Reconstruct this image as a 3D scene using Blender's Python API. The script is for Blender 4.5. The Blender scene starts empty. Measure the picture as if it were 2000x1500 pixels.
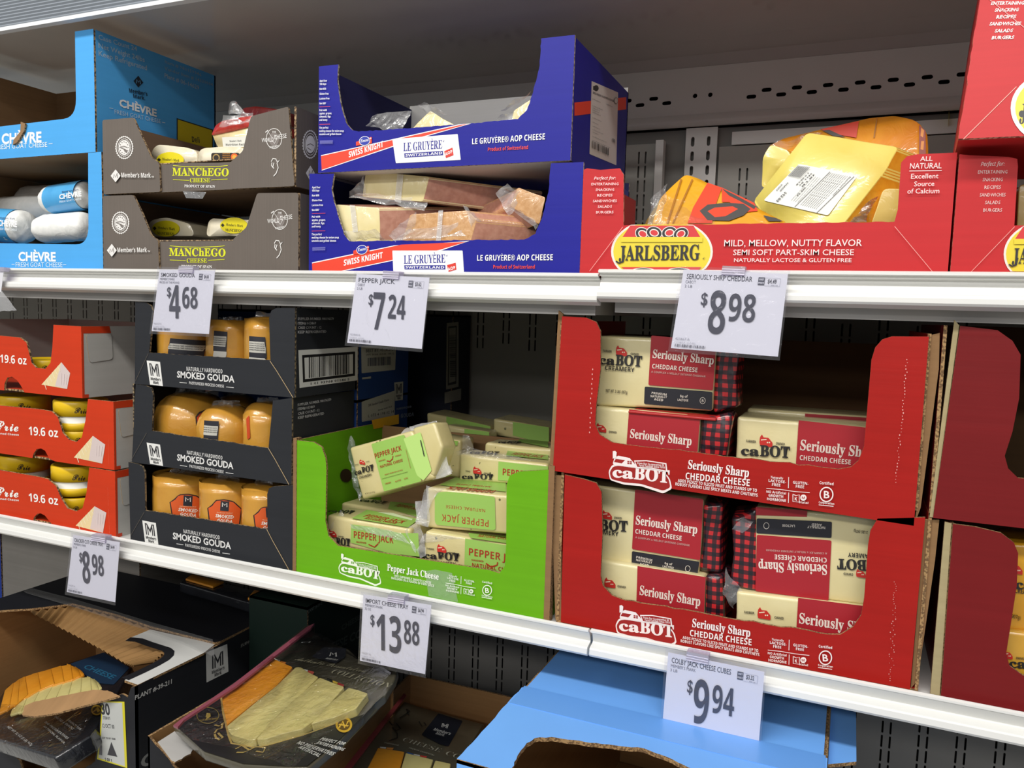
import bpy, bmesh, math, random
from mathutils import Vector, Matrix, noise
from mathutils.geometry import tessellate_polygon
random.seed(7)
S = bpy.context.scene
COL = S.collection
# ------------------------------------------------------------------ camera
FPX = 1540.0
YAW, PITCH, ROLL = (math.radians(a) for a in (23.2, 5.22, 1.74))
CAM = Vector((0.0, -0.92, 1.45))
_f = Vector((-math.sin(YAW)*math.cos(PITCH), math.cos(YAW)*math.cos(PITCH), -math.sin(PITCH)))
_r = Vector((math.cos(YAW), math.sin(YAW), 0))
_u = _r.cross(_f)
RT = math.cos(ROLL)*_r + math.sin(ROLL)*_u
UP = -math.sin(ROLL)*_r + math.cos(ROLL)*_u
cd = bpy.data.cameras.new('camera'); cam = bpy.data.objects.new('camera', cd); COL.objects.link(cam)
cd.sensor_fit = 'HORIZONTAL'; cd.sensor_width = 36.0; cd.lens = FPX/2000*36.0; cd.clip_start = 0.02; cd.clip_end = 60
cam.matrix_world = Matrix((( RT.x, UP.x, -_f.x, CAM.x), (RT.y, UP.y, -_f.y, CAM.y), (RT.z, UP.z, -_f.z, CAM.z), (0,0,0,1)))
S.camera = cam
# ------------------------------------------------------------------ world, lamps, exposure
w = bpy.data.worlds.new('store_ambient'); S.world = w; w.use_nodes = True
w.node_tree.nodes['Background'].inputs[0].default_value = (0.96, 0.98, 1.0, 1)
w.node_tree.nodes['Background'].inputs[1].default_value = 0.29
def strip(name, loc, size, power, color=(1, .97, .93), aim=(-.3, .1, 1.4)):
    l = bpy.data.lights.new(name, 'AREA'); l.shape = 'RECTANGLE'; l.size, l.size_y = size; l.energy = power; l.color = color
    o = bpy.data.objects.new(name, l); COL.objects.link(o); o.location = loc
    d = (Vector(aim)-Vector(loc)).normalized()
    z = -d; x = Vector((1, 0, 0)); x = (x-z*x.dot(z)).normalized(); y = z.cross(x)
    o.rotation_euler = Matrix((x, y, z)).transposed().to_euler()
    return o
strip('ceiling_strip_near', (-0.6, -1.9, 3.6), (4.5, 0.25), 92)
strip('ceiling_strip_far', (-0.6, -5.2, 3.7), (6.5, 0.30), 100)
strip('ceiling_strip_farther', (-0.6, -9.0, 3.9), (8.0, 0.5), 60)
S.view_settings.view_transform = 'Standard'; S.view_settings.look = 'None'
S.view_settings.gamma = 1.0; S.view_settings.use_curve_mapping = False; S.view_settings.exposure = 0.10
# ------------------------------------------------------------------ pixel helpers (2000 x 1500 reference frame)
CR = {'1': (0, 0, 2.678), '2': (560, 40, 2.857), '3': (1120, 180, 2.2727), '4': (0, 560, 2.679), '5': (560, 560, 2.2727),
      '6': (1060, 580, 2.1277), '7': (1060, 900, 2.1277), '8': (0, 1040, 2.2222), '9': (1800, 0, 4.41), 'p': (620, 820, 4.348),
      's': (580, 590, 5.5556), 'b': (0, 1120, 3.948), 'd': (330, 1180, 4.444), 'f': (680, 1240, 5.0), 'g': (880, 1240, 2.439), 'h': (200, 1080, 3.704), 'c': (1160, 850, 3.571), 'j': (1200, 60, 2.857), '0': (0, 0, 1)}
def K(k, *pts):
    a, b, s = CR[k]
    return [(a+x/s, b+y/s) for x, y in pts]
def ray(x, y):
    return _f + RT*((x-1000)/FPX) - UP*((y-750)/FPX)
def at(x, y, Y=None, Z=None, X=None):
    d = ray(x, y)
    t = (Y-CAM.y)/d.y if Y is not None else (Z-CAM.z)/d.z if Z is not None else (X-CAM.x)/d.x
    return CAM + d*t
class Frame:
    """A flat face in the scene: u to its right, v up, n out of it."""
    def __init__(s, O, u, v):
        s.O = Vector(O); s.u = Vector(u).normalized(); s.v = Vector(v); s.v = (s.v-s.u*s.v.dot(s.u)).normalized(); s.n = s.u.cross(s.v)
    def px(s, p):
        d = ray(*p); t = (s.O-CAM).dot(s.n)/d.dot(s.n); q = CAM+d*t-s.O
        return (q.dot(s.u), q.dot(s.v))
    def w(s, u, v, d=0.0):
        return s.O+s.u*u+s.v*v+s.n*d
    def k(s, key, *pts):
        return [s.px(p) for p in K(key, *pts)]
def front(Y): return Frame((0, Y, 0), (1, 0, 0), (0, 0, 1))
def right_side(X): return Frame((X, 0, 0), (0, 1, 0), (0, 0, 1))
def left_side(X): return Frame((X, 0, 0), (0, -1, 0), (0, 0, 1))
def tri(k, a, b, c, Ya, Yb, Yc):
    """face through three sighted points: a -> b runs along u, c gives v"""
    A, B, Cc = (at(*K(k, p)[0], Y=y) for p, y in ((a, Ya), (b, Yb), (c, Yc)))
    return Frame(A, B-A, Cc-A)
class Drum:
    """An upright cylinder face; u is arc length from its frontmost line"""
    def __init__(s, cx, cy, r):
        s.c = Vector((cx, cy, 0)); s.r = r; v = Vector((CAM.x-cx, CAM.y-cy, 0)); s.a0 = math.atan2(v.y, v.x)
    def px(s, p):
        d = ray(*p); ox, oy = CAM.x-s.c.x, CAM.y-s.c.y
        a = d.x**2+d.y**2; b = 2*(ox*d.x+oy*d.y); c = ox*ox+oy*oy-s.r**2; disc = b*b-4*a*c
        t = (-b-math.sqrt(max(disc, 0)))/(2*a); q = CAM+d*t
        an = math.atan2(q.y-s.c.y, q.x-s.c.x)-s.a0
        an = (an+math.pi) % (2*math.pi)-math.pi
        return (an*s.r, q.z)
    def w(s, u, v, d=0.0):
        a = s.a0+u/s.r
        return Vector((s.c.x+(s.r+d)*math.cos(a), s.c.y+(s.r+d)*math.sin(a), v))
    def k(s, key, *pts): return [s.px(p) for p in K(key, *pts)]
# ------------------------------------------------------------------ materials
def lin(h, k=1.0):
    r = [int(h[i:i+2], 16)/255 for i in (0, 2, 4)]
    return tuple(min(1, (c/12.92 if c <= .04045 else ((c+.055)/1.055)**2.4)*k) for c in r)+(1,)
_M = {}
def base(name):
    m = bpy.data.materials.new(name); m.use_nodes = True
    nt = m.node_tree; return m, nt, nt.nodes['Principled BSDF'], nt.nodes.new, nt.links.new
def objco(N, L, scale=(1, 1, 1)):
    t = N('ShaderNodeTexCoord'); mp = N('ShaderNodeMapping'); mp.inputs['Scale'].default_value = scale
    L(t.outputs['Object'], mp.inputs['Vector']); return mp.outputs[0]
def plain(h, rough=.5, k=1.0, metal=0, spec=.5):
    key = ('p', h, rough, k, metal, spec)
    if key not in _M:
        m, nt, b, N, L = base('paint_'+h); b.inputs['Base Color'].default_value = lin(h, k)
        b.inputs['Roughness'].default_value = rough; b.inputs['Metallic'].default_value = metal; b.inputs['Specular IOR Level'].default_value = spec; _M[key] = m
    return _M[key]
def card(h, rough=.45, bump=.25, var=.10, k=1.0, flute=(1, 1, 160)):
    """printed board: faint flute lines and mottling"""
    key = ('c', h, rough, bump, var, k, flute)
    if key in _M: return _M[key]
    m, nt, b, N, L = base('printed_board_'+h)
    n = N('ShaderNodeTexNoise'); n.inputs['Scale'].default_value = 14; n.inputs['Detail'].default_value = 5
    L(objco(N, L), n.inputs['Vector'])
    n2 = N('ShaderNodeTexNoise'); n2.inputs['Scale'].default_value = 1; n2.inputs['Detail'].default_value = 2
    L(objco(N, L, (flute[0]*3, flute[1]*3, flute[2])), n2.inputs['Vector'])
    a = N('ShaderNodeMath'); a.operation = 'ADD'; L(n.outputs[0], a.inputs[0]); L(n2.outputs[0], a.inputs[1])
    mr = N('ShaderNodeMapRange'); mr.inputs['From Min'].default_value = .6; mr.inputs['From Max'].default_value = 1.4
    mr.inputs['To Min'].default_value = 1-var; mr.inputs['To Max'].default_value = 1+var; L(a.outputs[0], mr.inputs[0])
    mx = N('ShaderNodeVectorMath'); mx.operation = 'SCALE'; mx.inputs[0].default_value = lin(h, k)[:3]; L(mr.outputs[0], mx.inputs['Scale'])
    L(mx.outputs[0], b.inputs['Base Color']); b.inputs['Roughness'].default_value = rough; b.inputs['Specular IOR Level'].default_value = .5 if rough < .3 else .22
    bp = N('ShaderNodeBump'); bp.inputs['Strength'].default_value = bump; bp.inputs['Distance'].default_value = .0006
    L(a.outputs[0], bp.inputs['Height']); L(bp.outputs[0], b.inputs['Normal']); _M[key] = m
    return m
def flutes(h1='B49468', h2='4A3826', sc=(260, 260, 260)):
    """cut edge of corrugated board"""
    key = ('e', h1, h2, sc)
    if key in _M: return _M[key]
    m, nt, b, N, L = base('corrugated_edge')
    wv = N('ShaderNodeTexNoise'); wv.inputs['Scale'].default_value = 1; wv.inputs['Detail'].default_value = 1; L(objco(N, L, sc), wv.inputs['Vector'])
    cr = N('ShaderNodeValToRGB'); cr.color_ramp.elements[0].position = .42; cr.color_ramp.elements[0].color = lin(h2)
    cr.color_ramp.elements[1].position = .58; cr.color_ramp.elements[1].color = lin(h1); L(wv.outputs[0], cr.inputs[0])
    L(cr.outputs[0], b.inputs['Base Color']); b.inputs['Roughness'].default_value = .9; _M[key] = m
    return m
def wrapped(h, h2=None, rough=.3, coat=.7, bump=.35, scale=45, thr=.5, specks=None):
    """cheese under tight clear wrap: mottled colour, glossy crinkled coat"""
    key = ('w', h, h2, rough, coat, bump, scale, thr, specks)
    if key in _M: return _M[key]
    m, nt, b, N, L = base('wrapped_cheese_'+h); co = objco(N, L)
    n = N('ShaderNodeTexNoise'); n.inputs['Scale'].default_value = scale; n.inputs['Detail'].default_value = 5; L(co, n.inputs['Vector'])
    cr = N('ShaderNodeValToRGB'); cr.color_ramp.elements[0].position = thr-.15; cr.color_ramp.elements[0].color = lin(h)
    cr.color_ramp.elements[1].position = thr+.15; cr.color_ramp.elements[1].color = lin(h2 or h, 1 if h2 else 1.08); L(n.outputs[0], cr.inputs[0])
    out = cr.outputs[0]
    if specks:
        v = N('ShaderNodeTexVoronoi'); v.inputs['Scale'].default_value = 70; L(co, v.inputs['Vector'])
        n3 = N('ShaderNodeTexNoise'); n3.inputs['Scale'].default_value = 40; L(co, n3.inputs['Vector'])
        s1 = N('ShaderNodeMath'); s1.operation = 'LESS_THAN'; s1.inputs[1].default_value = .16; L(v.outputs['Distance'], s1.inputs[0])
        s2 = N('ShaderNodeMath'); s2.operation = 'GREATER_THAN'; s2.inputs[1].default_value = .56; L(n3.outputs[0], s2.inputs[0])
        s3 = N('ShaderNodeMath'); s3.operation = 'MULTIPLY'; L(s1.outputs[0], s3.inputs[0]); L(s2.outputs[0], s3.inputs[1])
        mx = N('ShaderNodeMix'); mx.data_type = 'RGBA'; L(s3.outputs[0], mx.inputs[0]); L(out, mx.inputs[6]); mx.inputs[7].default_value = lin(specks); out = mx.outputs[2]
    L(out, b.inputs['Base Color']); b.inputs['Roughness'].default_value = rough
    b.inputs['Coat Weight'].default_value = coat; b.inputs['Coat Roughness'].default_value = .10
    n2 = N('ShaderNodeTexNoise'); n2.inputs['Scale'].default_value = 38; n2.inputs['Detail'].default_value = 3; n2.inputs['Distortion'].default_value = 1.2; L(co, n2.inputs['Vector'])
    bp = N('ShaderNodeBump'); bp.inputs['Strength'].default_value = bump; bp.inputs['Distance'].default_value = .004
    L(n2.outputs[0], bp.inputs['Height']); L(bp.outputs[0], b.inputs['Coat Normal'])
    bp2 = N('ShaderNodeBump'); bp2.inputs['Strength'].default_value = bump*.5; bp2.inputs['Distance'].default_value = .003
    L(n2.outputs[0], bp2.inputs['Height']); L(bp2.outputs[0], b.inputs['Normal']); _M[key] = m
    return m
def film(haze=.10, tint='FFFFFF', gloss=.25, rough=.12, bump=.45):
    """thin clear plastic: mostly see-through, a little milky, sharp sheen on its creases"""
    key = ('f', haze, tint, gloss, rough, bump)
    if key in _M: return _M[key]
    m = bpy.data.materials.new('clear_film'); m.use_nodes = True; nt = m.node_tree; nt.nodes.clear(); N, L = nt.nodes.new, nt.links.new
    o = N('ShaderNodeOutputMaterial'); tr = N('ShaderNodeBsdfTransparent'); tr.inputs[0].default_value = lin(tint)
    df = N('ShaderNodeBsdfDiffuse'); df.inputs[0].default_value = lin('F0F0F0'); gl = N('ShaderNodeBsdfGlossy'); gl.inputs['Roughness'].default_value = rough
    n = N('ShaderNodeTexNoise'); n.inputs['Scale'].default_value = 55; n.inputs['Detail'].default_value = 3; n.inputs['Distortion'].default_value = 1.5; L(objco(N, L), n.inputs['Vector'])
    bp = N('ShaderNodeBump'); bp.inputs['Strength'].default_value = bump; bp.inputs['Distance'].default_value = .006; L(n.outputs[0], bp.inputs['Height'])
    L(bp.outputs[0], gl.inputs['Normal']); L(bp.outputs[0], df.inputs['Normal'])
    lw = N('ShaderNodeLayerWeight'); lw.inputs[0].default_value = .35; L(bp.outputs[0], lw.inputs['Normal'])
    m1 = N('ShaderNodeMixShader'); m1.inputs[0].default_value = haze; L(tr.outputs[0], m1.inputs[1]); L(df.outputs[0], m1.inputs[2])
    mm = N('ShaderNodeMath'); mm.operation = 'MULTIPLY_ADD'; mm.inputs[1].default_value = gloss*1.2; mm.inputs[2].default_value = gloss*.25; mm.use_clamp = True; L(lw.outputs['Fresnel'], mm.inputs[0])
    m2 = N('ShaderNodeMixShader'); L(mm.outputs[0], m2.inputs[0]); L(m1.outputs[0], m2.inputs[1]); L(gl.outputs[0], m2.inputs[2]); L(m2.outputs[0], o.inputs[0]); _M[key] = m
    return m
# ------------------------------------------------------------------ objects
BASE = {}
def put(name, me, parent=None, kind=None, label=None):
    o = bpy.data.objects.new(name, me); COL.objects.link(o)
    if parent is not None:
        o.parent = parent; BASE[o.name] = BASE[parent.name]
    else: BASE[o.name] = Vector((0, 0, 0))
    if kind: o['kind'] = kind
    if label: o['label'] = label
    return o
def thing(name, label, cat, loc=(0, 0, 0), group=None, kind=None):
    o = bpy.data.objects.new(name, None); COL.objects.link(o); o.location = loc; o.empty_display_size = .02
    BASE[o.name] = Vector(loc)
    if kind: o['kind'] = kind
    else: o['label'] = label; o['category'] = cat
    if group: o['group'] = group
    return o
def mesh(name, V, F, mats, mi=None, parent=None, kind=None, smooth=False, label=None, recalc=False):
    off = BASE[parent.name] if parent is not None else Vector((0, 0, 0))
    me = bpy.data.meshes.new(name); me.from_pydata([tuple(Vector(v)-off) for v in V], [], F)
    for m in mats: me.materials.append(m)
    if mi: me.polygons.foreach_set('material_index', mi)
    if smooth: me.polygons.foreach_set('use_smooth', [True]*len(me.polygons))
    if recalc:
        bm = bmesh.new(); bm.from_mesh(me); bmesh.ops.recalc_face_normals(bm, faces=bm.faces); bm.to_mesh(me); bm.free()
    me.update(); return put(name, me, parent, kind, label)
def rounded(pts, rad, n=6):
    """pts [(x,y) or (x,y,r)] -> polygon with rounded corners; rad default radius"""
    out = []; N = len(pts)
    for i in range(N):
        p = Vector(pts[i][:2]); r = pts[i][2] if len(pts[i]) > 2 else rad
        a = Vector(pts[i-1][:2])-p; b = Vector(pts[(i+1) % N][:2])-p
        r = min(r, a.length*.48, b.length*.48)
        if r < 1e-6: out.append(tuple(p)); continue
        A = p+a.normalized()*r; B = p+b.normalized()*r
        for j in range(n+1):
            t = j/n; q = A*(1-t)**2+p*2*t*(1-t)+B*t*t; out.append(tuple(q))
    return out
def ragged(pts, i0, i1, step=.004, amp=.0007, rnd=None):
    """torn perforation along edges i0..i1 of the polygon"""
    rnd = rnd or random; out = []; N = len(pts)
    for i in range(N):
        out.append(pts[i])
        if i0 <= i < i1:
            a = Vector(pts[i]); b = Vector(pts[(i+1) % N]); L = (b-a).length; n = int(L/step)
            if n > 1:
                pr = Vector((-(b-a).y, (b-a).x)).normalized()
                for j in range(1, n): out.append(tuple(a.lerp(b, j/n)+pr*rnd.uniform(-amp, amp)))
    return out
def area2(p): return sum(p[i-1][0]*p[i][1]-p[i][0]*p[i-1][1] for i in range(len(p)))
def prism(name, F, pts, depth, mats, parent=None, holes=(), ext=None, kind=None, label=None, lift=0.0, back=1.0):
    """outline on face F pushed back by depth (or along ext); mats = front, back, edge"""
    pts = list(pts)
    if area2(pts) < 0: pts.reverse()
    loops = [pts]+[list(reversed(h)) if area2(h) > 0 else list(h) for h in holes]
    flat = [p for l in loops for p in l]; n = len(flat)
    e = ext if ext is not None else -F.n*depth
    if back == 1.0: bk = flat
    else:
        cx = sum(p[0] for p in pts)/len(pts); cy = sum(p[1] for p in pts)/len(pts); bk = [(cx+(p[0]-cx)*back, cy+(p[1]-cy)*back) for p in flat]
    V = [F.w(p[0], p[1], lift) for p in flat]+[F.w(p[0], p[1], lift)+e for p in bk]
    T = tessellate_polygon([[Vector((p[0], p[1], 0)) for p in l] for l in loops])
    Fc = []; mi = []
    for t in T:
        a, b, c = (flat[i] for i in t)
        t = tuple(t)
        if (b[0]-a[0])*(c[1]-a[1])-(b[1]-a[1])*(c[0]-a[0]) < 0: t = (t[0], t[2], t[1])
        Fc.append(t); mi.append(0); Fc.append((t[0]+n, t[2]+n, t[1]+n)); mi.append(1)
    s = 0
    for l in loops:
        k = len(l)
        for i in range(k):
            a, b = s+i, s+(i+1) % k; Fc.append((a, a+n, b+n, b)); mi.append(2)
        s += k
    mats = [mats]*3 if not isinstance(mats, (list, tuple)) else mats
    return mesh(name, V, Fc, mats, mi, parent, kind, label=label)
def solid(name, F, pts, depth, mats, parent=None, bevel=.004, seg=3, ext=None, wob=.0008, kind=None, sub=0, label=None):
    """rounded solid (cheese): prism with bevelled edges; mats = front, rest"""
    pts = list(pts)
    if area2(pts) < 0: pts.reverse()
    off = BASE[parent.name] if parent is not None else Vector((0, 0, 0)); e = ext if ext is not None else -F.n*depth
    bm = bmesh.new(); n = len(pts)
    a = [bm.verts.new(F.w(*p)-off) for p in pts]; b = [bm.verts.new(F.w(*p)+e-off) for p in pts]
    f0 = bm.faces.new(a); f1 = bm.faces.new(list(reversed(b))); f0.material_index = 0; f1.material_index = min(1, len(mats)-1)
    for i in range(n):
        f = bm.faces.new((a[i], b[i], b[(i+1) % n], a[(i+1) % n])); f.material_index = min(1, len(mats)-1)
    if bevel: bmesh.ops.bevel(bm, geom=bm.edges[:], offset=bevel, segments=seg, profile=.6, affect='EDGES', clamp_overlap=True)
    bmesh.ops.recalc_face_normals(bm, faces=bm.faces)
    for _ in range(sub): bmesh.ops.subdivide_edges(bm, edges=[e_ for e_ in bm.edges if e_.calc_length() > .012], cuts=1, use_grid_fill=True)
    if wob:
        for v in bm.verts:
            v.co += noise.noise_vector((v.co+off)*38)*wob
    me = bpy.data.meshes.new(name); bm.to_mesh(me); bm.free()
    for m in mats: me.materials.append(m)
    me.polygons.foreach_set('use_smooth', [True]*len(me.polygons))
    return put(name, me, parent, kind, label)
def lathe(name, c, prof, mats, parent=None, seg=36, axis='Z', wob=0, freq=40, mi=None, smooth=True, pleat=0, M=None):
    """profile [(r, h)] turned about an upright axis at c (or along matrix M)"""
    V = []; Fc = []; k = len(prof)
    for i in range(seg):
        a = 2*math.pi*i/seg
        for r, h in prof:
            rr = r*(1+(pleat*math.sin(a*13+h*40) if r > 0 else 0))
            p = Vector((rr*math.cos(a), rr*math.sin(a), h))
            if M is not None: p = M @ p
            p = p+Vector(c)
            if wob: p = p+noise.noise_vector(p*freq)*wob
            V.append(p)
    ms = []
    for i in range(seg):
        for j in range(k-1):
            a, b = i*k+j, ((i+1) % seg)*k+j; Fc.append((a, b, b+1, a+1)); ms.append(mi[j] if mi else 0)
    return mesh(name, V, Fc, mats, ms, parent, smooth=smooth)
def sheet(name, P, mats, parent=None, nu=14, nv=10, amp=.003, freq=60, kind=None, seed=0, label=None):
    """crumpled film through four 3-D corners"""
    a, b, c, d = (Vector(p) for p in P); V = []; Fc = []
    for j in range(nv+1):
        for i in range(nu+1):
            u, v = i/nu, j/nv; p = (a*(1-u)+b*u)*(1-v)+(d*(1-u)+c*u)*v
            V.append(p+noise.noise_vector(p*freq+Vector((seed, 0, 0)))*amp)
    for j in range(nv):
        for i in range(nu):
            q = j*(nu+1)+i; Fc.append((q, q+1, q+nu+2, q+nu+1))
    return mesh(name, V, Fc, mats, None, parent, kind, smooth=False, label=label)
def box3(name, x0, x1, y0, y1, z0, z1, mat, parent=None, kind=None, label=None):
    V = [(x, y, z) for x in (x0, x1) for y in (y0, y1) for z in (z0, z1)]
    Fc = [(0, 1, 3, 2), (4, 6, 7, 5), (0, 4, 5, 1), (2, 3, 7, 6), (0, 2, 6, 4), (1, 5, 7, 3)]
    return mesh(name, V, Fc, [mat], None, parent, kind, label=label)
# ------------------------------------------------------------------ lettering
def uni(s, up, lo, dg=None):
    return ''.join(chr(up+ord(c)-65) if 'A' <= c <= 'Z' else chr(lo+ord(c)-97) if 'a' <= c <= 'z' else
                   (chr(dg+ord(c)-48) if dg and '0' <= c <= '9' else c) for c in s)
STY = {'sans': lambda s: s, 'bold': lambda s: uni(s, 0x1D5D4, 0x1D5EE, 0x1D7EC), 'serif': lambda s: uni(s, 0x1D400, 0x1D41A, 0x1D7CE),
       'script': lambda s: uni(s, 0x1D4D0, 0x1D4EA), 'bi': lambda s: uni(s, 0x1D468, 0x1D482), 'ital': lambda s: uni(s, 0x1D608, 0x1D622)}
_T = {}; _CAP = {}
def rawtext(s, style, off, res):
    c = bpy.data.curves.new('lettering', 'FONT'); c.body = STY[style](s); c.resolution_u = res; c.offset = off; c.size = 1
    o = bpy.data.objects.new('lettering', c); me = bpy.data.meshes.new_from_object(o)
    V = [(v.co.x, v.co.y) for v in me.vertices]; P = [tuple(p.vertices) for p in me.polygons]
    bpy.data.objects.remove(o); bpy.data.meshes.remove(me); bpy.data.curves.remove(c)
    return V, P
def text_shape(s, style, off, res):
    key = (s, style, off, res)
    if key not in _T:
        if style not in _CAP:
            v, _ = rawtext('H', style, 0, 2); _CAP[style] = max(q[1] for q in v)
        V, P = rawtext(s, style, off, res)
        if not V: _T[key] = ([], [])
        else:
            x0 = min(v[0] for v in V)+off; x1 = max(v[0] for v in V)-off
            _T[key] = ([((v[0]-x0)/max(x1-x0, 1e-6), v[1]/_CAP[style]) for v in V], P)
    return _T[key]
class Art:
    """flat print on one face: everything in it becomes one mesh"""
    def __init__(s, F, parent, name='printed_lettering', k='0', gap=.00025, m=None):
        s.F, s.parent, s.name, s.key, s.d = F, parent, name, k, gap; s.V = []; s.P = []; s.mi = []; s.mats = []; s.m = m
    def map(s, p):
        if s.m: return s.m(*p)
        return s.F.px(K(s.key, p)[0])
    def mat(s, h):
        m = h if not isinstance(h, str) else plain(h, .42)
        if m not in s.mats: s.mats.append(m)
        return s.mats.index(m)
    def add(s, V2, P, h):
        s.d += .00006; i = s.mat(h); n = len(s.V); s.V += [s.F.w(a, b, s.d) for a, b in V2]
        for p in P:
            a, b, c = V2[p[0]], V2[p[1]], V2[p[2]]
            if (b[0]-a[0])*(c[1]-a[1])-(b[1]-a[1])*(c[0]-a[0]) < 0: p = tuple(reversed(p))
            s.P.append(tuple(q+n for q in p)); s.mi.append(i)
    def uvpoly(s, pts, h):
        if isinstance(s.F, Drum):
            xs = sorted({p[0] for p in pts}); x0, x1 = xs[0], xs[-1]; N = 14; cols = []
            for i in range(N+1):
                x = x0+(x1-x0)*(.0005+.999*i/N); ys = []
                for a, b in zip(pts, pts[1:]+pts[:1]):
                    if (a[0]-x)*(b[0]-x) <= 0 and a[0] != b[0]: ys.append(a[1]+(b[1]-a[1])*(x-a[0])/(b[0]-a[0]))
                if ys: cols.append((x, min(ys), max(ys)))
            V = []; P = []
            for x, a, b in cols: V += [(x, a), (x, b)]
            for i in range(len(cols)-1): P.append((2*i, 2*i+2, 2*i+3, 2*i+1))
            s.add(V, P, h); return
        T = tessellate_polygon([[Vector((p[0], p[1], 0)) for p in pts]]); s.add(list(pts), [tuple(t) for t in T], h)
    def poly(s, pts, h, r=0):
        q = [s.map(p) for p in pts]
        s.uvpoly(rounded(q, r) if r else q, h)
    def rect(s, x0, y0, x1, y1, h, r=0): s.poly([(x0, y0), (x1, y0), (x1, y1), (x0, y1)], h, r)
    def ell(s, cx, cy, rx, ry, h, n=28, a0=0, tilt=0):
        ct, st = math.cos(tilt), math.sin(tilt)
        P = []
        for i in range(n):
            a = 2*math.pi*i/n; x, y = rx*math.cos(a), ry*math.sin(a); P.append((cx+x*ct-y*st, cy+x*st+y*ct))
        s.poly(P, h)
    def ring(s, cx, cy, rx, ry, wd, h, n=32, gear=0):
        V = []; P = []
        for i in range(n):
            a = 2*math.pi*i/n; g = gear*(1 if i % 2 else 0)
            V.append(s.map((cx+(rx+g)*math.cos(a), cy+(ry+g)*math.sin(a)))); V.append(s.map((cx+(rx-wd)*math.cos(a), cy+(ry-wd)*math.sin(a))))
        for i in range(n): j = (i+1) % n; P.append((2*i, 2*j, 2*j+1, 2*i+1))
        s.add(V, P, h)
    def line(s, pts, wd, h):
        q = [Vector(s.map(p)) for p in pts]; a0 = Vector(s.map((pts[0][0], pts[0][1]+wd))); W = (a0-q[0]).length/2
        V = []; P = []
        for i, p in enumerate(q):
            d = (q[min(i+1, len(q)-1)]-q[max(i-1, 0)]); d = Vector((-d.y, d.x)).normalized()*W; V += [tuple(p+d), tuple(p-d)]
        for i in range(len(q)-1): P.append((2*i, 2*i+1, 2*i+3, 2*i+2))
        s.add(V, P, h)
    def text(s, t, p0, p1, hgt, h='FFFFFF', style='bold', off=0.0, shear=0.0, res=None):
        a = Vector(s.map(p0)); b = Vector(s.map(p1)); up = Vector(s.map((p0[0], p0[1]-hgt)))
        ex = b-a; pp = Vector((-ex.y, ex.x)).normalized(); H = abs((up-a).dot(pp)); ey = pp*H
        if (up-a).dot(ey) < 0 and s.m: ey = -ey
        px = hgt/CR[s.key][2] if not s.m else 9
        V, P = text_shape(t, style, off, res or (1 if px < 7 else 2 if px < 16 else 4))
        ex2 = ex.normalized()*H*shear
        if V: s.add([tuple(a+ex*x+ey*y+ex2*y) for x, y in V], P, h)
    def bars(s, x0, y0, x1, y1, n, h='141418', seed=1, slope=0):
        r = random.Random(seed); x = x0; W = (x1-x0)
        ws = [r.choice((1, 1, 2, 3)) for _ in range(2*n)]; tot = sum(ws); V = []; P = []
        for i, q in enumerate(ws):
            x2 = x+W*q/tot
            if i % 2 == 0:
                f0, f1 = (x-x0)/W, (x2-x0)/W; k = len(V)
                V += [s.map((x, y0+slope*f0)), s.map((x2, y0+slope*f1)), s.map((x2, y1+slope*f1)), s.map((x, y1+slope*f0))]; P.append((k, k+1, k+2, k+3))
            x = x2
        s.add(V, P, h)
    def done(s, label=None):
        if not s.V: return None
        return mesh(s.name, s.V, s.P, s.mats, s.mi, s.parent, label=label)
# ------------------------------------------------------------------ cartons
TH = .0035
def carton(name, label, Y, outline, depth, xl, xr, z0, zt, out, inn, group=None, edge=None, cat='box', F=None, left_out=None, right_top=None, back_top=None,
           back_in=None, holes=(), bottom=None, zl=None, sides='lrb', side_in=None, inset=0.0):
    """open-fronted shipping carton standing with its front board on plane Y; walls as parts"""
    F = F or front(Y); edge = edge or flutes(); t = thing(name, label, cat, F.w((xl+xr)/2, z0, -depth/2), group)
    fp = prism('front_panel', F, outline, TH, (out, inn, edge), t, holes=holes)
    d0 = TH
    side_in = side_in or inn
    if 'l' in sides:
        L = Frame(F.w(xl+inset, 0), F.n, F.v); prism('side_panel', L, [(-d0, z0), (-d0, zl or zt), (-depth, zl or zt), (-depth, z0)], TH, (left_out or out, side_in, edge), t)
    if 'r' in sides:
        R = Frame(F.w(xr-inset, 0), -F.n, F.v); prism('side_panel', R, [(d0, z0), (depth, z0), (depth, right_top or zt), (d0, zt)], TH, (out, side_in, edge), t)
    if 'b' in sides:
        B = Frame(F.w(0, 0, -depth), -F.u, F.v); prism('back_panel', B, [(-xl-inset, z0), (-xr+inset, z0), (-xr+inset, back_top or zt), (-xl-inset, back_top or zt)], TH, (out, back_in or inn, edge), t)
    Bt = Frame(F.w(0, z0, 0), F.u, F.n); prism('bottom_panel', Bt, [(xl+TH, -TH), (xr-TH, -TH), (xr-TH, -depth+TH), (xl+TH, -depth+TH)], TH, (inn, bottom or out, edge), t, ext=F.v*TH)
    return t, fp, F
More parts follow.
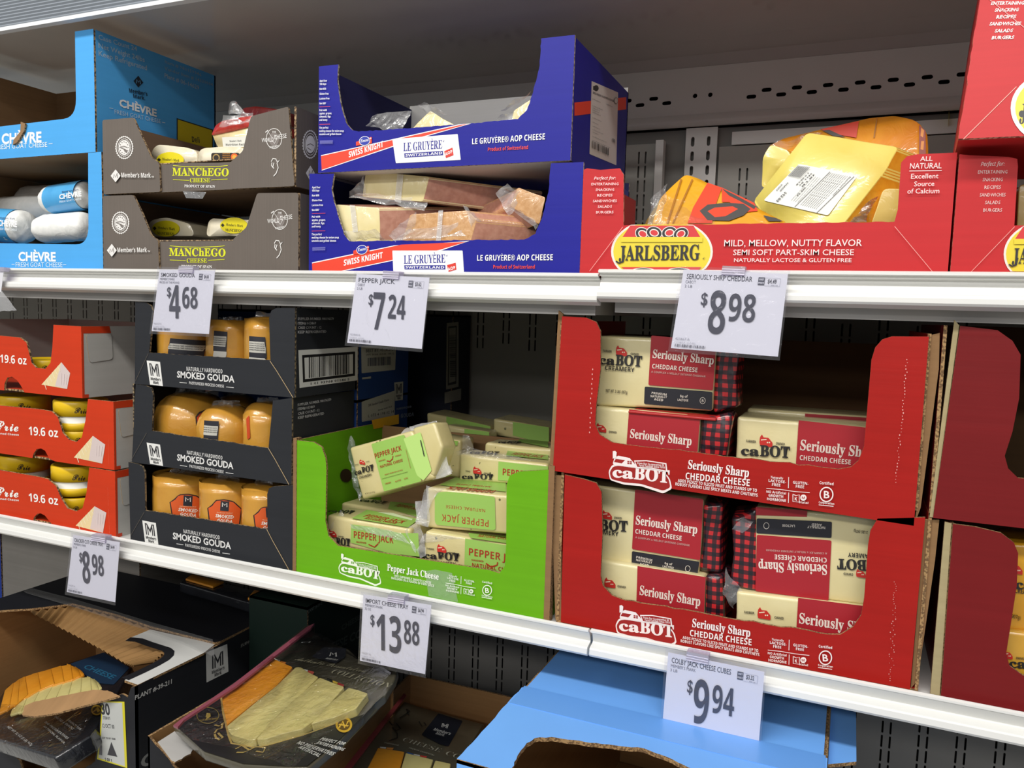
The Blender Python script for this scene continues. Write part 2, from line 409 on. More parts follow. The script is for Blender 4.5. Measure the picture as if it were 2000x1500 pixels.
# ================================================================== the refrigerated case: back wall, ceiling, valance, posts
XA, XB = -2.6, 1.3
def slot_h(cx, cz, w, h):
    r = h/2; o = []
    for i in range(6): a = math.pi/2+math.pi*i/5; o.append((cx-w/2+r+r*math.cos(a), cz+r*math.sin(a)))
    for i in range(6): a = -math.pi/2+math.pi*i/5; o.append((cx+w/2-r+r*math.cos(a), cz+r*math.sin(a)))
    return o
def slot_v(cx, z0, z1, w):
    r = w/2; o = []
    for i in range(4): a = math.pi*i/3; o.append((cx+r*math.cos(a), z1-r+r*math.sin(a)))
    for i in range(4): a = math.pi+math.pi*i/3; o.append((cx+r*math.cos(a), z0+r+r*math.sin(a)))
    return o
def circ(cx, cz, r, n=12): return [(cx+r*math.cos(2*math.pi*i/n), cz+r*math.sin(2*math.pi*i/n)) for i in range(n)]
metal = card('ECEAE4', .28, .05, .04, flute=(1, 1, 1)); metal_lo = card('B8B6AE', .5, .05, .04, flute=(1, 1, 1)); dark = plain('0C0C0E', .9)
wall = thing('wall_back', '', '', (0, .52, .4), kind='structure')
# upper plenum panel with two staggered rows of slots and two bolt holes
H = [circ(-.2823, 1.8399, .004), circ(-.2558, 1.8398, .004)]
for i in range(-26, 16):
    x = -.1612+.0488*i
    if not (-.33 < x < -.17): H.append(slot_h(x, 1.8406, .0165, .0068))
    x2 = x-.0247
    if not (-.33 < x2 < -.2): H.append(slot_h(x2, 1.8311, .0165, .0068))
prism('plenum_panel', front(.52), [(XA, 1.7865), (XB, 1.7865), (XB, 1.889), (XA, 1.889)], .002, metal, wall, holes=H)
# rolled lower edge of the plenum panel
seg = []
for x in (XA, XB): seg += [(x, .52, 1.7865), (x, .514, 1.789), (x, .512, 1.797), (x, .5195, 1.808)]
mesh('plenum_edge', seg, [(0, 1, 5, 4), (1, 2, 6, 5), (2, 3, 7, 6)], [metal], None, wall, smooth=True)
# backing behind the holes
box3('backing', XA, XB, .56, .565, .3, 1.95, dark, wall)
# slotted panels of the top bay, either side of the slotted post
def slotted(name, x0, x1, z0, z1, top, sel, y=.524, pitch=.0557, ph=-.66, rowz=None, m=metal_lo):
    Hs = []; k0 = int((x0-ph)/pitch)-1
    for k in range(k0, k0+int((x1-x0)/pitch)+3):
        for dx in (0, .0125):
            cx = ph+k*pitch+dx
            if not (x0+.008 < cx < x1-.008): continue
            zz = top-(.0115 if k % 2 else 0)
            for q in range(sel):
                a = zz-q*.0255
                if a-.0225 > z0+.003 and a < z1-.003: Hs.append(slot_v(cx, a-.0222, a, .0032))
    return prism(name, front(y), [(x0, z0), (x1, z0), (x1, z1), (x0, z1)], .0015, m, wall, holes=Hs)
slotted('slotted_panel', XA, -.332, 1.49, 1.762, 1.749, 9, ph=-.3799-.0557*6, pitch=.0557)
slotted('slotted_panel', -.236, XB, 1.49, 1.750, 1.712, 8, ph=-.1987, pitch=.0557*2)
box3('recessed_strip', XA, XB, .534, .536, 1.49, 1.785, plain('8A8882', .5), wall)  # grey strip set back behind the slotted panels
box3('panel_lip', -.215, XB, .522, .526, 1.752, 1.774, metal, wall)
box3('panel_clip', -.345, -.331, .505, .524, 1.5, 1.764, metal, wall)
# upright post with two columns of keyholes
H = []
for c in (-.2821, -.2543):
    for i in range(13): H.append(slot_v(c, 1.7516-i*.0251, 1.769-i*.0251, .0062))
prism('slotted_post', front(.519), [(-.2945, 1.30), (-.2395, 1.30), (-.2395, 1.784), (-.2945, 1.784)], .004, metal, wall, holes=H)
# middle and bottom bays: white panels too, their shade put into darker greys
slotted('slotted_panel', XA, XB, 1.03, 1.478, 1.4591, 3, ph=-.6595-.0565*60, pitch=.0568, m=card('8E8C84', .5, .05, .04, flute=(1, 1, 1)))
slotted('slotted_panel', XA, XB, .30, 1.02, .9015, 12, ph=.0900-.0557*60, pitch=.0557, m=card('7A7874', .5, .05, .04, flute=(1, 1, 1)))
# ceiling of the case: glossy enamelled underside and cove to the back wall
glossy = card('C4C0BC', .10, .03, .04, flute=(1, 1, 1))
ceil = thing('ceiling', '', '', (0, .25, 1.9), kind='structure')
V = []
for x in (XA, XB): V += [(x, .0, 1.905), (x, .44, 1.9085), (x, .50, 1.903), (x, .522, 1.8885)]
mesh('ceiling_panel', V, [(0, 4, 5, 1), (1, 5, 6, 2), (2, 6, 7, 3)], [glossy], None, ceil)
box3('ceiling_top', XA, XB, 0, .6, 1.93, 1.94, metal, ceil)
# fluted valance hanging in front, with its bright bottom trim
val = thing('trim_valance', '', '', (0, -.01, 1.9), kind='structure')
V = []; Fc = []; n = 0
for i in range(61):
    z = 1.8985+i*.0052
    V += [(XA, -.004, z), (XB, -.004, z), (XA, -.006, z+.0026), (XB, -.006, z+.0026)]
for i in range(len(V)//2-1): Fc.append((2*i, 2*i+1, 2*i+3, 2*i+2))
mesh('fluted_lens', V, Fc, [plain('8C939B', .35)], None, val, smooth=False)
box3('bottom_trim', XA, XB, -.008, .004, 1.8925, 1.8985, plain('E8EAEC', .3), val)
floor = thing('floor', '', '', (0, -2, 0), kind='structure')
mesh('floor_slab', [(-9, -11, 0), (9, -11, 0), (9, .6, 0), (-9, .6, 0)], [(0, 1, 2, 3)], [card('A8A49E', .3, .02, .05)], None, floor)
deck = thing('trim_deck', '', '', (0, .1, .57), kind='structure')
box3('case_deck', XA, XB, -.40, .50, .55, .60, plain('B8B8B4', .4), deck)
box3('case_front', XA, XB, -.44, -.40, .12, .66, plain('B8B8B4', .4), deck)
# grey side board and blue upright of the neighbouring bay, bottom left
sb = front(.30)
# ================================================================== shelves
white = plain('E6E6E2', .32)
RAIL = [(.0135, -.0072), (.0040, -.0072), (.0035, -.0003), (.001, .0005), (-.0025, -.001), (-.0025, -.0035), (.006, -.0050), (.0105, -.0085), (.0105, -.0125), (.0075, -.0150), (.0065, -.0205), (.0040, -.0215),
        (.0005, -.0225), (-.0035, -.024), (-.0045, -.027), (-.0045, -.032), (-.0025, -.0345), (.002, -.036), (.010, -.0385), (.014, -.0385)]
RAIL_LOW = [(.0135, -.0072), (.0040, -.0072), (.0035, -.0003), (.001, .0005), (-.0025, -.001), (-.0025, -.0035), (.0030, -.0048), (.0042, -.0052), (.0092, -.0195), (.0078, -.0208),
            (.0020, -.0222), (-.0030, -.0236), (-.0042, -.0255), (-.0048, -.0320), (-.0030, -.0350), (.002, -.0368), (.010, -.0385), (.014, -.0385)]  # recess slanted to face down, so its grey shade comes from the shape
def shelf(label, x0, x1, z, h, yo=0.0, RAIL=RAIL):
    t = thing('shelf', label, 'shelf', ((x0+x1)/2, .25, z-.02), 'white shelves of the chilled case')
    V = []; Fc = []; k = len(RAIL)
    for x in (x0, x1): V += [(x, y+yo, z+q*h/.0385) for y, q in RAIL]
    for i in range(k-1): Fc.append((i, k+i, k+i+1, i+1))
    Fc.append(tuple(range(k))); Fc.append(tuple(reversed(range(k, 2*k))))
    mesh('price_rail', V, Fc, [white], None, t, recalc=True, label='white ribbed rail with lighter lower lip')
    box3('shelf_board', x0, x1, .0145+yo, .50, z-.0115, z-.0072, plain('D8D8D4', .35), t)
    box3('dimming_underside', x0, x1, .0145+yo, .50, z-.0145, z-.0116, plain('6A6A68', .6), t)  # dark grey sheet added to cut light bounced onto the cartons below
    box3('front_stiffener', x0+.012, x1-.012, .03, .034, z-h-.012, z-.0145, plain('C0BEBA', .4), t)
    for bx in (x0+.02, x1-.02): box3('bracket', bx-.002, bx+.002, .04, .519, z-.05, z-.0145, white, t)
    return t
shelf('white metal shelf section holding the blue, brown and dark blue boxes, upper row', -2.4, -.2850, 1.4993, .0385)
shelf('white metal shelf section under the red box of yellow wedges, upper row', -.2838, 1.2, 1.5038, .0385, -.004)
shelf('white metal shelf section under the orange, black and green boxes', -2.4, -.2795, 1.0577, .0370, 0, RAIL_LOW)
shelf('white metal shelf section under the two stacked red cheddar boxes', -.2765, 1.2, 1.0582, .0375, 0, RAIL_LOW)
# ================================================================== upper shelf
YF = .014
F0 = front(YF)
def flat_left(F, pts, xl, r=.0):
    """close an outline on the left at metric x = xl; pts run right-top ... opening ... left, then bottom"""
    return pts
# ---------- two blue goat-cheese cartons
blue = card('50A6E6', .42, .15, .05); kraft = card('8F7152', .8, .4, .12); whitein = card('D9D8D2', .6, .3, .05)
a = F0.k('1', (498, 795), (490, 150), (392, 165), (398, 575), (370, 632), (0, 662))
xr = (a[0][0]+a[1][0])/2; z0 = a[0][1]; zt = a[1][1]; xl = xr-.44
out = [(xr, z0), (xr, zt)]+rounded([a[2], (a[3][0], a[3][1]-.012, .03), (a[5][0], a[5][1])], 0)[0:]+[(xl+.05, a[5][1]+.004), (xl+.045, zt), (xl, zt), (xl, z0)]
t, fp, _ = carton('goat_cheese_carton', 'empty bright blue open-front carton with torn tab, standing on the blue one with rolls', YF, out, .265, xl, xr, z0, zt, blue, kraft, 'blue goat cheese cartons', bottom=whitein)
A = Art(F0, fp, k='1')
A.text('CHÈVRE', (12, 752), (216, 742), 50, 'F0F4F4', 'sans', .035); A.text('FRESH GOAT CHEESE', (-20, 782), (248, 768), 24, 'DDEBF2', 'sans', .004); A.line([(256, 752), (276, 751)], 3, 'DDEBF2'); A.done()
sd = [c for c in t.children if c.name.startswith('side_panel')][1]
R = right_side(xr)
A = Art(R, sd, k='1')
T = lambda s, p, q, h, c='A9C6DA', st='sans', off=.01: A.text(s, p, q, h, c, st, off)
T('Case Count 24', (516, 205), (716, 268), 25); T('Net Weight 24lbs', (516, 250), (756, 325), 26); T('Keep Refrigerated', (516, 290), (768, 368), 26)
T('Item # 980159946', (862, 330), (1052, 400), 17, '8FB0C8'); T('Vendor Item # 14330004', (860, 365), (1112, 452), 18, '8FB0C8'); T('Plant # 06-14629', (860, 405), (1040, 470), 22)
A.poly([(722, 396), (748, 432), (722, 458), (697, 424)], '1E2A38'); A.line([(711, 436), (714, 416), (722, 430), (731, 421), (733, 440)], 4, '6FB4E4')
T("Member's", (675, 484), (770, 503), 22, '1E2A38', 'bold', 0); T('Mark.', (696, 512), (758, 524), 20, '1E2A38', 'bold', 0)
T('CHÈVRE', (624, 556), (816, 610), 38, 'E4E8EA', 'sans', .035); T('FRESH GOAT CHEESE', (598, 595), (840, 645), 22, 'B9D4E4', 'sans', .0)
A.line([(570, 565), (590, 568)], 3, 'C9DEE8'); A.line([(846, 640), (862, 643)], 3, 'C9DEE8')
A.poly([(922, 618), (1112, 678), (1112, 790), (922, 760)], '23262A'); A.poly([(927, 625), (1107, 682), (1107, 790), (927, 760)], 'C8B41C'); T('Deli', (1002, 742), (1042, 748), 28, '23262A', 'bold', 0)
A.done()
# torn tab hanging over its front edge
tb = F0.k('1', (120, 640), (144, 650), (136, 690), (100, 748), (78, 760), (82, 735), (118, 690))
prism('torn_tab', Frame((0, YF-.004, 0), (1, 0, 0), (0, 0, 1)), tb, .003, [kraft, kraft, flutes()], t)
# lower carton
b = F0.k('1', (540, 1400), (530, 826), (462, 860), (462, 1235), (430, 1280), (0, 1272))
xr2 = (b[0][0]+b[1][0])/2; zt2 = z0-.0005; zb = 1.4925; xl2 = xr2-.45
out = [(xr2, zb), (xr2, zt2)]+rounded([(b[2][0], zt2), (b[3][0], b[4][1], .03), b[5]], 0)+[(xl2+.05, b[5][1]+.002), (xl2+.045, zt2), (xl2, zt2), (xl2, zb)]
t2, fp2, _ = carton('goat_cheese_carton', 'bright blue open-front carton holding white wrapped rolls, resting on the upper shelf', YF, out, .265, xl2, xr2, zb, zt2, blue, kraft, 'blue goat cheese cartons')
A = Art(F0, fp2, k='1')
A.text('CHÈVRE', (100, 1364), (291, 1366), 44, 'F0F4F4', 'sans', .035); A.text('FRESH GOAT CHEESE', (84, 1396), (328, 1398), 24, 'DDEBF2', 'sans', .004)
A.line([(62, 1383), (78, 1383)], 3, 'DDEBF2'); A.line([(332, 1385), (348, 1385)], 3, 'DDEBF2'); A.done()
# rolls
papr = wrapped('F8F8F4', 'ECEEEA', .5, .12, .9, 60)
def roll(name, label, k, p0, p1, rpx, Y, band=None, blabel=True, tilt=0):
    """white paper roll; p0, p1 ends of its axis in the photo at depth Y"""
    A0 = at(*K(k, p0)[0], Y=Y); B0 = at(*K(k, p1)[0], Y=Y+tilt); q = K(k, p0)[0]
    r = (at(q[0], q[1]-rpx/CR[k][2], Y=Y)-A0).length; ax = (B0-A0); L = ax.length; ax.normalize()
    t = thing(name, label, 'cheese', A0-Vector((0, 0, r)), 'white goat cheese rolls in the blue carton')
    x = ax.cross(Vector((0, 0, 1))).normalized(); y = ax.cross(x); M = Matrix((x, y, ax)).transposed().to_3x3()
    pr = [(0, 0), (r*.35, .001), (r*.7, .004), (r*.93, .011), (r, .022), (r, L*.3), (r, L*.5), (r, L*.7), (r, L-.02), (r*.93, L-.009), (r*.6, L-.002), (0, L)]
    pr2 = []
    for i in range(len(pr)-1):
        for s in range(2): u = s/2; pr2.append((pr[i][0]*(1-u)+pr[i+1][0]*u, pr[i][1]*(1-u)+pr[i+1][1]*u))
    pr2.append(pr[-1]); o = lathe('wrapper', A0, pr2, [papr], t, 40, wob=.0016, freq=85, M=M)
    if band:
        b0, b1 = band; V = []; Fc = []; n = 24; cu = []
        for i in range(n+1):
            a = math.radians(-150+300*i/n)
            for s in range(5):
                h = L*(b0+(b1-b0)*s/4); d = M @ Vector((0, 0, h)); 
                side = (x.cross(ax))  # up-ish
                q = A0+d+(Vector((0, -1, 0))*math.cos(a)+Vector((0, 0, 1))*math.sin(a)).normalized()*(r+.0012); V.append(q)
        for i in range(n):
            for s in range(4): k0 = i*5+s; Fc.append((k0, k0+5, k0+6, k0+1))
        mesh('label_band', V, Fc, [wrapped('58B4EA', '4AA5E0', .35, .5, .3, 20)], None, t, smooth=True, label='blue printed label band')
        G = Frame(A0+Vector((0, -r-.0016, 0)), ax, Vector((0, 0, 1))); A = Art(G, t, k=k)
        h = rpx; mx = ((p0[0]*(1-(b0+b1)/2)+p1[0]*(b0+b1)/2), (p0[1]*(1-(b0+b1)/2)+p1[1]*(b0+b1)/2)); wdt = abs(p1[0]-p0[0])*(b1-b0)*.78; sl = (p1[1]-p0[1])/(p1[0]-p0[0])
        f = lambda dx, dy: (mx[0]+dx*wdt/2, mx[1]+dx*wdt/2*sl+dy*h)
        A.text("Member's Mark", f(-.7, -.42), f(.7, -.42), h*.12, '1E3A66', 'bold'); A.text('CHÈVRE', f(-.9, .02), f(.9, .02), h*.34, 'F4F6F6', 'sans', .035)
        A.text('FRESH GOAT CHEESE', f(-.9, .28), f(.9, .28), h*.14, 'E4EEF4', 'sans'); A.done()
    return t
roll('goat_cheese_roll', 'white roll with blue label band, topmost of the pile in the blue carton', '1', (238, 1052), (466, 1018), 72, .075, (.22, .93))
roll('goat_cheese_roll', 'plain white crinkled roll at the front of the blue carton, beside its right post', '1', (205, 1202), (470, 1180), 74, .062)
roll('goat_cheese_roll', 'white roll with a blue label band at the lower left of the blue carton', '1', (-160, 1168), (150, 1190), 84, .062, (.42, .87))
roll('goat_cheese_roll', 'plain white roll lying behind the other rolls in the blue carton, middle of the pile', '1', (0, 1105), (330, 1085), 74, .15)
roll('goat_cheese_roll', 'dim white roll in shadow at the back top of the blue carton', '1', (120, 1045), (420, 1035), 70, .185)
# ---------- two brown manchego cartons
brown = card('686059', .6, .3, .10, flute=(160, 160, 2)); brin = card('7A6350', .8, .4, .1)
cut = flutes('A98F6C', '4C3A2A')
def manchego(label, up, Y, zb, zt_):
    F = front(Y); q = '1'
    if up: P = F.k(q, (532, 628), (697, 615), (735, 700), (790, 822), (832, 852), (1215, 852), (1270, 790), (1312, 608), (1508, 557), (1540, 1005)); BL = F.k(q, (545, 1015))[0]
    else: P = F.k(q, (532, 1025), (697, 1020), (745, 1120), (790, 1232), (826, 1256), (1228, 1256), (1288, 1190), (1345, 1010), (1560, 1008), (1560, 1410)); BL = F.k(q, (548, 1400))[0]
    xl, xr = (P[0][0]+BL[0])/2, P[9][0]; t = thing('manchego_carton', label, 'box', ((xl+xr)/2, Y+.15, zb), 'brown manchego cartons')
    # front: left and right flaps in front of a recessed centre board
    L = rounded([(xl, zb), (xl, P[0][1]), P[1], P[2], P[3], (P[4][0], P[4][1]), (P[4][0]+.002, zb)], .004, 3)
    fl = prism('front_panel', F, L, TH, (brown, brin, cut), t)
    Rr = rounded([(P[5][0]-.004, zb), (P[5][0]-.004, P[5][1]+.001), P[6], P[7], (P[8][0], P[8][1]), (xr, zb)], .004, 3)
    fr = prism('front_panel', F, Rr, TH, (brown, brin, cut), t)
    Fc = front(Y+TH+.0005); m = prism('front_board', Fc, [(P[4][0]-.02, zb), (P[4][0]-.02, P[4][1]+.001), (P[5][0]+.012, P[5][1]+.001), (P[5][0]+.012, zb)], TH, (brown, brin, cut), t)
    zt = P[8][1]; d = .30
    prism('side_panel', Frame((xl, Y, 0), (0, -1, 0), (0, 0, 1)), [(-TH, zb), (-TH, P[0][1]), (-d, P[0][1]), (-d, zb)], TH, (brown, brin, cut), t)
    sp = prism('side_panel', Frame((xr, Y, 0), (0, 1, 0), (0, 0, 1)), [(TH, zb), (d, zb), (d, zt-.004), (TH, zt)], TH, (brown, brin, cut), t)
    prism('back_panel', Frame((0, Y+d, 0), (-1, 0, 0), (0, 0, 1)), [(-xl-TH, zb), (-xr+TH, zb), (-xr+TH, zt-.01), (-xl-TH, zt-.01)], TH, (brown, brin, cut), t)
    prism('bottom_panel', Frame((0, Y, zb), (1, 0, 0), (0, -1, 0)), [(xl+.004, -.01), (xr-.004, -.01), (xr-.004, -d+.004), (xl+.004, -d+.004)], TH, (brin, card('8C8A86', .6, .3), cut), t, ext=Vector((0, 0, TH)))
    # folded ledge over the centre board
    prism('front_ledge', Frame((0, Y+TH, P[4][1]), (1, 0, 0), (0, 1, 0)), [(P[4][0]-.02, 0), (P[5][0]+.012, 0), (P[5][0]+.012, .012), (P[4][0]-.02, .012)], .0015, (card('8A7F77', .6), brin, cut), t)
    W = 'E6E4E0'; Y_ = 'D8DC28'; A = Art(F, fl, k='1')
    def dy(x, y): return (x, y) if up else (x-18, y+400)
    def seal(cx, cy, rx, ry, A=A):
        A.ring(cx, cy, rx, ry, 3.5, W, 56, 4); A.ring(cx, cy, rx*.78, ry*.8, 2.5, W); A.ell(cx, cy, rx*.66, ry*.68, W)
        for i in range(12): a = i*math.pi/6; A.ell(cx+rx*.5*math.cos(a), cy+ry*.52*math.sin(a), 2.6, 2.6, '6E655F', 5)
        for i in range(4): A.line([(cx-rx*.4+i*7, cy+1+i*2), (cx-rx*.05+i*6, cy+ry*.12+i*3), (cx+rx*.15+i*4, cy+ry*.42)], 3, '6E655F')
        A.line([(cx-rx*.45, cy-2), (cx, cy-ry*.12), (cx+rx*.45, cy)], 3, '6E655F')
        for i in range(20): a = i*math.pi/10; A.line([(cx+rx*.8*math.cos(a), cy+ry*.82*math.sin(a)), (cx+rx*.9*math.cos(a), cy+ry*.9*math.sin(a))], 2, W)
    seal(*dy(651, 772), 44, 58) if up else seal(631, 1165, 43, 56)
    c = (612, 921) if up else (592, 1310)
    A.poly([(c[0], c[1]-34), (c[0]+26, c[1]), (c[0], c[1]+34), (c[0]-26, c[1])], W, .0012); A.line([(c[0]-11, c[1]+12), (c[0]-8, c[1]-8), (c[0], c[1]+8), (c[0]+9, c[1]-14)], 4, '6E655F'); A.line([(c[0]+9, c[1]-6), (c[0]+11, c[1]+12)], 4, '6E655F')
    A.text("Member's Mark", (c[0]+30, c[1]+8 if up else c[1]+10), (c[0]+184, c[1]+10), 24, W, 'bold'); A.text('TM', (c[0]+187, c[1]+9), (c[0]+200, c[1]+9), 8, W); A.done()
    A = Art(Fc, m, k='1'); x, y = (902, 918) if up else (886, 1338)
    A.text('MANC', (x, y), (x+152, y+2), 40, Y_, 'serif', .012); A.text('hEGO', (x+156, y+1), (x+294, y+4), 40, Y_, 'serif', .012)
    A.line([(x+4, y-52), (x+60, y-47), (x+160, y-45), (x+250, y-48), (x+290, y-52)], 3, Y_)
    A.text('CHEESE', (x+92, y+36), (x+198, y+36), 22, Y_, 'serif', .004); A.line([(x+4, y+22), (x+88, y+26)], 3, Y_); A.line([(x+204, y+24), (x+290, y+19)], 3, Y_)
    A.text('PRODUCT OF SPAIN', (x+64, y+62), (x+224, y+65), 14, W, 'serif', .006); A.done()
    A = Art(F, fr, k='1'); x, y = (1434, 725) if up else (1464, 1148)
    A.ring(x, y, 42, 54, 3, W); A.ell(x, y+4, 26, 36, '807873'); A.text('THE', (x-10, y-30), (x+10, y-30), 9, W); A.text('WORLD', (x-64, y+20), (x-2, y+16), 22, W, 'sans', .006); A.text('CHEESE', (x+2, y+5), (x+66, y-4), 22, W, 'sans', .006); A.text('AWARDS', (x-22, y+52), (x+26, y+44), 11, W)
    A.line([(x-44, y-32), (x-30, y-44)], 5, W); A.line([(x-34, y-40), (x-8, y-4)], 2, W); A.line([(x+4, y-18), (x+16, y+4), (x+4, y+26), (x-10, y+8)], 3, W)
    x, y = (1441, 830) if up else (1457, 1258)   # sheep mark
    for s in ([(x-20, y+16), (x-12, y), (x+4, y+2), (x+10, y+16), (x+24, y+6), (x+10, y+24), (x+16, y+48), (x+6, y+76), (x-8, y+92)], [(x-6, y+22), (x-12, y+44), (x-6, y+52)], [(x-16, y+20), (x-18, y+36), (x-12, y+46)]): A.line(s, 5, W)
    A.done()
    A = Art(right_side(xr), sp, k='1')
    if up:
        A.ring(1622, 755, 38, 72, 4, W, 56, 5); A.ring(1622, 755, 30, 58, 3, W); A.ell(1622, 755, 25, 46, W); A.line([(1604, 760), (1622, 752), (1640, 762)], 4, '6E655F'); A.line([(1606, 772), (1626, 786)], 4, '6E655F')
        A.poly([(1622, 866), (1645, 905), (1622, 950), (1598, 905)], W); A.line([(1614, 920), (1616, 892), (1626, 915), (1634, 890)], 5, '6E655F')
    A.done()
    return t
z_m = F0.k('1', (545, 1016))[0][1]
manchego('brown cardboard carton with yellow lettering, upper of the two, beside the upper blue carton', True, YF, z_m, 0)
manchego('brown cardboard carton with yellow lettering, lower of the two, on the upper shelf', False, YF, 1.4925, 0)
A_ = F0.k('1', (958, 1000), (1080, 1005), (1060, 1040), (975, 1036))
tp = thing('packing_tape', 'torn piece of clear packing tape under the upper brown carton', 'tape', (A_[0][0], YF-.001, A_[0][1])); prism('tape_strip', front(YF-.0006), A_, .0003, film(.12, gloss=.5), tp)
# manchego wedges
ivory = wrapped('EFE6CC', 'E4D8B8', .3, .8, .4, 30)
def wedge_drum(label, k, pts, Y, depth, col, stick, grp='cheeses in the brown cartons', name='manchego_wedge'):
    F = front(Y); P = rounded([F.px(p) for p in K(k, *pts)], .012); x = sum(p[0] for p in P)/len(P); z = min(p[1] for p in P)
    t = thing(name, label, 'cheese', (x, Y+depth/2, z), grp); solid('cheese_body', F, P, depth, [col], t, .008, 4, sub=1, wob=.0015)
    A = Art(F, t, 'label_sticker', k=k, gap=.0012); stick(A); A.done('printed label'); return t
def yel(cx, cy):
    def f(A):
        A.ell(cx, cy, 72, 42, 'E8D820'); A.poly([(cx-58, cy-12), (cx-48, cy-1), (cx-58, cy+9), (cx-68, cy-2)], '2A2A20'); A.text("Member's Mark", (cx-42, cy+1), (cx+48, cy+9), 13, '2A2A20', 'serif'); A.text('MANCHEGO', (cx-44, cy+30), (cx+44, cy+36), 14, '2A2A20', 'serif')
    return f
wedge_drum('ivory wedge with yellow sticker at left in the upper brown carton', '1', [(785, 870), (790, 790), (822, 756), (950, 765), (1035, 792), (1030, 870)], .045, .12, ivory, yel(893, 838))
def blk(A):
    A.rect(1108, 800, 1256, 846, '2C2620', .004); A.ell(1134, 826, 19, 20, 'A88C54'); A.ell(1134, 826, 13, 14, '2C2620'); A.ell(1229, 822, 19, 19, 'E0662C'); A.ell(1229, 822, 11, 11, 'F0B040')
    for i in range(4): A.text('MANCHEGO', (1168, 808+i*10), (1206, 808+i*10), 6, 'C98A3C', 'bold')
wedge_drum('ivory wedge with black and orange sticker in the upper brown carton', '1', [(1030, 870), (1040, 790), (1075, 772), (1278, 768), (1300, 870)], .040, .12, ivory, blk)
wedge_drum('ivory wedge with yellow sticker at left in the lower brown carton', '1', [(770, 1235), (780, 1150), (880, 1138), (1000, 1170), (1020, 1235)], .085, .12, ivory, yel(870, 1196))
wedge_drum('ivory wedge with yellow sticker at right in the lower brown carton', '1', [(1075, 1235), (1090, 1160), (1110, 1145), (1320, 1150), (1330, 1235)], .060, .12, ivory, yel(1226, 1180))
# red-topped wedge in a gathered bag, standing in the upper brown carton
F = front(.085); t = thing('manchego_wedge', 'red-topped pale wedge in a gathered clear bag, back of the upper brown carton', 'cheese', F.w(*F.k('1', (1200, 770))[0], -.04), 'cheeses in the brown cartons')
solid('cheese_body', F, rounded(F.k('1', (1108, 700), (1330, 650), (1330, 790), (1150, 790)), .004), .09, [wrapped('E8D8A8', 'DCC890', .3, .8, .3)], t, .006, 3, sub=1, wob=.0012)
solid('red_rind', front(.083), rounded(front(.083).k('1', (1104, 708), (1128, 655), (1165, 632), (1340, 602), (1340, 655)), .004), .094, [wrapped('C23428', 'A82820', .35, .9, .6, 90)], t, .006, 3, sub=1, wob=.0014)
for P in ([(1150, 668), (1165, 606), (1320, 590), (1320, 640)], [(1205, 600), (1198, 545), (1222, 522), (1290, 592)], [(1215, 590), (1240, 530), (1262, 560), (1285, 590)]):
    Q = K('1', *P); sheet('bag', [at(*Q[0], Y=.08), at(*Q[1], Y=.075), at(*Q[2], Y=.09), at(*Q[3], Y=.08)], [film(.2, gloss=.2)], t, 12, 10, .004, 70, seed=P[0][0])
A = Art(F, t, 'label_sticker', k='1', gap=.002); A.poly([(1166, 720), (1300, 712), (1300, 770), (1172, 770)], 'D8D8D0'); A.text("Member's Mark", (1205, 745), (1268, 742), 10, '30302C', 'serif'); A.text('Nutrition Facts', (1186, 764), (1290, 762), 11, '30302C', 'bold'); A.done('white nutrition label')
t = thing('red_cheese_bag', 'dark red wrapped cheese showing behind the gathered bag, in shadow', 'cheese', at(560, 240, Y=.2)); G = front(.2)
solid('cheese_body', G, rounded(G.k('1', (1255, 640), (1262, 565), (1330, 558), (1490, 575), (1490, 650)), .008), .08, [wrapped('9A2A24', '7A1E1C', .35, .9, .6)], t, .008, 3, sub=1, wob=.002)
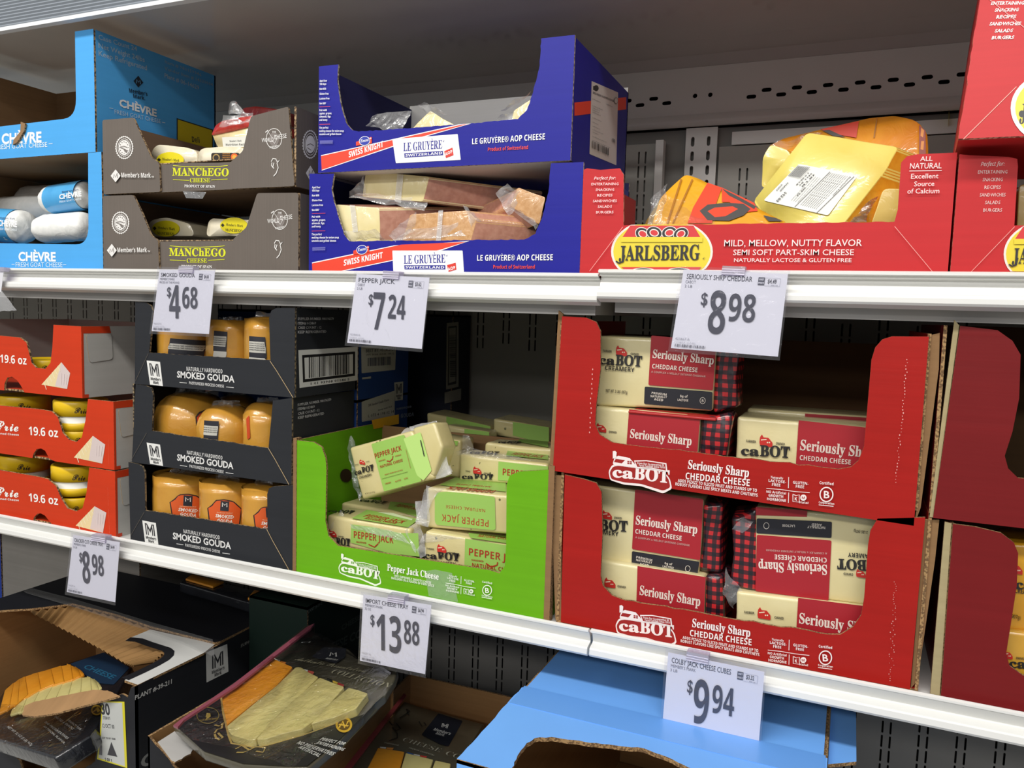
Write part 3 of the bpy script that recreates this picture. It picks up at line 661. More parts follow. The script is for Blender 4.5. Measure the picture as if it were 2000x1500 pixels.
# ---------- two dark blue gruyere cartons
gblue = card('222390', .38, .12, .06); ged = flutes('C9BFA8', '6C604C'); gin = card('26264E', .7, .3, .08)
def gruyere(label, up):
    q = '2'
    if up: P = F0.k(q, (165, 258), (288, 245), (282, 330), (300, 460), (330, 570), (366, 612), (402, 620), (960, 580), (1290, 550), (1340, 500), (1375, 400), (1408, 270), (1420, 100), (1590, 82), (1600, 785), (190, 845))
    else: P = F0.k(q, (125, 855), (265, 855), (250, 935), (262, 1010), (290, 1100), (318, 1190), (350, 1232), (700, 1228), (1325, 1222), (1388, 1190), (1422, 1110), (1460, 960), (1475, 797), (1650, 790), (1640, 1405), (125, 1400))
    zb = .5*(P[14][1]+P[15][1]) if up else 1.4925
    xl = min(P[0][0], P[15][0])*.5+max(P[0][0], P[15][0])*.5; xr = (P[13][0]+P[14][0])/2
    o = [(xl, zb), (xl, P[0][1])]+ragged(P[1:13], 0, 11, .0045, .0006)+[(xr, P[13][1]), (xr, zb)]
    t, fp, _ = carton('gruyere_carton', label, YF, o, .25 if up else .215, xl, xr, zb, P[13][1]-.002, gblue, whitein if up else gin, 'dark blue gruyere cartons', edge=ged, side_in=gin, zl=P[0][1], left_out=gblue, right_top=P[13][1]-.004, back_top=P[0][1]+.006, back_in=whitein if up else gin)
    A = Art(F0, fp, k='2'); W = 'F2F2F0'; O = 'E6432A'
    dx, dyy = (0, 0) if up else (-52, 560)
    # band, logos: upper coordinates
    if up:
        A.poly([(192, 752), (960, 580), (1032, 575), (700, 670), (196, 838)], 'F0F0F0'); A.poly([(192, 757), (975, 582), (1012, 578), (700, 664), (196, 834)], O)
        A.poly([(590, 662), (955, 634), (972, 778), (610, 797)], W, .001)
        s, fx = 1, lambda x, y: (x, y)
    else:
        A.poly([(142, 1350), (600, 1255), (850, 1243), (1020, 1230), (860, 1285), (300, 1402), (144, 1400)], 'F0F0F0'); A.poly([(142, 1356), (640, 1251), (1000, 1236), (850, 1281), (280, 1402), (144, 1400)], O)
        A.poly([(590, 1284), (982, 1284), (990, 1404), (596, 1404)], W, .001)
        fx = None
    def tx(s_, ux, uy, lx, ly, hgt, c, st='bold', off=0.0, sh=0.0, lh=None):
        a, b = (ux, uy) if up else (lx, ly)
        A.text(s_, a, b, hgt if up else (lh or hgt), c, st, off, sh)
    tx('SWISS KNIGHT', (348, 765), (540, 705), (320, 1368), (536, 1325), 32, W, off=.01, sh=.15, lh=32)
    tx('LE GRUYÈRE', (652, 730), (868, 715), (655, 1358), (886, 1352), 46, '2A2A90', 'serif', .0)
    tx('®', (872, 682), (884, 681), (890, 1320), (902, 1320), 12, '2A2A90', 'sans')
    if up: A.poly([(657, 742), (872, 728), (874, 752), (659, 766)], '2A2A90'); A.text('SWITZERLAND', (664, 761), (868, 747), 14, W, 'bold'); A.poly([(880, 730), (926, 710), (932, 752), (890, 768)], 'D8382C'); A.text('AOP', (888, 756), (928, 738), 18, W, 'bold')
    else: A.poly([(657, 1366), (886, 1366), (887, 1389), (659, 1389)], '2A2A90'); A.text('SWITZERLAND', (664, 1384), (880, 1385), 14, W, 'bold'); A.poly([(896, 1365), (944, 1352), (948, 1390), (904, 1403)], 'D8382C'); A.text('AOP', (902, 1398), (944, 1386), 18, W, 'bold')
    tx('LE GRUYÈRE® AOP CHEESE', (1036, 692), (1442, 664), (1064, 1341), (1486, 1338), 32, W, 'bold', .0)
    tx('Product of Switzerland', (1124, 730), (1348, 718), (1154, 1385), (1386, 1385), 20, O, 'bold', .0)
    cx, cy = (437, 678) if up else (422, 1285)
    A.poly([(cx-48, cy), (cx+40, cy-26), (cx+40, cy+8), (cx-48, cy+22)], O); A.ell(cx, cy-5, 31, 26, W, tilt=-.2); A.ell(cx, cy-5, 28, 23, '2A3AA8', tilt=-.2); A.text('Emmi', (cx-23, cy+4), (cx+24, cy-4), 17, W, 'bi')
    A.rect(cx+28, cy-26, cx+40, cy-12, O); A.line([(cx+34, cy-24), (cx+34, cy-14)], 3, W); A.line([(cx+29, cy-19), (cx+39, cy-19)], 3, W)
    L = ['Aged Over', '150 Days', '', 'Raw Milk', '', 'Gluten-Free', '', 'Lactose-Free', '', 'Non GMO*', '-', 'Pair with', 'apples, grapes,', 'almonds, figs,', 'and honey.', '-', 'The perfect', 'melting cheese for onion soup,', 'omelets and grilled cheese.']
    x, y = (187, 344) if up else (145, 938); wd = 6.0
    for l in L:
        if l == '': y += 9
        elif l == '-': A.line([(x, y+2), (x+60 if up else x+75, y)], 2.5, 'E6432A'); y += 26
        else: A.text(l, (x, y), (x+len(l)*(4.6 if up else 5.1), y-1), 11, W, 'bold'); y += 18 if l != 'Non GMO*' else 12
    for i in range(4): A.line([(x+4, y+14+i*5), (x+76, y+12+i*5)], 2, '8C8CC8')
    A.done()
    if up:
        sd = [c for c in t.children if c.name.startswith('side_panel')][1]; A = Art(right_side(xr), sd, k='2')
        A.poly([(1604, 458), (1893, 428), (1893, 496), (1604, 532)], 'E6432A')
        A.poly([(1700, 338), (1848, 402), (1838, 808), (1688, 745)], 'D4D0CC', .001); A.ell(1725, 378, 14, 17, '303030'); A.rect(1708, 366, 1714, 388, '303030')
        A.text('SWISS KNIGHT LE GRUYERE 2X12 0.5LB', (1706, 408), (1822, 455), 12, '505050', 'bold')
        for i, (x0, x1, yy) in enumerate([(1702, 1748, 440), (1780, 1815, 470), (1702, 1760, 478), (1702, 1745, 490), (1702, 1740, 502), (1702, 1748, 514), (1702, 1752, 545), (1702, 1735, 570), (1702, 1745, 592), (1702, 1760, 612), (1702, 1735, 626), (1702, 1780, 650), (1702, 1800, 672)]):
            A.text('lot 0734 best before net', (x0, yy), (x1, yy+(x1-x0)*.42), 7, '6A6A6A', 'sans')
        A.ell(1833, 448, 11, 18, '606060'); A.ell(1833, 448, 9, 15, 'D4D0CC'); A.text('(150)', (1808, 676), (1828, 684), 20, '303030', 'bold')
        A.bars(1698, 672, 1792, 712, 22, '404040', 5, slope=42); A.done()
    return t, xl, xr, zb, P
gU = gruyere('dark blue open-front carton with an orange stripe, upper of the two, nearly empty', True)
gL = gruyere('dark blue open-front carton with an orange stripe, lower of the two, full of pale wedges', False)
cream = wrapped('EDE0AE', 'E2D296', .3, .9, .4, 25); rind = wrapped('C8917A', 'B87E68', .4, .8, .5, 120); rind2 = wrapped('D6A876', 'C4925C', .4, .8, .6, 220)
def gwedge(label, k, fp, Y, ext, mf, ms, flaps=(), strap=None, name='gruyere_wedge', grp='pale wedges in the dark blue cartons', lab=None):
    F = front(Y); P = [F.px(p) for p in K(k, *fp)]; x = sum(p[0] for p in P)/len(P); z = min(p[1] for p in P)
    t = thing(name, label, 'cheese', (x, Y+.03, z), grp); solid('cheese_body', F, rounded(P, .003, 2), 0, [mf, ms], t, .004, 3, ext=Vector(ext), sub=1, wob=.0012)
    if strap:
        A = Art(F, t, 'wrap_seam', k=k, gap=.0015); A.m = None
        S2 = [F.px(p) for p in K(k, *strap)]; T_ = tessellate_polygon([[Vector((p[0], p[1], 0)) for p in S2]]); A.add(S2, [tuple(q) for q in T_], film(.45, gloss=.2)); A.done()
    for i, f in enumerate(flaps):
        Q = K(k, *f); sheet('wrap_fold', [at(*Q[j], Y=Y+(-.006, -.010, .004, .0)[j]) for j in range(4)], [film(.26, gloss=.15)], t, 14, 8, .0035, 90, seed=i*3+f[0][0])
    if lab:
        A = Art(F, t, k=k, gap=.001); lab(A); A.done()
    return t
gwedge('brown-rinded pale wedge lying alone at left in the upper dark blue carton', '2', [(670, 640), (800, 500), (945, 590), (945, 640)], .055, (-.05, .07, .003), cream, rind, [[(440, 590), (480, 530), (700, 500), (640, 630)], [(720, 475), (760, 455), (900, 520), (780, 520)]])
gwedge('thin pale wedge at right in the upper dark blue carton, half hidden by its post', '2', [(1250, 590), (1265, 500), (1400, 420), (1430, 590)], .06, (.02, .06, .012), cream, rind, [[(1180, 510), (1270, 440), (1370, 400), (1260, 490)], [(1165, 550), (1200, 520), (1300, 520), (1290, 560)]])
gwedge('pale wedge lying crosswise on top of the pile in the lower dark blue carton', '2', [(440, 845), (795, 868), (758, 1012), (420, 985)], .045, (.135, .085, -.012), cream, rind, [[(345, 960), (430, 870), (450, 1000), (350, 985)], [(350, 985), (420, 960), (780, 1000), (770, 1062)]], [(620, 858), (655, 862), (640, 1020), (605, 1010)])
gwedge('pale wedge at the lower left of the lower dark blue carton', '2', [(270, 1028), (515, 1045), (520, 1240), (300, 1250)], .022, (.10, .10, .012), cream, rind, [[(320, 1180), (500, 1170), (560, 1240), (350, 1235)]], [(355, 1030), (385, 1033), (402, 1180), (372, 1180)])
gwedge('wedge turned rind outward at front centre of the lower dark blue carton', '2', [(690, 1080), (1010, 1058), (1060, 1110), (1020, 1245), (640, 1245)], .016, (.085, .06, -.005), rind2, rind, [[(560, 1195), (720, 1070), (700, 1200), (630, 1248)], [(600, 1230), (680, 1170), (1040, 1120), (1010, 1200)], [(980, 1030), (1050, 1070), (1085, 1120), (1030, 1160)]], [(850, 1062), (876, 1060), (862, 1240), (835, 1240)])
def swl(A):
    A.poly([(1100, 1130), (1150, 1140), (1290, 1222), (1180, 1222)], '2A3AA0'); A.poly([(1240, 1090), (1330, 1110), (1400, 1150), (1380, 1180)], 'C8342C'); A.poly([(1205, 1100), (1245, 1090), (1380, 1175), (1370, 1190)], '2A3AA0')
    A.text('SWITZERLAND', (1250, 1160), (1380, 1215), 16, '30306A', 'bold')
gwedge('upright wedge with blue and red label, back right of lower dark blue carton', '2', [(1080, 1100), (1200, 1060), (1440, 1150), (1440, 1245), (1130, 1245)], .075, (.02, .05, .01), cream, rind, [], None, lab=swl)
gwedge('leaning wedge with tan rind, highest at right in the lower dark blue carton', '2', [(1290, 930), (1445, 985), (1410, 1140), (1250, 1040)], .040, (-.085, .06, -.015), rind2, rind, [[(1165, 960), (1235, 900), (1330, 1000), (1240, 1090)], [(1235, 1040), (1300, 1060), (1410, 1130), (1390, 1165)]])
# ---------- three red cartons of yellow wheel wedges (right of the upper shelf)
jred = card('C43033', .42, .12, .06); jin = card('B83430', .5, .2, .06); jedge = flutes('D8A890', '8A4A3C'); yellow = 'E6D238'
ZS = 1.4970; W = 'F2E2E0'
P = F0.k('3', (45, 345), (60, 338), (120, 345), (205, 338), (222, 365), (222, 592), (1425, 575), (1440, 520), (1455, 312), (1480, 285), (1520, 276), (1700, 268), (1665, 798), (38, 798))
xl = P[0][0]; xr = (P[11][0]+P[12][0])/2
o = [(xl, ZS), (xl, P[0][1])]+P[1:5]+ragged(P[5:7], 0, 1, .006, .0005)+P[7:11]+[(xr, P[11][1]), (xr, ZS)]
jl, fp, _ = carton('wheel_cheese_carton', 'red open-front carton with round yellow emblem, full of wedges, beside the dark blue cartons', YF, o, .24, xl, xr, ZS, P[11][1], jred, jin, 'red cartons of yellow cheese', edge=jedge, zl=P[3][1]-.004, back_top=1.56)
def perfect(A, x0, x1, y0, dy, h, col=W):
    c = (x0+x1)/2
    A.text('Perfect for:', (c-(x1-x0)*.40, y0), (c+(x1-x0)*.40, y0-2), h*1.15, col, 'ital', .01)
    for i, (s, f) in enumerate([('ENTERTAINING', .5), ('SNACKING', .34), ('RECIPES', .28), ('SANDWICHES', .44), ('SALADS', .26), ('BURGERS', .32)]):
        y = y0+dy*(i+1); A.text(s, (c-(x1-x0)*f, y), (c+(x1-x0)*f, y-1), h, col, 'sans', .006)
def emblem(A, cx, cy, rx, ry, ybot):
    """round yellow emblem with its name across; clipped by the fold at the top"""
    n = 40; P = []
    for i in range(n+1):
        a = -math.pi*.5*1.0+math.pi*i/n
    top = cy-ry*.80
    pts = lambda rx, ry: [(cx+rx*math.cos(2*math.pi*i/48), min(ybot, max(top, cy+ry*math.sin(2*math.pi*i/48)))) for i in range(48)]
    A.poly(pts(rx, ry), 'EDE6DC'); A.poly(pts(rx*.955, ry*.95), yellow)
    R = 'D4383A'; D = '2C2C30'; Wh = 'EDE6DC'
    A.poly([(cx-rx*.78, cy-ry*.42), (cx-rx*.62, top+4), (cx+rx*.62, top+4), (cx+rx*.76, cy-ry*.42)], R)
    for k, (dx, til) in enumerate([(-.30, .5), (-.12, .25), (.12, -.25), (.30, -.5)]):
        x, y = cx+dx*rx*1.25, top+ry*.22+abs(dx)*30; h = ry*.34
        A.ell(x, y, rx*.16, h*.56, Wh, 24, tilt=til); A.ell(x, y, rx*.145, h*.50, D, 24, tilt=til); A.ell(x, y, rx*.095, h*.33, Wh, 18, tilt=til); A.ell(x, y, rx*.075, h*.24, R, 18, tilt=til)
    A.poly([(cx-rx*.8, cy-ry*.43), (cx+rx*.8, cy-ry*.43), (cx+rx*.8, cy-ry*.28), (cx-rx*.8, cy-ry*.28)], yellow)
    A.text('JARLSBERG', (cx-rx*.84, cy+ry*.26), (cx+rx*.74, cy+ry*.24), ry*.42, D, 'serif', .008); A.text('®', (cx+rx*.80, cy+ry*.24), (cx+rx*.86, cy+ry*.24), 10, D, 'sans')
    A.line([(cx-rx*.90, cy+ry*.28), (cx-rx*.84, cy+ry*.34), (cx-rx*.76, cy+ry*.30), (cx-rx*.73, cy+ry*.1)], 7, D)
    y0 = cy+ry*.46
    if ybot > y0+8:
        A.poly([(cx-rx*.80, y0), (cx+rx*.78, y0), (cx+rx*.70, ybot), (cx-rx*.68, ybot)], R)
        for dx in (-.36, .34):
            A.ell(cx+dx*rx, y0+22, rx*.26, 20, Wh, 24); A.ell(cx+dx*rx, y0+22, rx*.235, 17, D, 24); A.ell(cx+dx*rx, y0+22, rx*.15, 11, Wh, 20); A.ell(cx+dx*rx, y0+22, rx*.11, 8, R, 20)
A = Art(F0, fp, k='3')
emblem(A, 393, 708, 226, 150, 792)
A.text('MILD, MELLOW, NUTTY FLAVOR', (670, 685), (1280, 684), 28, W, 'sans', .006); A.text('SEMI SOFT PART-SKIM CHEESE', (710, 724), (1244, 724), 24, W, 'sans', .005); A.text('NATURALLY LACTOSE & GLUTEN FREE', (714, 754), (1234, 755), 16, W, 'sans', .006)
perfect(A, 82, 202, 390, 25, 11)
A.text('ALL', (1538, 308), (1592, 307), 20, W, 'sans', .006); A.text('NATURAL', (1492, 342), (1632, 340), 24, W, 'sans', .006); A.line([(1490, 352), (1634, 350)], 3, W)
for s, a, b, y in (('Excellent', 1497, 1618, 386), ('Source', 1511, 1600, 420), ('of Calcium', 1481, 1622, 452)): A.text(s, (a, y), (b, y-2), 21, W, 'sans', .006)
A.line([(222, 600), (75, 795)], 2.2, 'F0A8A0'); A.line([(1425, 597), (1592, 797)], 2.2, 'F0A8A0'); A.done()
# right neighbour
P = F0.k('3', (1704, 276), (1760, 280), (1930, 287), (1970, 296), (1973, 330), (1957, 592), (2300, 588)); xl = F0.k('3', (1683, 798))[0][0]*.5+P[0][0]*.5
o = [(xl, ZS), (xl, P[0][1])]+P[1:6]+[(xl+.40, P[5][1]), (xl+.405, P[1][1]), (xl+.46, P[1][1]), (xl+.46, ZS)]
jr, fp, _ = carton('wheel_cheese_carton', 'red open-front carton at the right end of the upper shelf, carrying the third red carton', YF, o, .24, xl, xl+.46, ZS, P[0][1], jred, jin, 'red cartons of yellow cheese', edge=jedge)
A = Art(F0, fp, k='3'); perfect(A, 1795, 1925, 328, 34, 15, 'EBC8C4'); emblem(A, 2135, 720, 226, 158, 796); A.line([(1957, 598), (1765, 797)], 2.2, 'F0A8A0'); A.done()
# third carton, tipped back on top: seen from slightly below, front board leaning
q9 = lambda *p: K('9', *p)
a0 = at(*q9((318, 1195))[0], Y=-.02); b0 = at(*q9((500, 0))[0], Y=.012); c0 = a0+Vector((1, -.02, -.012))
FT = Frame(a0, c0-a0, b0-a0)
P = [FT.px(p) for p in q9((318, 1195), (500, 0), (560, -300))]; hgt = .20
t = thing('wheel_cheese_carton', 'red carton with yellow emblem in the top corner, stacked on another, front leaning', 'box', a0, 'red cartons of yellow cheese')
sk = (P[1][0]-P[0][0])/(P[1][1]-P[0][1])
o = ragged([(0, 0), (sk*hgt, hgt)], 0, 1, .008, .0007)+[(sk*hgt+.4, hgt), (.4, 0)]
fp = prism('front_panel', FT, o, TH, (jred, jin, jedge), t)
dep = Vector((-.012, .24, .0))
LS = Frame(FT.w(0, 0), Vector((.05, -1, 0)), FT.v); zt_ = hgt
p0, p1 = FT.w(0, 0, -TH), FT.w(sk*hgt, hgt, -TH); ln = Vector((.016, .25, .0))
mesh('side_panel', [p0, p1, p1+ln, p0+ln, p0+Vector((TH, 0, 0)), p1+Vector((TH, 0, 0)), p1+ln+Vector((TH, 0, 0)), p0+ln+Vector((TH, 0, 0))], [(0, 1, 2, 3), (4, 7, 6, 5), (0, 4, 5, 1), (1, 5, 6, 2), (2, 6, 7, 3), (3, 7, 4, 0)], [jred], None, t)
q0, q1 = FT.w(.4, 0, -TH), FT.w(sk*hgt+.4, hgt, -TH)
mesh('back_panel', [p0+ln, p1+ln, q1+ln, q0+ln], [(0, 1, 2, 3)], [jred], None, t)
mesh('bottom_panel', [p0, q0, q0+ln, p0+ln, p0+Vector((0, 0, TH)), q0+Vector((0, 0, TH)), q0+ln+Vector((0, 0, TH)), p0+ln+Vector((0, 0, TH))], [(0, 1, 2, 3), (4, 7, 6, 5), (0, 4, 5, 1), (1, 5, 6, 2), (2, 6, 7, 3), (3, 7, 4, 0)], [jred], None, t)
A = Art(FT, fp, k='9')
for s, a, b, y in (('ENTERTAINING', 596, 878, 44), ('SNACKING', 628, 830, 102), ('RECIPES', 642, 808, 162), ('SANDWICHES', 582, 850, 222), ('SALADS', 628, 782, 282), ('BURGERS', 602, 790, 342)): A.text(s, (a, y), (b, y-4), 28, W, 'sans', .03, .12)
A.line([(360, 1200), (815, 750)], 5, 'F4B0A0'); A.line([(560, -20), (882, 240)], 4, 'F0A8A0')
cx, cy, rx, ry = 1190, 935, 425, 330
A.ell(cx, cy, rx, ry, 'EDE6DC', 40); A.ell(cx, cy, rx-40, ry-32, yellow, 40); A.text('JARLSBERG', (840, 1050), (1560, 1030), 150, '2C2C30', 'serif', .01); A.ell(862, 985, 26, 30, '2C2C30'); A.done()
A = Art(Frame(p0+Vector((-.0003, 0, 0)), -ln, FT.v), t, 'side_emblem', k='9'); A.poly([(240, 700), (225, 800), (190, 980), (172, 1290), (205, 1300), (240, 1000)], yellow); A.poly([(226, 780), (208, 980), (196, 1120), (220, 1080), (234, 900)], '4A4028'); A.done('yellow emblem seen edge-on')
# wedges of yellow cheese
yel_c = wrapped('E8D874', 'E0CC60', .3, .55, .25, 12); yel_r = wrapped('DFA22C', 'D08A1C', .3, .9, .5, 60); YL = 'E2A81C'
def slab(label, F, key, pts, th, ext, mf, ms, bevel=.008, extra=None, name='yellow_cheese_wedge', grp='yellow wedges in the red cartons'):
    P = [F.px(p) for p in K(key, *pts)]; c = F.w(sum(p[0] for p in P)/len(P), sum(p[1] for p in P)/len(P)); t = thing(name, label, 'cheese', c, grp)
    solid('cheese_body', F, rounded(P, .006, 3), th, [mf, ms], t, bevel, 4, ext=ext, sub=1, wob=.001)
    if extra: A = Art(F, t, 'printed_label', k=key, gap=.0014); extra(A); A.done()
    return t
G = tri('j', (770, 960), (1270, 1065), (1585, 650), .062, .045, .105)
def nut(A):
    A.poly([(1030, 748), (1358, 812), (1192, 1036), (832, 952)], 'E4E6E0', .003)
    Bm = lambda u, v: (1030+328*u-198*v+(-32)*u*v+0, 748+64*u+204*v+20*u*v)   # u along top edge, v down its left edge
    D = '34343A'
    def tx(s, u0, v0, u1, v1, h, off=0): A.text(s, Bm(u0, v0), Bm(u1, v1), h, D, 'bold', off)
    # text reads from top to bottom along v
    tx('Nutrition Facts', .90, .06, .93, .52, 13); 
    for i in range(9): tx('Total Fat 8g Saturated Fat 5g Cholesterol', .86-.035*i, .06, .89-.035*i, .88, 5)
    for i in range(4): tx('Contains milk cultures salt enzymes', .50-.04*i, .22, .53-.04*i, .85, 4)
    A.line([Bm(.97, .05), Bm(.97, .96)], 2, D); A.line([Bm(.56, .05), Bm(.56, .96)], 2, D)
    for i, s in enumerate(('18 LB', 'SELL BY', '$ 6.98/LB')): tx(s, .36-.05*i, .16, .36-.05*i, .5, 8)
    tx('SEP 24', .42, .5, .42, .72, 9); tx('$12.63', .20, .70, .20, .95, 17); tx('THANK', .10, .48, .11, .72, 10); tx('YOU', .04, .55, .05, .72, 10)
    for i in range(24): u = .22; v = .05+.30*i/24; 
    for i in range(22): a = Bm(-.01+.2*i/22, .05+.0*i); b = Bm(-.01+.2*i/22, .33); A.poly([Bm(.02+.0095*i, .06), Bm(.02+.0095*i+(.003 if i % 3 else .006), .06), Bm(.02+.0095*i+(.003 if i % 3 else .006), .34), Bm(.02+.0095*i, .34)], D)
slab('large pale yellow wedge with white price label, tipped up in the red carton', G, 'j', [(770, 958), (1075, 566), (1240, 590), (1585, 650), (1505, 790), (1268, 1085), (900, 1085)], 0, Vector((.052, .050, -.012)), yel_c, yel_r, .008, nut)
# waxed, printed wedges
def wax(stripes):
    def f(A):
        for p, c in stripes: A.poly(p, c)
    return f
G2 = tri('j', (215, 1085), (960, 1070), (400, 805), .03, .045, .075)
slab('wedge with orange and yellow printed rind at left in the red carton', G2, 'j', [(205, 1100), (255, 930), (395, 803), (480, 830), (620, 905), (770, 975), (965, 1075), (965, 1100)], 0, Vector((-.03, .055, -.02)), wrapped('E8AA24', 'E09A1C', .3, .9, .45, 20), yel_c, .006,
     wax([([(520, 852), (600, 880), (560, 990), (545, 1078), (408, 1078), (440, 990)], 'E04424'), ([(600, 880), (780, 965), (800, 1010), (700, 1020), (690, 990), (640, 960), (600, 960)], 'E04424'), ([(476, 1010), (520, 975), (620, 965), (720, 970), (760, 1000), (720, 1035), (640, 1065), (520, 1062)], '4A4644'), ([(520, 1012), (560, 992), (660, 985), (690, 1000), (620, 1040), (560, 1045)], 'E04424'), ([(600, 885), (690, 930), (790, 985), (780, 1000), (700, 955), (640, 925)], '4A4644'), ([(830, 1035), (900, 1050), (940, 1068), (860, 1068)], '4A4644'), ([(370, 830), (378, 835), (300, 1080), (290, 1080)], 'A86C14'), ([(432, 832), (440, 836), (330, 1078), (322, 1078)], 'A86C14')]))
G3 = tri('j', (860, 900), (1740, 800), (1600, 480), .196, .186, .215)
slab('large orange-rinded wedge with red print, highest at the back of the red carton', G3, 'j', [(880, 850), (860, 640), (940, 600), (1180, 545), (1430, 490), (1560, 474), (1690, 500), (1745, 570), (1750, 690), (1700, 900), (1200, 900)], 0, Vector((.0, .03, -.01)), wrapped('E39A28', 'D8861C', .3, .9, .5, 25), yel_r, .012,
     wax([([(1150, 553), (1365, 507), (1350, 600), (1200, 575)], 'CC3E2A'), ([(1160, 560), (1200, 556), (1290, 598), (1220, 590)], '4A4644'), ([(1462, 492), (1468, 492), (1452, 600), (1446, 600)], '9A6414'), ([(1700, 530), (1735, 560), (1738, 690), (1700, 700)], '8A2C18'), ([(1712, 545), (1728, 560), (1722, 600), (1708, 590)], 'D88A2C'), ([(1712, 620), (1728, 620), (1724, 670), (1708, 665)], 'D88A2C')]))
G4 = tri('j', (820, 860), (960, 800), (880, 640), .155, .15, .16)
slab('pale wedge edge showing behind and left of the large labelled wedge', G4, 'j', [(820, 880), (830, 700), (870, 632), (960, 660), (990, 700), (880, 860)], 0, Vector((.01, .03, 0)), yel_c, yel_r, .006)
G5 = front(.07)
slab('plain yellow wedge standing upright beside the right post of the red carton', G5, 'j', [(1425, 1090), (1500, 880), (1640, 880), (1650, 1090)], .08, None, wrapped('E0C46A', 'D8B858', .3, .8, .3, 14), yel_r, .006)
G6 = front(.155)
slab('dull amber wedge in shadow behind the right post of the red carton', G6, 'j', [(1500, 870), (1560, 700), (1690, 690), (1700, 1000), (1500, 1000)], .025, None, yel_r, yel_r, .006)
slab('pale wedge just inside the carton at the right end of the upper shelf', front(.05), '3', [(1965, 640), (1975, 410), (2060, 405), (2060, 640)], .08, None, wrapped('D8BC70', 'CCAA58', .3, .8, .3, 14), yel_r, .006)
# loose clear wrap around those wedges
def wrap(parent, key, pts, Ys, m=None, nu=16, nv=10, amp=.004, fr=60, nm='clear_wrap'):
    Q = K(key, *pts); return sheet(nm, [at(*q, Y=y) for q, y in zip(Q, Ys)], [m or film(.06, gloss=.35)], parent, nu, nv, amp, fr, seed=pts[0][0])
L = {c['label'][:14]: c for c in bpy.data.objects if c.name.startswith('yellow_cheese_wedge')}
wl = [c for c in bpy.data.objects if c.name.startswith('yellow_cheese_wedge')]
wrap(wl[1], 'j', [(190, 1090), (200, 935), (300, 850), (260, 1085)], (.02, .03, .05, .02), film(.12, gloss=.25), 10, 8, .005)
wrap(wl[1], 'j', [(225, 1080), (300, 920), (520, 1000), (560, 1085)], (.026, .05, .06, .03), film(.02, gloss=.12), 30, 8, .003)
wrap(wl[0], 'j', [(1280, 1070), (1500, 780), (1590, 650), (1395, 1070)], (.052, .09, .13, .05), film(.05, gloss=.45), 14, 14, .004)
wrap(wl[2], 'j', [(870, 640), (1060, 590), (1180, 560), (900, 690)], (.18, .17, .17, .18), film(.12, gloss=.45), 14, 10, .005)
# ================================================================== middle shelf, left: three orange-red brie cartons
ZM = 1.0507
bred = card('C83A1A', .40, .15, .07); bwhite = card('C4C2BC', .55, .2, .05)
tin_y = plain('ECC41E', .3); tin_w = plain('E8E6DC', .4)
def brie(label, right, top, op, notch, zb, ztx, txt, wedge, srv, depth=.30):
    F = F0; P = F.k('4', *op); xr = F.px(K('4', right)[0])[0]; zt = F.px(K('4', top)[0])[1]; N = F.k('4', *notch)
    xl = xr-.42
    o = [(xr, zb), (xr, zt), (P[0][0], zt)]+rounded([(P[0][0], zt)]+P+[(P[-1][0]-.001, P[-1][1]+.02)], .010, 4)[8:-8]
    o = [(xr, zb), (xr, zt), (P[0][0], zt)]+P+[(xl+.1, P[-1][1]), (xl+.08, P[-1][1]-.05), (xl+.06, P[-1][1]-.05), (xl+.04, zt), (xl, zt), (xl, zb)]+[(N[0][0], zb)]+[(max(n[0], N[0][0]), n[1]) for n in N[1:-1]]+[(N[-1][0], zb)]
    t, fp, _ = carton('brie_carton', label, YF, o, depth, xl, xr, zb, zt, bred, bwhite, 'orange-red brie cartons', side_in=bwhite, back_in=bwhite, right_top=zt)
    sp = [c for c in t.children if c.name.startswith('side_panel')][1]; sp.data.materials[0] = bwhite
    A = Art(right_side(xr), sp, 'printed_label', k='4')
    y0 = zt; e = lambda y, z: (YF+y, z)
    def P_(pts, c): A.uvpoly(pts, c)
    P_([e(0, zt), e(.055, zt), e(.058, zt-.012), e(.004, zt-.012), e(.004, zb+.006), e(.012, zb+.006), e(.012, zb), e(0, zb)], 'D9421E'); A.done()
    Lf = prism('locking_tab', right_side(xr+.0008), rounded([e(.008, zt-.014), e(.058, zt-.013), e(.060, zt-.058), e(.014, zt-.062)], .006, 4), .0012, [bwhite, bwhite, plain('9A8466', .8)], t, lift=.0008)
    A = Art(F, fp, k='4'); W = 'F2EEE8'
    for s, a, b, h, st, off in txt: A.text(s, a, b, h, W, st, off)
    A.poly(wedge, 'E6D2A0'); c = wedge
    A.poly([c[1], c[2], c[3], ((c[0][0]+c[3][0])/2+4, (c[0][1]+c[3][1])/2-4)], 'D4C4C0')
    for i in range(6):
        f = .12+i*.14; a = (c[0][0]*(1-f)+c[1][0]*f, c[0][1]*(1-f)+c[1][1]*f); A.line([a, (a[0]+14, a[1]+(40-i*3))], 4, 'F0E4C4')
    for i in range(3): A.line([(c[2][0]-44+i*14, c[2][1]+0+i*4), (c[2][0]-46+i*13, c[2][1]+60)], 3, 'E0D2D0')
    A.text('SERVING SUGGESTION', srv[0], srv[1], 9, 'F2C8B8', 'bold'); A.text('MADE IN THE USA', srv[2], srv[3], 9, 'F2C8B8', 'bold'); A.done()
    return t
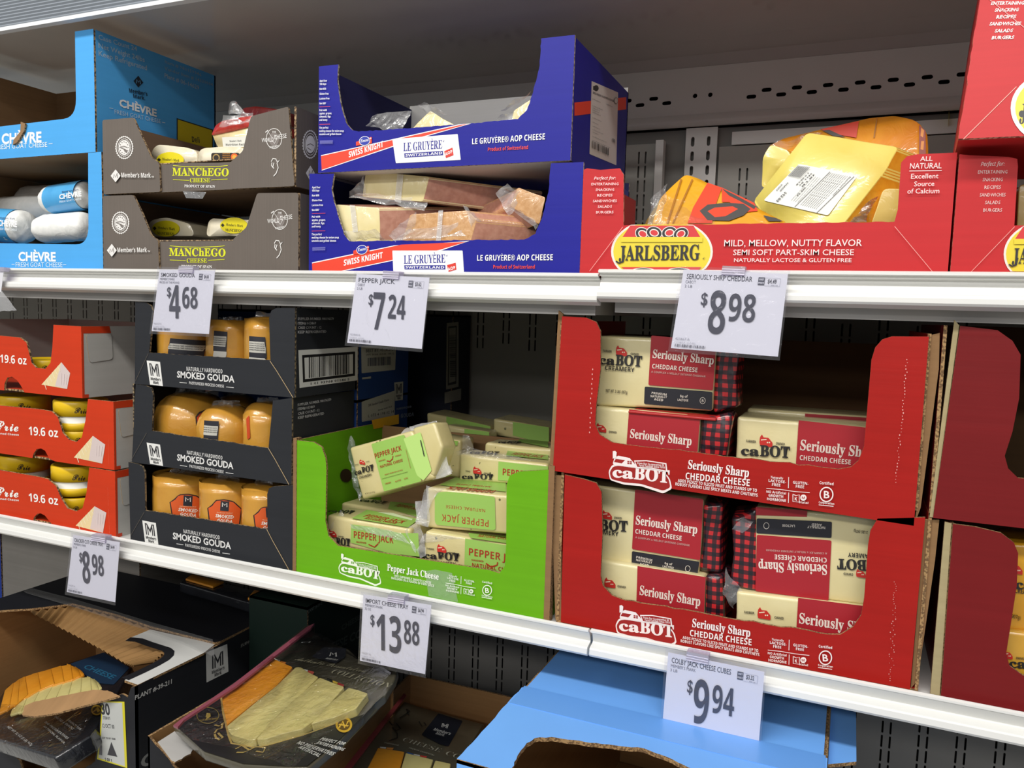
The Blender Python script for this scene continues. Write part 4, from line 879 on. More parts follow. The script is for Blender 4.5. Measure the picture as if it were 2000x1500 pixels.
brie('orange-red open-front carton reading 19.6 oz, top of its stack at the left edge', (428, 400), (400, 206), [(280, 198), (274, 320), (264, 398), (238, 430), (188, 424), (166, 400), (138, 292), (104, 266), (0, 256), (-30, 255)],
     [(22, 540), (24, 505), (38, 476), (62, 470), (90, 490), (112, 522), (128, 548)], 1.2822, 0,
     [('19.6 oz', (2, 396), (140, 408), 42, 'bold', 0)], [(218, 512), (322, 395), (368, 452), (352, 535)], [(392, 542), (392, 412), (380, 386), (380, 286)])
brie('orange-red open-front carton reading Brie and 19.6 oz, middle of its stack', (596, 780), (580, 600), [(460, 592), (447, 700), (428, 788), (400, 812), (360, 800), (328, 765), (302, 682), (270, 652), (200, 640), (0, 622)],
     [(170, 905), (176, 872), (192, 850), (214, 846), (236, 858), (258, 900), (290, 932)], 1.1662, 0,
     [('19.6 oz', (152, 775), (305, 788), 44, 'bold', 0), ('Brie', (-32, 750), (98, 757), 48, 'script', .012), ('Ripened Cheese', (-30, 770), (100, 780), 10, 'bold', 0)], [(388, 893), (487, 780), (552, 826), (536, 925)], [(573, 928), (570, 798), (560, 775), (560, 675)])
brie('orange-red open-front carton reading Brie and 19.6 oz, bottom of its stack on the shelf', (604, 1100), (600, 966), [(466, 960), (452, 1080), (432, 1158), (400, 1175), (352, 1160), (322, 1110), (292, 1042), (250, 1006), (200, 994), (0, 960)],
     [(172, 1235), (178, 1206), (196, 1188), (214, 1186), (236, 1198), (262, 1232), (280, 1262)], ZM, 0,
     [('19.6 oz', (152, 1122), (305, 1142), 42, 'bold', 0), ('Brie', (-32, 1094), (98, 1102), 46, 'script', .012), ('Ripened Cheese', (-30, 1112), (100, 1122), 10, 'bold', 0)], [(397, 1250), (496, 1148), (558, 1182), (540, 1288)], [(576, 1296), (572, 1164), (570, 1145), (568, 1045)])
def tin(label, cxpx, ypx, Y, zb, h, r=.043, two=False):
    c = at(*K('4', (cxpx, ypx))[0], Y=Y); zt = at(*K('4', (cxpx, ypx))[0], Y=Y-r).z
    t = thing('brie_tin', label, 'cheese', (c.x, Y, zt-h), 'round brie tubs in the orange cartons'); D = (c.x, Y, 0)
    lathe('lid', D, [(0, zt-.001), (r*.9, zt-.001), (r*.93, zt+.001), (r, zt), (r+.0012, zt-.002), (r+.0012, zt-h*.5), (r, zt-h*.5)], [tin_y], t, 40)
    lathe('tub', D, [(r-.001, zt-h*.5), (r-.001, zt-h*.72), (r, zt-h*.73), (r, zt-h), (0, zt-h)], [tin_w, tin_y], t, 40, mi=[0, 0, 1, 1])
    A = Art(Drum(c.x, Y, r+.0013), t, k='4'); A.text('Brie', (cxpx-34, ypx+50), (cxpx+32, ypx+52), 30, '33281C', 'script', .01); A.done()
tin('yellow-lidded round tub low in the top orange carton', 250, 392, .075, 0, .05)
tin('yellow-lidded tub at left in the middle orange carton, partly hidden by its front', 126, 588, .085, 0, .06)
tin('yellow-lidded tub at right in the middle orange carton, upper of its pair', 424, 612, .068, 0, .052)
tin('yellow tub under another at right in the middle orange carton', 424, 770, .068, 0, .045)
tin('yellow-lidded tub at left in the bottom orange carton, cut off by its front', 124, 908, .085, 0, .06)
tin('yellow-lidded tub at right in the bottom orange carton, upper of its pair', 412, 962, .068, 0, .052)
tin('yellow tub under another at right in the bottom orange carton', 412, 1128, .068, 0, .045)
# ================================================================== black smoked-gouda cartons
gblk = card('2A2C30', .5, .2, .08); gbin = card('1C1E22', .7, .2, .08); bedge = flutes('8C7A5C', '2E2822')
def logo_M(A, q, fg='2A2A2E', bg='E2E2DE', word=True):
    """square badge with a folded M; q = TL, TR, BR, BL"""
    def m(s, t):
        a = (q[0][0]*(1-s)+q[1][0]*s, q[0][1]*(1-s)+q[1][1]*s); b = (q[3][0]*(1-s)+q[2][0]*s, q[3][1]*(1-s)+q[2][1]*s); return (a[0]*(1-t)+b[0]*t, a[1]*(1-t)+b[1]*t)
    if bg: A.poly(q, bg)
    P = lambda pts: A.poly([m(*p) for p in pts], fg)
    P([(.16, .10), (.24, .10), (.24, .62), (.16, .62)]); P([(.30, .22), (.37, .30), (.37, .62), (.30, .62)]); P([(.76, .10), (.84, .10), (.84, .62), (.76, .62)]); P([(.63, .30), (.70, .22), (.70, .62), (.63, .62)])
    P([(.24, .10), (.32, .10), (.50, .36), (.50, .50)]); P([(.76, .10), (.68, .10), (.50, .36), (.50, .50)])
    if word:
        h = abs(q[3][1]-q[0][1])*.12
        A.text("Member's", m(.12, .80), m(.88, .80), h, fg, 'bold'); A.text('Mark.', m(.28, .94), m(.72, .94), h, fg, 'bold')
def gouda(label, P, BL, BR, zb, diag, art, up):
    F = F0; p = F.k('4', *P); xl = F.px(K('4', BL)[0])[0]; xr = F.px(K('4', BR)[0])[0]; n = len(p)
    zt = p[-1][1]
    if up > 1: zt = (1.3140, 1.1835)[up-2]; p[0] = (p[0][0], zt); p[1] = (p[1][0], zt-.001); p[-1] = (p[-1][0], zt)
    o = [(xl, zb), (p[0][0], p[0][1])]+p[1:-1]+[(xr, zt), (xr, zb)]
    i0 = 1+P.index(art['w0']); o = ragged(o, i0, i0+1, .006, .0006)
    t, fp, _ = carton('smoked_gouda_carton', label, YF, o, .158, xl, xr, zb, zt, gblk, gbin, 'black smoked gouda cartons', edge=bedge, zl=p[0][1], right_top=zt-.002, back_top=zb+.06)
    A = Art(F, fp, k='4'); W = 'D8D8D6'
    logo_M(A, art['M'])
    for s, a, b, h, st, off in art['t']: A.text(s, a, b, h, W, st, off)
    for l in art['l']: A.line(l, 3, W)
    A.line(diag, 3.5, 'B8A078'); A.line(art['d2'], 2, '5A5248'); A.done()
    return t, xr, zt
g1 = gouda('black open-front carton reading SMOKED GOUDA, top of the black stack', [(708, 78), (765, 84), (788, 98), (800, 130), (780, 345), (1415, 385), (1408, 165), (1420, 125), (1445, 112), (1530, 110)], (705, 498), (1541, 583), 1.3145,
     [(1415, 388), (1450, 440), (1536, 580)], dict(w0=(780, 345), M=[(768, 386), (838, 393), (853, 520), (786, 512)], t=[('NATURALLY HARDWOOD', (978, 440), (1166, 454), 22, 'bold', -.012), ('SMOKED GOUDA', (930, 474), (1228, 500), 32, 'sans', .03), ('PASTEURIZED PROCESS CHEESE', (992, 510), (1174, 528), 15, 'bold', -.01)], l=[[(942, 500), (980, 504)], [(1186, 524), (1226, 528)]], d2=[(778, 350), (712, 492)]), 1)
g2 = gouda('black open-front carton reading SMOKED GOUDA, middle of the black stack', [(710, 510), (765, 518), (790, 530), (800, 565), (795, 755), (1405, 845), (1424, 640), (1428, 596), (1520, 600)], (690, 915), (1525, 1035), 1.1840,
     [(1405, 842), (1440, 900), (1515, 1035)], dict(w0=(795, 755), M=[(768, 815), (838, 826), (854, 938), (786, 926)], t=[('NATURALLY HARDWOOD', (980, 876), (1166, 905), 20, 'bold', -.012), ('SMOKED GOUDA', (930, 908), (1222, 953), 32, 'sans', .03), ('PASTEURIZED PROCESS CHEESE', (994, 945), (1172, 976), 15, 'bold', -.01)], l=[[(944, 934), (982, 940)], [(1184, 972), (1224, 978)]], d2=[(770, 765), (690, 905)]), 2)
g3 = gouda('black open-front carton reading SMOKED GOUDA, bottom of the black stack on the shelf', [(672, 925), (720, 928), (744, 940), (756, 970), (760, 1170), (1400, 1270), (1398, 1085), (1408, 1055), (1430, 1045), (1530, 1042)], (683, 1310), (1530, 1480), ZM,
     [(1398, 1268), (1430, 1330), (1514, 1480)], dict(w0=(760, 1170), M=[(745, 1222), (816, 1236), (830, 1352), (760, 1338)], t=[('NATURALLY HARDWOOD', (962, 1288), (1152, 1322), 20, 'bold', -.012), ('SMOKED GOUDA', (908, 1318), (1210, 1372), 32, 'sans', .03), ('PASTEURIZED PROCESS CHEESE', (972, 1358), (1154, 1394), 15, 'bold', -.01)], l=[[(926, 1344), (962, 1350)], [(1166, 1392), (1206, 1398)]], d2=[(758, 1178), (686, 1302)]), 3)
xg = g1[1]
sp = [c for c in g1[0].children if c.name.startswith('side_panel')][1]; A = Art(right_side(xg), sp, k='s'); W = 'B8B8B8'
A.text('SUPPLIER NUMBER 980196379', (8, 196), (398, 194), 28, W, 'sans', .012); A.text('ITEM# 013869', (8, 245), (205, 242), 28, W, 'sans', .012); A.text('CASE COUNT : 12', (8, 292), (262, 288), 28, W, 'sans', .012); A.text('KEEP REFRIGERATED', (8, 340), (316, 332), 28, W, 'sans', .012)
A.poly([(12, 522), (655, 484), (655, 848), (25, 932)], 'D2D2CC'); A.poly([(52, 576), (628, 536), (626, 800), (62, 872)], '1A1A1C'); A.poly([(76, 604), (604, 564), (604, 776), (84, 836)], 'D2D2CC')
A.bars(125, 600, 572, 824, 34, '1A1A1C', 9, slope=-48); A.text('1 01 93968 01146 5', (145, 898), (565, 848), 26, '1A1A1C', 'sans', .01); A.done()
sp = [c for c in g2[0].children if c.name.startswith('side_panel')][1]; A = Art(right_side(g2[1]), sp, k='s')
for s, a, b in (('SUPPLIER NUMBER 980196379', (5, 1130), (370, 1070)), ('ITEM# 013869', (8, 1176), (190, 1146)), ('CASE COUNT : 12', (8, 1226), (242, 1184)), ('KEEP REFRIGERATED', (8, 1270), (292, 1220))): A.text(s, a, b, 28, W, 'sans', .012)
A.done()
# stock behind the gouda stack: closed navy cartons and an end-on one at the back wall
def closed(name, label, x0, x1, y0, y1, z0, z1, m, group=None):
    t = thing(name, label, 'box', ((x0+x1)/2, (y0+y1)/2, z0), group); e = flutes()
    prism('front_panel', front(y0), [(x0, z0), (x1, z0), (x1, z1), (x0, z1)], TH, (m, m, e), t)
    s = prism('side_panel', right_side(x1), [(y0+TH, z0), (y1, z0), (y1, z1), (y0+TH, z1)], TH, (m, m, e), t)
    prism('side_panel', left_side(x0), [(-y0-TH, z0), (-y1, z0), (-y1, z1), (-y0-TH, z1)], TH, (m, m, e), t)
    prism('top_panel', Frame((0, y0, z1), (1, 0, 0), (0, 1, 0)), [(x0, 0), (x1, 0), (x1, y1-y0), (x0, y1-y0)], TH, (m, m, e), t)
    return t, s
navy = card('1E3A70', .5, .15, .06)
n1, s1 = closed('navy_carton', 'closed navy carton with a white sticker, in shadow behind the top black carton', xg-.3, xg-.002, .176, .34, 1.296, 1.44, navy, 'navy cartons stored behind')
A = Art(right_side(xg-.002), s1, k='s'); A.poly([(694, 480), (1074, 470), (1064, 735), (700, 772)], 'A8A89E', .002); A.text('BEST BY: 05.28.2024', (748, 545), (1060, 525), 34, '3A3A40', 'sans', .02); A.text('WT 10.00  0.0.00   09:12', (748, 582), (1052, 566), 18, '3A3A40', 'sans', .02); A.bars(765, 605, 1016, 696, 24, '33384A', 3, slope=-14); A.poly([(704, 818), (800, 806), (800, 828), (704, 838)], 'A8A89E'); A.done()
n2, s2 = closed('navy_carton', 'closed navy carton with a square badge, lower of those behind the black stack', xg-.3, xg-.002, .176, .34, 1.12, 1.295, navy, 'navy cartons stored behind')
A = Art(right_side(xg-.002), s2, k='s'); A.poly([(700, 1082), (1060, 960), (1058, 1240), (702, 1300)], 'A8A89E', .002); A.text('100 Smoked Gouda Cheese', (772, 1136), (1000, 1068), 26, '3A3A40', 'serif'); A.text('keep cold 38 F', (880, 1180), (1030, 1140), 16, '3A3A40'); A.text('L 073 4 198 02 14', (770, 1252), (1050, 1200), 30, '3A3A40', 'sans', .01)
logo_M(A, [(1052, 872), (1150, 862), (1146, 1060), (1062, 1072)], '1C2030', 'A8A89E'); A.text('HARDWOOD', (1076, 1172), (1236, 1146), 24, '7C8698', 'bold'); A.text('GOUDA', (1120, 1256), (1262, 1236), 42, '7C8698', 'bold'); A.done()
xb = at(580+1876/5.5556, 700, Y=.514).x
n3, s3 = closed('black_carton', 'closed black carton standing on end against the back wall, with a tall barcode', xb-.13, xb, .435, .514, 1.12, 1.44, card('1C1F2A', .5, .15, .06))
A = Art(right_side(xb), s3, k='s'); A.poly([(1624, 228), (1752, 214), (1752, 918), (1616, 950)], '8E8E84'); A.poly([(1640, 266), (1732, 256), (1726, 886), (1634, 906)], '1C1C20'); A.poly([(1650, 282), (1722, 274), (1718, 858), (1646, 880)], '8E8E84')
r_ = random.Random(4); y = 360
while y < 800: h_ = r_.choice((4, 6, 10)); A.poly([(1650, y), (1720, y-3), (1720, y-3+h_), (1650, y+h_)], '1C1C20'); y += h_+r_.choice((5, 8))
A.poly([(1590, 980), (1770, 935), (1768, 1060), (1590, 1100)], '8E8E84'); A.done()
# ---------- smoked gouda logs
gam = wrapped('D09A3C', 'C48A30', .32, .9, .35, 20); gamd = wrapped('C89238', 'B8822E', .32, .9, .35, 20)
def glog(label, xa, xb_, ytop, Y, zb, dome=.3, lab=None, m=None, pleat=0):
    for _ in range(4):
        r = (at(*K('4', (xb_, ytop+40))[0], Y=Y)-at(*K('4', (xa, ytop+40))[0], Y=Y)).length/2*.985; Y = max(Y, r+.0215)
    a = at(*K('4', (xa, ytop+40))[0], Y=Y); b = at(*K('4', (xb_, ytop+40))[0], Y=Y); r = (b-a).length/2*.985; cx = (a.x+b.x)/2
    zt = at(*K('4', ((xa+xb_)/2, ytop))[0], Y=Y).z; D = Drum(cx, Y, r)
    t = thing('smoked_gouda_log', label, 'cheese', (cx, Y, zb), 'smoked gouda logs in the black cartons'); h = r*dome
    pr = [(0, zb), (r*.9, zb), (r, zb+.006)]+[(r, zb+.006+(zt-h-zb)*i/6) for i in range(1, 7)]+[(r*math.cos(q)**.7, zt-h+h*math.sin(q)) for q in (.25, .5, .75, 1.0, 1.25)]+[(0, zt)]
    lathe('cheese_body', (cx, Y, 0), pr, [m or gam], t, 44, wob=.0012, freq=30)
    for s in range(3):   # pleated wrap gathered on top
        an = s*2.1+xa; q = r*.5
        P = [Vector((cx+math.cos(an)*q, Y+math.sin(an)*q, zt-.003)), Vector((cx-math.cos(an)*q, Y-math.sin(an)*q, zt-.003)), Vector((cx-math.cos(an)*q*.9, Y-math.sin(an)*q*.9, zt+.006)), Vector((cx+math.cos(an)*q*.9, Y+math.sin(an)*q*.9, zt+.005))]
        sheet('wrap_gather', P, [film(.10, gloss=.3)], t, 10, 4, .003, 90, seed=s)
    if lab:
        A = Art(Drum(cx, Y, r+.0006), t, 'label', k='4', gap=.0006); lab(A); A.done('printed label')
    return t
def white_lab(x0, y0, x1, y1, dark_bottom=True, lo=None):
    def f(A):
        s = .07*(x1-x0)
        A.poly([(x0, y0), (x1, y0+s), (x1, y1+s*1.4), (x0, y1)], '2A2A32'); A.poly([(x0, y0+26), (x1-5, y0+26+s), (x1-5, y1-26+s), (x0, y1-26)], 'C4C2B8')
        n = int((y1-y0-60)/11)
        for i in range(max(n, 2)): A.text('mix cheese 140 calories total fat 9', (x0+2, y0+40+i*11), (x1-8, y0+40+i*11+s*.9), 7, '34343A', 'bold', 0, 0, 1)
        if lo: A.poly([(x0, y1), (x1-4, y1+s), (x1-4, y1+34+s), (x0, y1+30)], 'C8C6BE')
    return f
def orange_lab(x0, x1, y0, y1, name=True):
    def f(A):
        W_ = x1-x0; c = (x0+x1)/2; s = .05
        pts = lambda e: [(x0+.12*W_+e, y0+.20*(y1-y0)+e*.6), (x0+.25*W_, y0+e*.8), (c, y0-4+e), (x1-.25*W_, y0+6+e), (x1-.10*W_-e, y0+.22*(y1-y0)+e*.6), (x1-e, y0+.36*(y1-y0)), (x1-.05*W_-e, y1-e*.5), (c, y1+8-e*.6), (x0+.06*W_+e, y1-e*.5), (x0+e, y0+.32*(y1-y0))]
        A.poly(pts(0), '2A2024'); A.poly(pts(6), 'D85A24')
        q = W_*.13; A.poly([(c-q, y0+4), (c+q, y0+8), (c+q, y0+4+q*2.4), (c-q, y0+q*2.4)], '2C2C34'); A.line([(c-q*.5, y0+q*1.5), (c-q*.5, y0+q*.6), (c, y0+q*1.2), (c+q*.5, y0+q*.7), (c+q*.5, y0+q*1.6)], 4, 'E8E4DC')
        yy = y0+(y1-y0)*.62
        A.text('Hardwood Smoked', (c-W_*.22, yy-16), (c+W_*.22, yy-12), 6, 'F0B890', 'bold'); A.text('SMOKED', (c-W_*.26, yy+6), (c+W_*.26, yy+14), 17, 'F0E4D8', 'sans', .03); A.text('GOUDA', (c-W_*.22, yy+30), (c+W_*.22, yy+38), 17, 'F0E4D8', 'sans', .03)
    return f
zg1, zg2, zg3 = 1.3182, 1.1877, ZM+.0042
glog('golden log with a big white label behind the 4.68 sign, top black carton', 870, 1112, 175, .075, zg1, .2, white_lab(880, 268, 1078, 350, lo=0))
glog('golden flat-topped log with a white label, middle of the top black carton', 1112, 1306, 178, .068, zg1, .12, white_lab(1117, 230, 1190, 335, lo=1))
glog('golden log with a white label at the right post of the top black carton', 1303, 1475, 155, .066, zg1, .3, white_lab(1305, 258, 1395, 368, lo=1))
glog('tall golden log with pleated shoulders, left in the middle black carton', 862, 1150, 548, .095, zg2, .8, lambda A: (A.poly([(1022, 680), (1040, 655), (1080, 640), (1118, 640), (1118, 780), (1030, 780)], '2A2024'), A.poly([(1030, 684), (1046, 664), (1082, 648), (1112, 648), (1112, 780), (1040, 780)], 'C8461C')))
glog('shorter round-topped golden log with a white label, front of the middle black carton', 1072, 1300, 615, .058, zg2, .9, white_lab(1066, 698, 1146, 800))
glog('golden log at the right post of the middle black carton', 1302, 1500, 598, .070, zg2, .7, lambda A: A.poly([(1290, 690), (1306, 672), (1310, 790), (1296, 800)], 'C8461C'))
glog('dull golden log at the back of the middle black carton', 1150, 1330, 562, .165, zg2, .7, None, gamd)
glog('golden log with orange label, left in the bottom black carton', 850, 1088, 968, .072, zg3, .15, orange_lab(888, 1078, 1086, 1215))
glog('golden log with orange label, middle of the bottom black carton', 1086, 1312, 1002, .062, zg3, .15, orange_lab(1086, 1266, 1115, 1250))
glog('golden log with orange label, beside the right post of the bottom black carton', 1296, 1500, 1024, .060, zg3, .3, orange_lab(1326, 1500, 1152, 1290))
# ================================================================== green pepper jack carton
green = card('68AA18', .42, .2, .07); kin = card('8A6A48', .8, .3, .1); ked = flutes('A8865A', '6A5034', (420, 420, 420))
def block(label, F, key, quad, depth, mats, front_art=None, top_art=None, name='pepper_jack_block', group='pepper jack blocks in the green carton', bevel=.006, ext=None, wob=.0014, gap=.0012, side_art=None):
    P = [F.px(p) for p in K(key, *quad)]; c = F.w((P[2][0]+P[3][0])/2, (P[2][1]+P[3][1])/2, -depth/2); t = thing(name, label, 'cheese', c, group)
    solid('cheese_body', F, P, depth, mats, t, bevel, 4, ext=ext, sub=1, wob=wob)
    if front_art: A = Art(F, t, 'printed_wrap', k=key, gap=gap); front_art(A); A.done('printed label')
    if top_art:
        T_ = Frame(F.w(*P[0]), F.w(*P[1])-F.w(*P[0]), -F.n); A = Art(T_, t, 'printed_wrap', k=key, gap=gap); top_art(A); A.done('printed label')
    return t
def flap(t, key, pts, Ys, haze=.34, nu=12, nv=8, amp=.003, fr=60, gloss=.14, nm='wrap_fold'):
    Q = K(key, *pts); return sheet(nm, [at(*q, Y=y) for q, y in zip(Q, Ys)], [film(haze, gloss=gloss)], t, nu, nv, amp, fr, seed=pts[0][0])
P = F0.k('5', (50, 682), (120, 690), (155, 712), (172, 760), (176, 800), (172, 1040), (185, 1105), (228, 1150), (900, 1258), (945, 1272), (968, 1240), (974, 1150), (976, 880), (990, 838), (1035, 820), (1160, 812), (1145, 1476), (38, 1250))
xl = (P[0][0]+P[17][0])/2; xr = (P[15][0]+P[16][0])/2; zt = P[0][1]; ztr = P[15][1]
o = [(xl, ZM), (xl, zt)]+ragged(P[1:15], 7, 8, .009, .0014)+[(xr, ztr), (xr, ZM)]
pj, fp, _ = carton('pepper_jack_carton', 'bright green open-front carton full of pepper jack blocks, beside the black stack', YF, o, .235, xl-.004, xr+.004, ZM, ztr, green, kin, 'green pepper jack cartons', edge=ked, side_in=green, zl=zt, back_top=zt-.006, right_top=ztr+.004, back_in=kin)
# folded lip of the left side and yellow tape
prism('corner_fold', F0, [(xl-.006, ZM), (xl, ZM), (xl, zt+.003), (xl-.006, zt+.003)], .012, [kin, kin, ked], pj, lift=.001)
prism('corner_fold', F0, [(xr, ZM), (xr+.008, ZM), (xr+.008, ztr+.006), (xr, ztr+.006)], .012, [kin, kin, ked], pj, lift=.001)
A = Art(F0, fp, k='5'); W = 'EEF4E4'
def cabot_logo(A, x, y, s, bg, fg='E8ECE4', rot=.13, key=True):
    """barn and name; (x, y) = left end of the wordmark baseline, s = wordmark width"""
    f = lambda a, b: (x+a*s, y+(b if b > -.06 else -.03+(b+.06)*.60)*s+a*s*rot)
    A.poly([f(-.05, .06), f(-.08, -.16), f(-.02, -.36), f(.08, -.42), f(.5, -.40), f(.9, -.34), f(1.02, -.10), f(1.06, .12), f(.9, .22), f(.5, .12), f(.2, .12)], fg, .003)
    A.poly([f(-.03, .04), f(-.06, -.14), f(0, -.32), f(.1, -.36), f(.9, -.29), f(1.0, -.08), f(1.03, .10), f(.9, .17), f(.5, .08), f(.2, .08)], bg, .003)
    A.text('ca', f(.0, 0), f(.36, .0), s*.185, fg, 'serif', .02); A.text('BOT', f(.38, 0), f(1.0, .02), s*.215, fg, 'serif', .02)
    # barn
    A.poly([f(0, -.42), f(.03, -.60), f(.10, -.66), f(.30, -.62), f(.40, -.44), f(.42, -.36), f(.02, -.36)], fg); A.poly([f(.05, -.56), f(.22, -.55), f(.16, -.44), f(.02, -.46)], bg)
    for dx, dy in ((0, 0), (.045, 0), (0, .05), (.045, .05)): A.poly([f(.26+dx, -.53+dy), f(.295+dx, -.53+dy), f(.295+dx, -.49+dy), f(.26+dx, -.49+dy)], bg)
    A.poly([f(-.0, -.56), f(.0, -.78), f(.04, -.80), f(.07, -.76), f(.06, -.60)], fg)
    A.poly([f(.38, -.56), f(.6, -.60), f(.96, -.56), f(.98, -.30), f(.7, -.36), f(.42, -.34)], fg); A.poly([f(.40, -.53), f(.6, -.57), f(.94, -.53), f(.95, -.34), f(.7, -.39), f(.44, -.38)], bg)
    A.text('From Our Co-operative Of', f(.44, -.46), f(.92, -.46), s*.035, fg, 'bold', 0, 0, 1); A.text('Farm Families Since 1919', f(.47, -.395), f(.93, -.395), s*.035, fg, 'bold', 0, 0, 1)
def claims(A, x, y, s, W, d=.13):
    """dietary claims and the circled B; x, y = top left, s = overall width"""
    f = lambda a, b: (x+a*s, y+b*.88*s+a*s*d)
    T = lambda t, a0, a1, b, h, st='bold', off=0: A.text(t, f(a0, b), f(a1, b), s*h, W, st, off, 0, 1)
    T('Naturally', .06, .24, .05, .035, 'serif'); T('LACTOSE-', .03, .28, .11, .04); T('FREE', .08, .20, .17, .04); T('GLUTEN-', .38, .60, .10, .04); T('FREE', .42, .54, .16, .04)
    A.line([f(.32, 0), f(.315, .18)], 2.5, W); A.line([f(0, .22), f(.2, .215), f(.4, .225), f(.62, .22)], 2.5, W); A.line([f(.32, .25), f(.315, .42)], 2.5, W)
    T('NO Artificial', 0, .28, .29, .035); T('GROWTH', .03, .24, .35, .04); T('HORMONE', .01, .28, .41, .04)
    A.line([f(.38, .27), f(.38, .39), f(.47, .39), f(.47, .27), f(.425, .29), f(.38, .27)], 3, W); T('K', .405, .44, .37, .05)
    c = f(.53, .31); A.ell(c[0], c[1], s*.045, s*.045, W, 20); A.text('M', (c[0]-s*.022, c[1]+s*.018), (c[0]+s*.022, c[1]+s*.02), s*.035, 'A02020' if W[1] == '2' else '3C6A10', 'bold'); T('Halal', .47, .60, .405, .03)
    c = f(.86, .22); A.ring(c[0], c[1], s*.10, s*.11, s*.017, W); A.text('B', (c[0]-s*.035, c[1]+s*.05), (c[0]+s*.04, c[1]+s*.055), s*.10, W, 'sans', .02)
    T('Certified', .76, .96, .06, .04); T('Corporation', .75, .97, .375, .03); A.line([f(.75, .40), f(.96, .40)], 3, W)
cabot_logo(A, 243, 1262, 168, '5E9E16', W, .20)
A.text('Pepper Jack Cheese', (448, 1258), (676, 1300), 28, W, 'serif', .012); A.text('THIS SUPREMELY SMOOTH CHEESE', (478, 1286), (643, 1318), 10, W, 'bold'); A.text('SMOLDERS IN A FUSION OF FIERY SPICE', (466, 1296), (656, 1332), 10, W, 'bold')
claims(A, 708, 1272, 215, W, .17); A.done()
tpx = F0.k('5', (615, 1262), (660, 1255), (735, 1270), (762, 1398), (720, 1392), (632, 1372)); tp = thing('packing_tape', 'wrinkled strip of clear tape across the bottom of the green carton', 'tape', at(*K('5', (690, 1320))[0], Y=YF-.002)); prism('tape_strip', front(YF-.0012), tpx, .0004, film(.10, gloss=.08), tp)
# left inner side prints: hand hole and yellow tape at its back corner
LI = Frame((xl+.0005, 0, 0), (0, 1, 0), (0, 0, 1)); A = Art(LI, pj, 'hand_hole', k='5', gap=.0004); A.ell(262, 838, 26, 30, '2A2016', 16); A.done('dark hand hole in the side')
A = Art(LI, pj, 'yellow_tape', k='5', gap=.0008); A.poly([(375, 592), (496, 566), (496, 608), (384, 632)], 'E0A818'); A.done('yellow tape on the side')
# second green carton behind it
yb = .262
p2, _, _ = carton('pepper_jack_carton', 'second green carton with yellow tape, in shadow behind the front green one', yb, [(xl+.02, ZM), (xl+.02, 1.20), (xr, 1.20), (xr, ZM)], .24, xl+.02, xr+.02, ZM, 1.232, green, kin, 'green pepper jack cartons', edge=ked, side_in=green, zl=1.232, back_top=1.205, F=front(yb))
A = Art(Frame((xl+.0205, 0, 0), (0, 1, 0), (0, 0, 1)), p2, 'yellow_tape', k='5', gap=.0008); A.poly([(775, 500), (850, 484), (850, 506), (785, 522)], 'E0A818'); A.done('yellow tape on the side')
# blocks
pjc = wrapped('D8CC96', 'D0C286', .3, .55, .3, 14, specks='6A6A40'); G1c, RD, BK = '98C25C', 'A8341E', '2C2A28'
def barn(A, x, y, s, c='C83028'):
    A.poly([(x-.5*s, y+.05*s), (x-.45*s, y-.35*s), (x-.30*s, y-.55*s), (x-.2*s, y-.32*s), (x+.2*s, y-.28*s), (x+.5*s, y+.1*s), (x+.5*s, y+.45*s), (x-.45*s, y+.30*s)], c, .0008)
    A.line([(x-.38*s, y-.12*s), (x+.05*s, y-.16*s)], s*.08, 'EADFC0'); 
    for dx in (.12, .27): A.ell(x+dx*s, y+.08*s, s*.055, s*.06, 'EADFC0', 8)
def cab(A, x, y, w_, h, sl=0.0, c=BK): A.text('ca', (x, y), (x+.36*w_, y+sl*.36*w_), h*.82, c, 'serif', .022); A.text('BOT', (x+.39*w_, y+sl*.39*w_), (x+w_, y+sl*w_), h, c, 'serif', .022)
# 1: tilted block on top
T1 = tri('p', (375, 680), (990, 500), (265, 235), .070, .050, .082)
def a1(A):
    A.poly([(462, 205), (740, 125), (890, 520), (570, 608)], G1c, .002); A.poly([(735, 160), (880, 105), (975, 430), (905, 515), (850, 470)], 'B8DC7C', .002)
    barn(A, 385, 360, 48); cab(A, 325, 470, 160, 52, -.26); A.text('CREAMERY', (362, 500), (468, 472), 20, BK, 'bold'); A.text('FARMER', (322, 388), (356, 380), 8, BK, 'bold'); A.text('OWNED', (418, 362), (448, 354), 8, BK, 'bold')
    A.text('PEPPER JACK', (498, 328), (722, 258), 44, RD, 'bold', -.01); A.text('NATURAL CHEESE', (542, 410), (732, 352), 24, RD, 'bold', -.01); A.line([(596, 348), (622, 352), (645, 330), (648, 305)], 9, RD)
    A.text('SEASONED', (528, 356), (584, 340), 10, RD, 'bold'); A.text('PREMIUM', (668, 314), (718, 300), 10, RD, 'bold'); A.line([(555, 500), (775, 440)], 3, '6A7A30'); A.text('SMOOTH CREAMY WITH JUST KICK', (580, 470), (732, 428), 9, RD, 'bold')
    A.text('CREAMY', (584, 548), (634, 535), 12, RD, 'bold'); A.text('0g LACTOSE', (670, 528), (718, 514), 12, RD, 'bold'); A.text('GLUTEN', (745, 506), (776, 498), 12, RD, 'bold'); A.text('NET WT 2 LBS (907g)', (415, 632), (500, 616), 12, '6A6040', 'bold')
    A.line([(884, 172), (900, 240), (916, 308)], 9, BK); A.line([(760, 250), (800, 410)], 3, RD)
b1 = block('pepper jack block lying tilted on top of the others in the green carton', T1, 'p', [(265, 235), (800, 90), (990, 495), (375, 680)], .045, [pjc], a1)
flap(b1, 'p', [(790, 60), (1005, 5), (1150, 440), (985, 500)], (.085, .095, .08, .06), .35, 14, 12, .004)
block_tail = T1
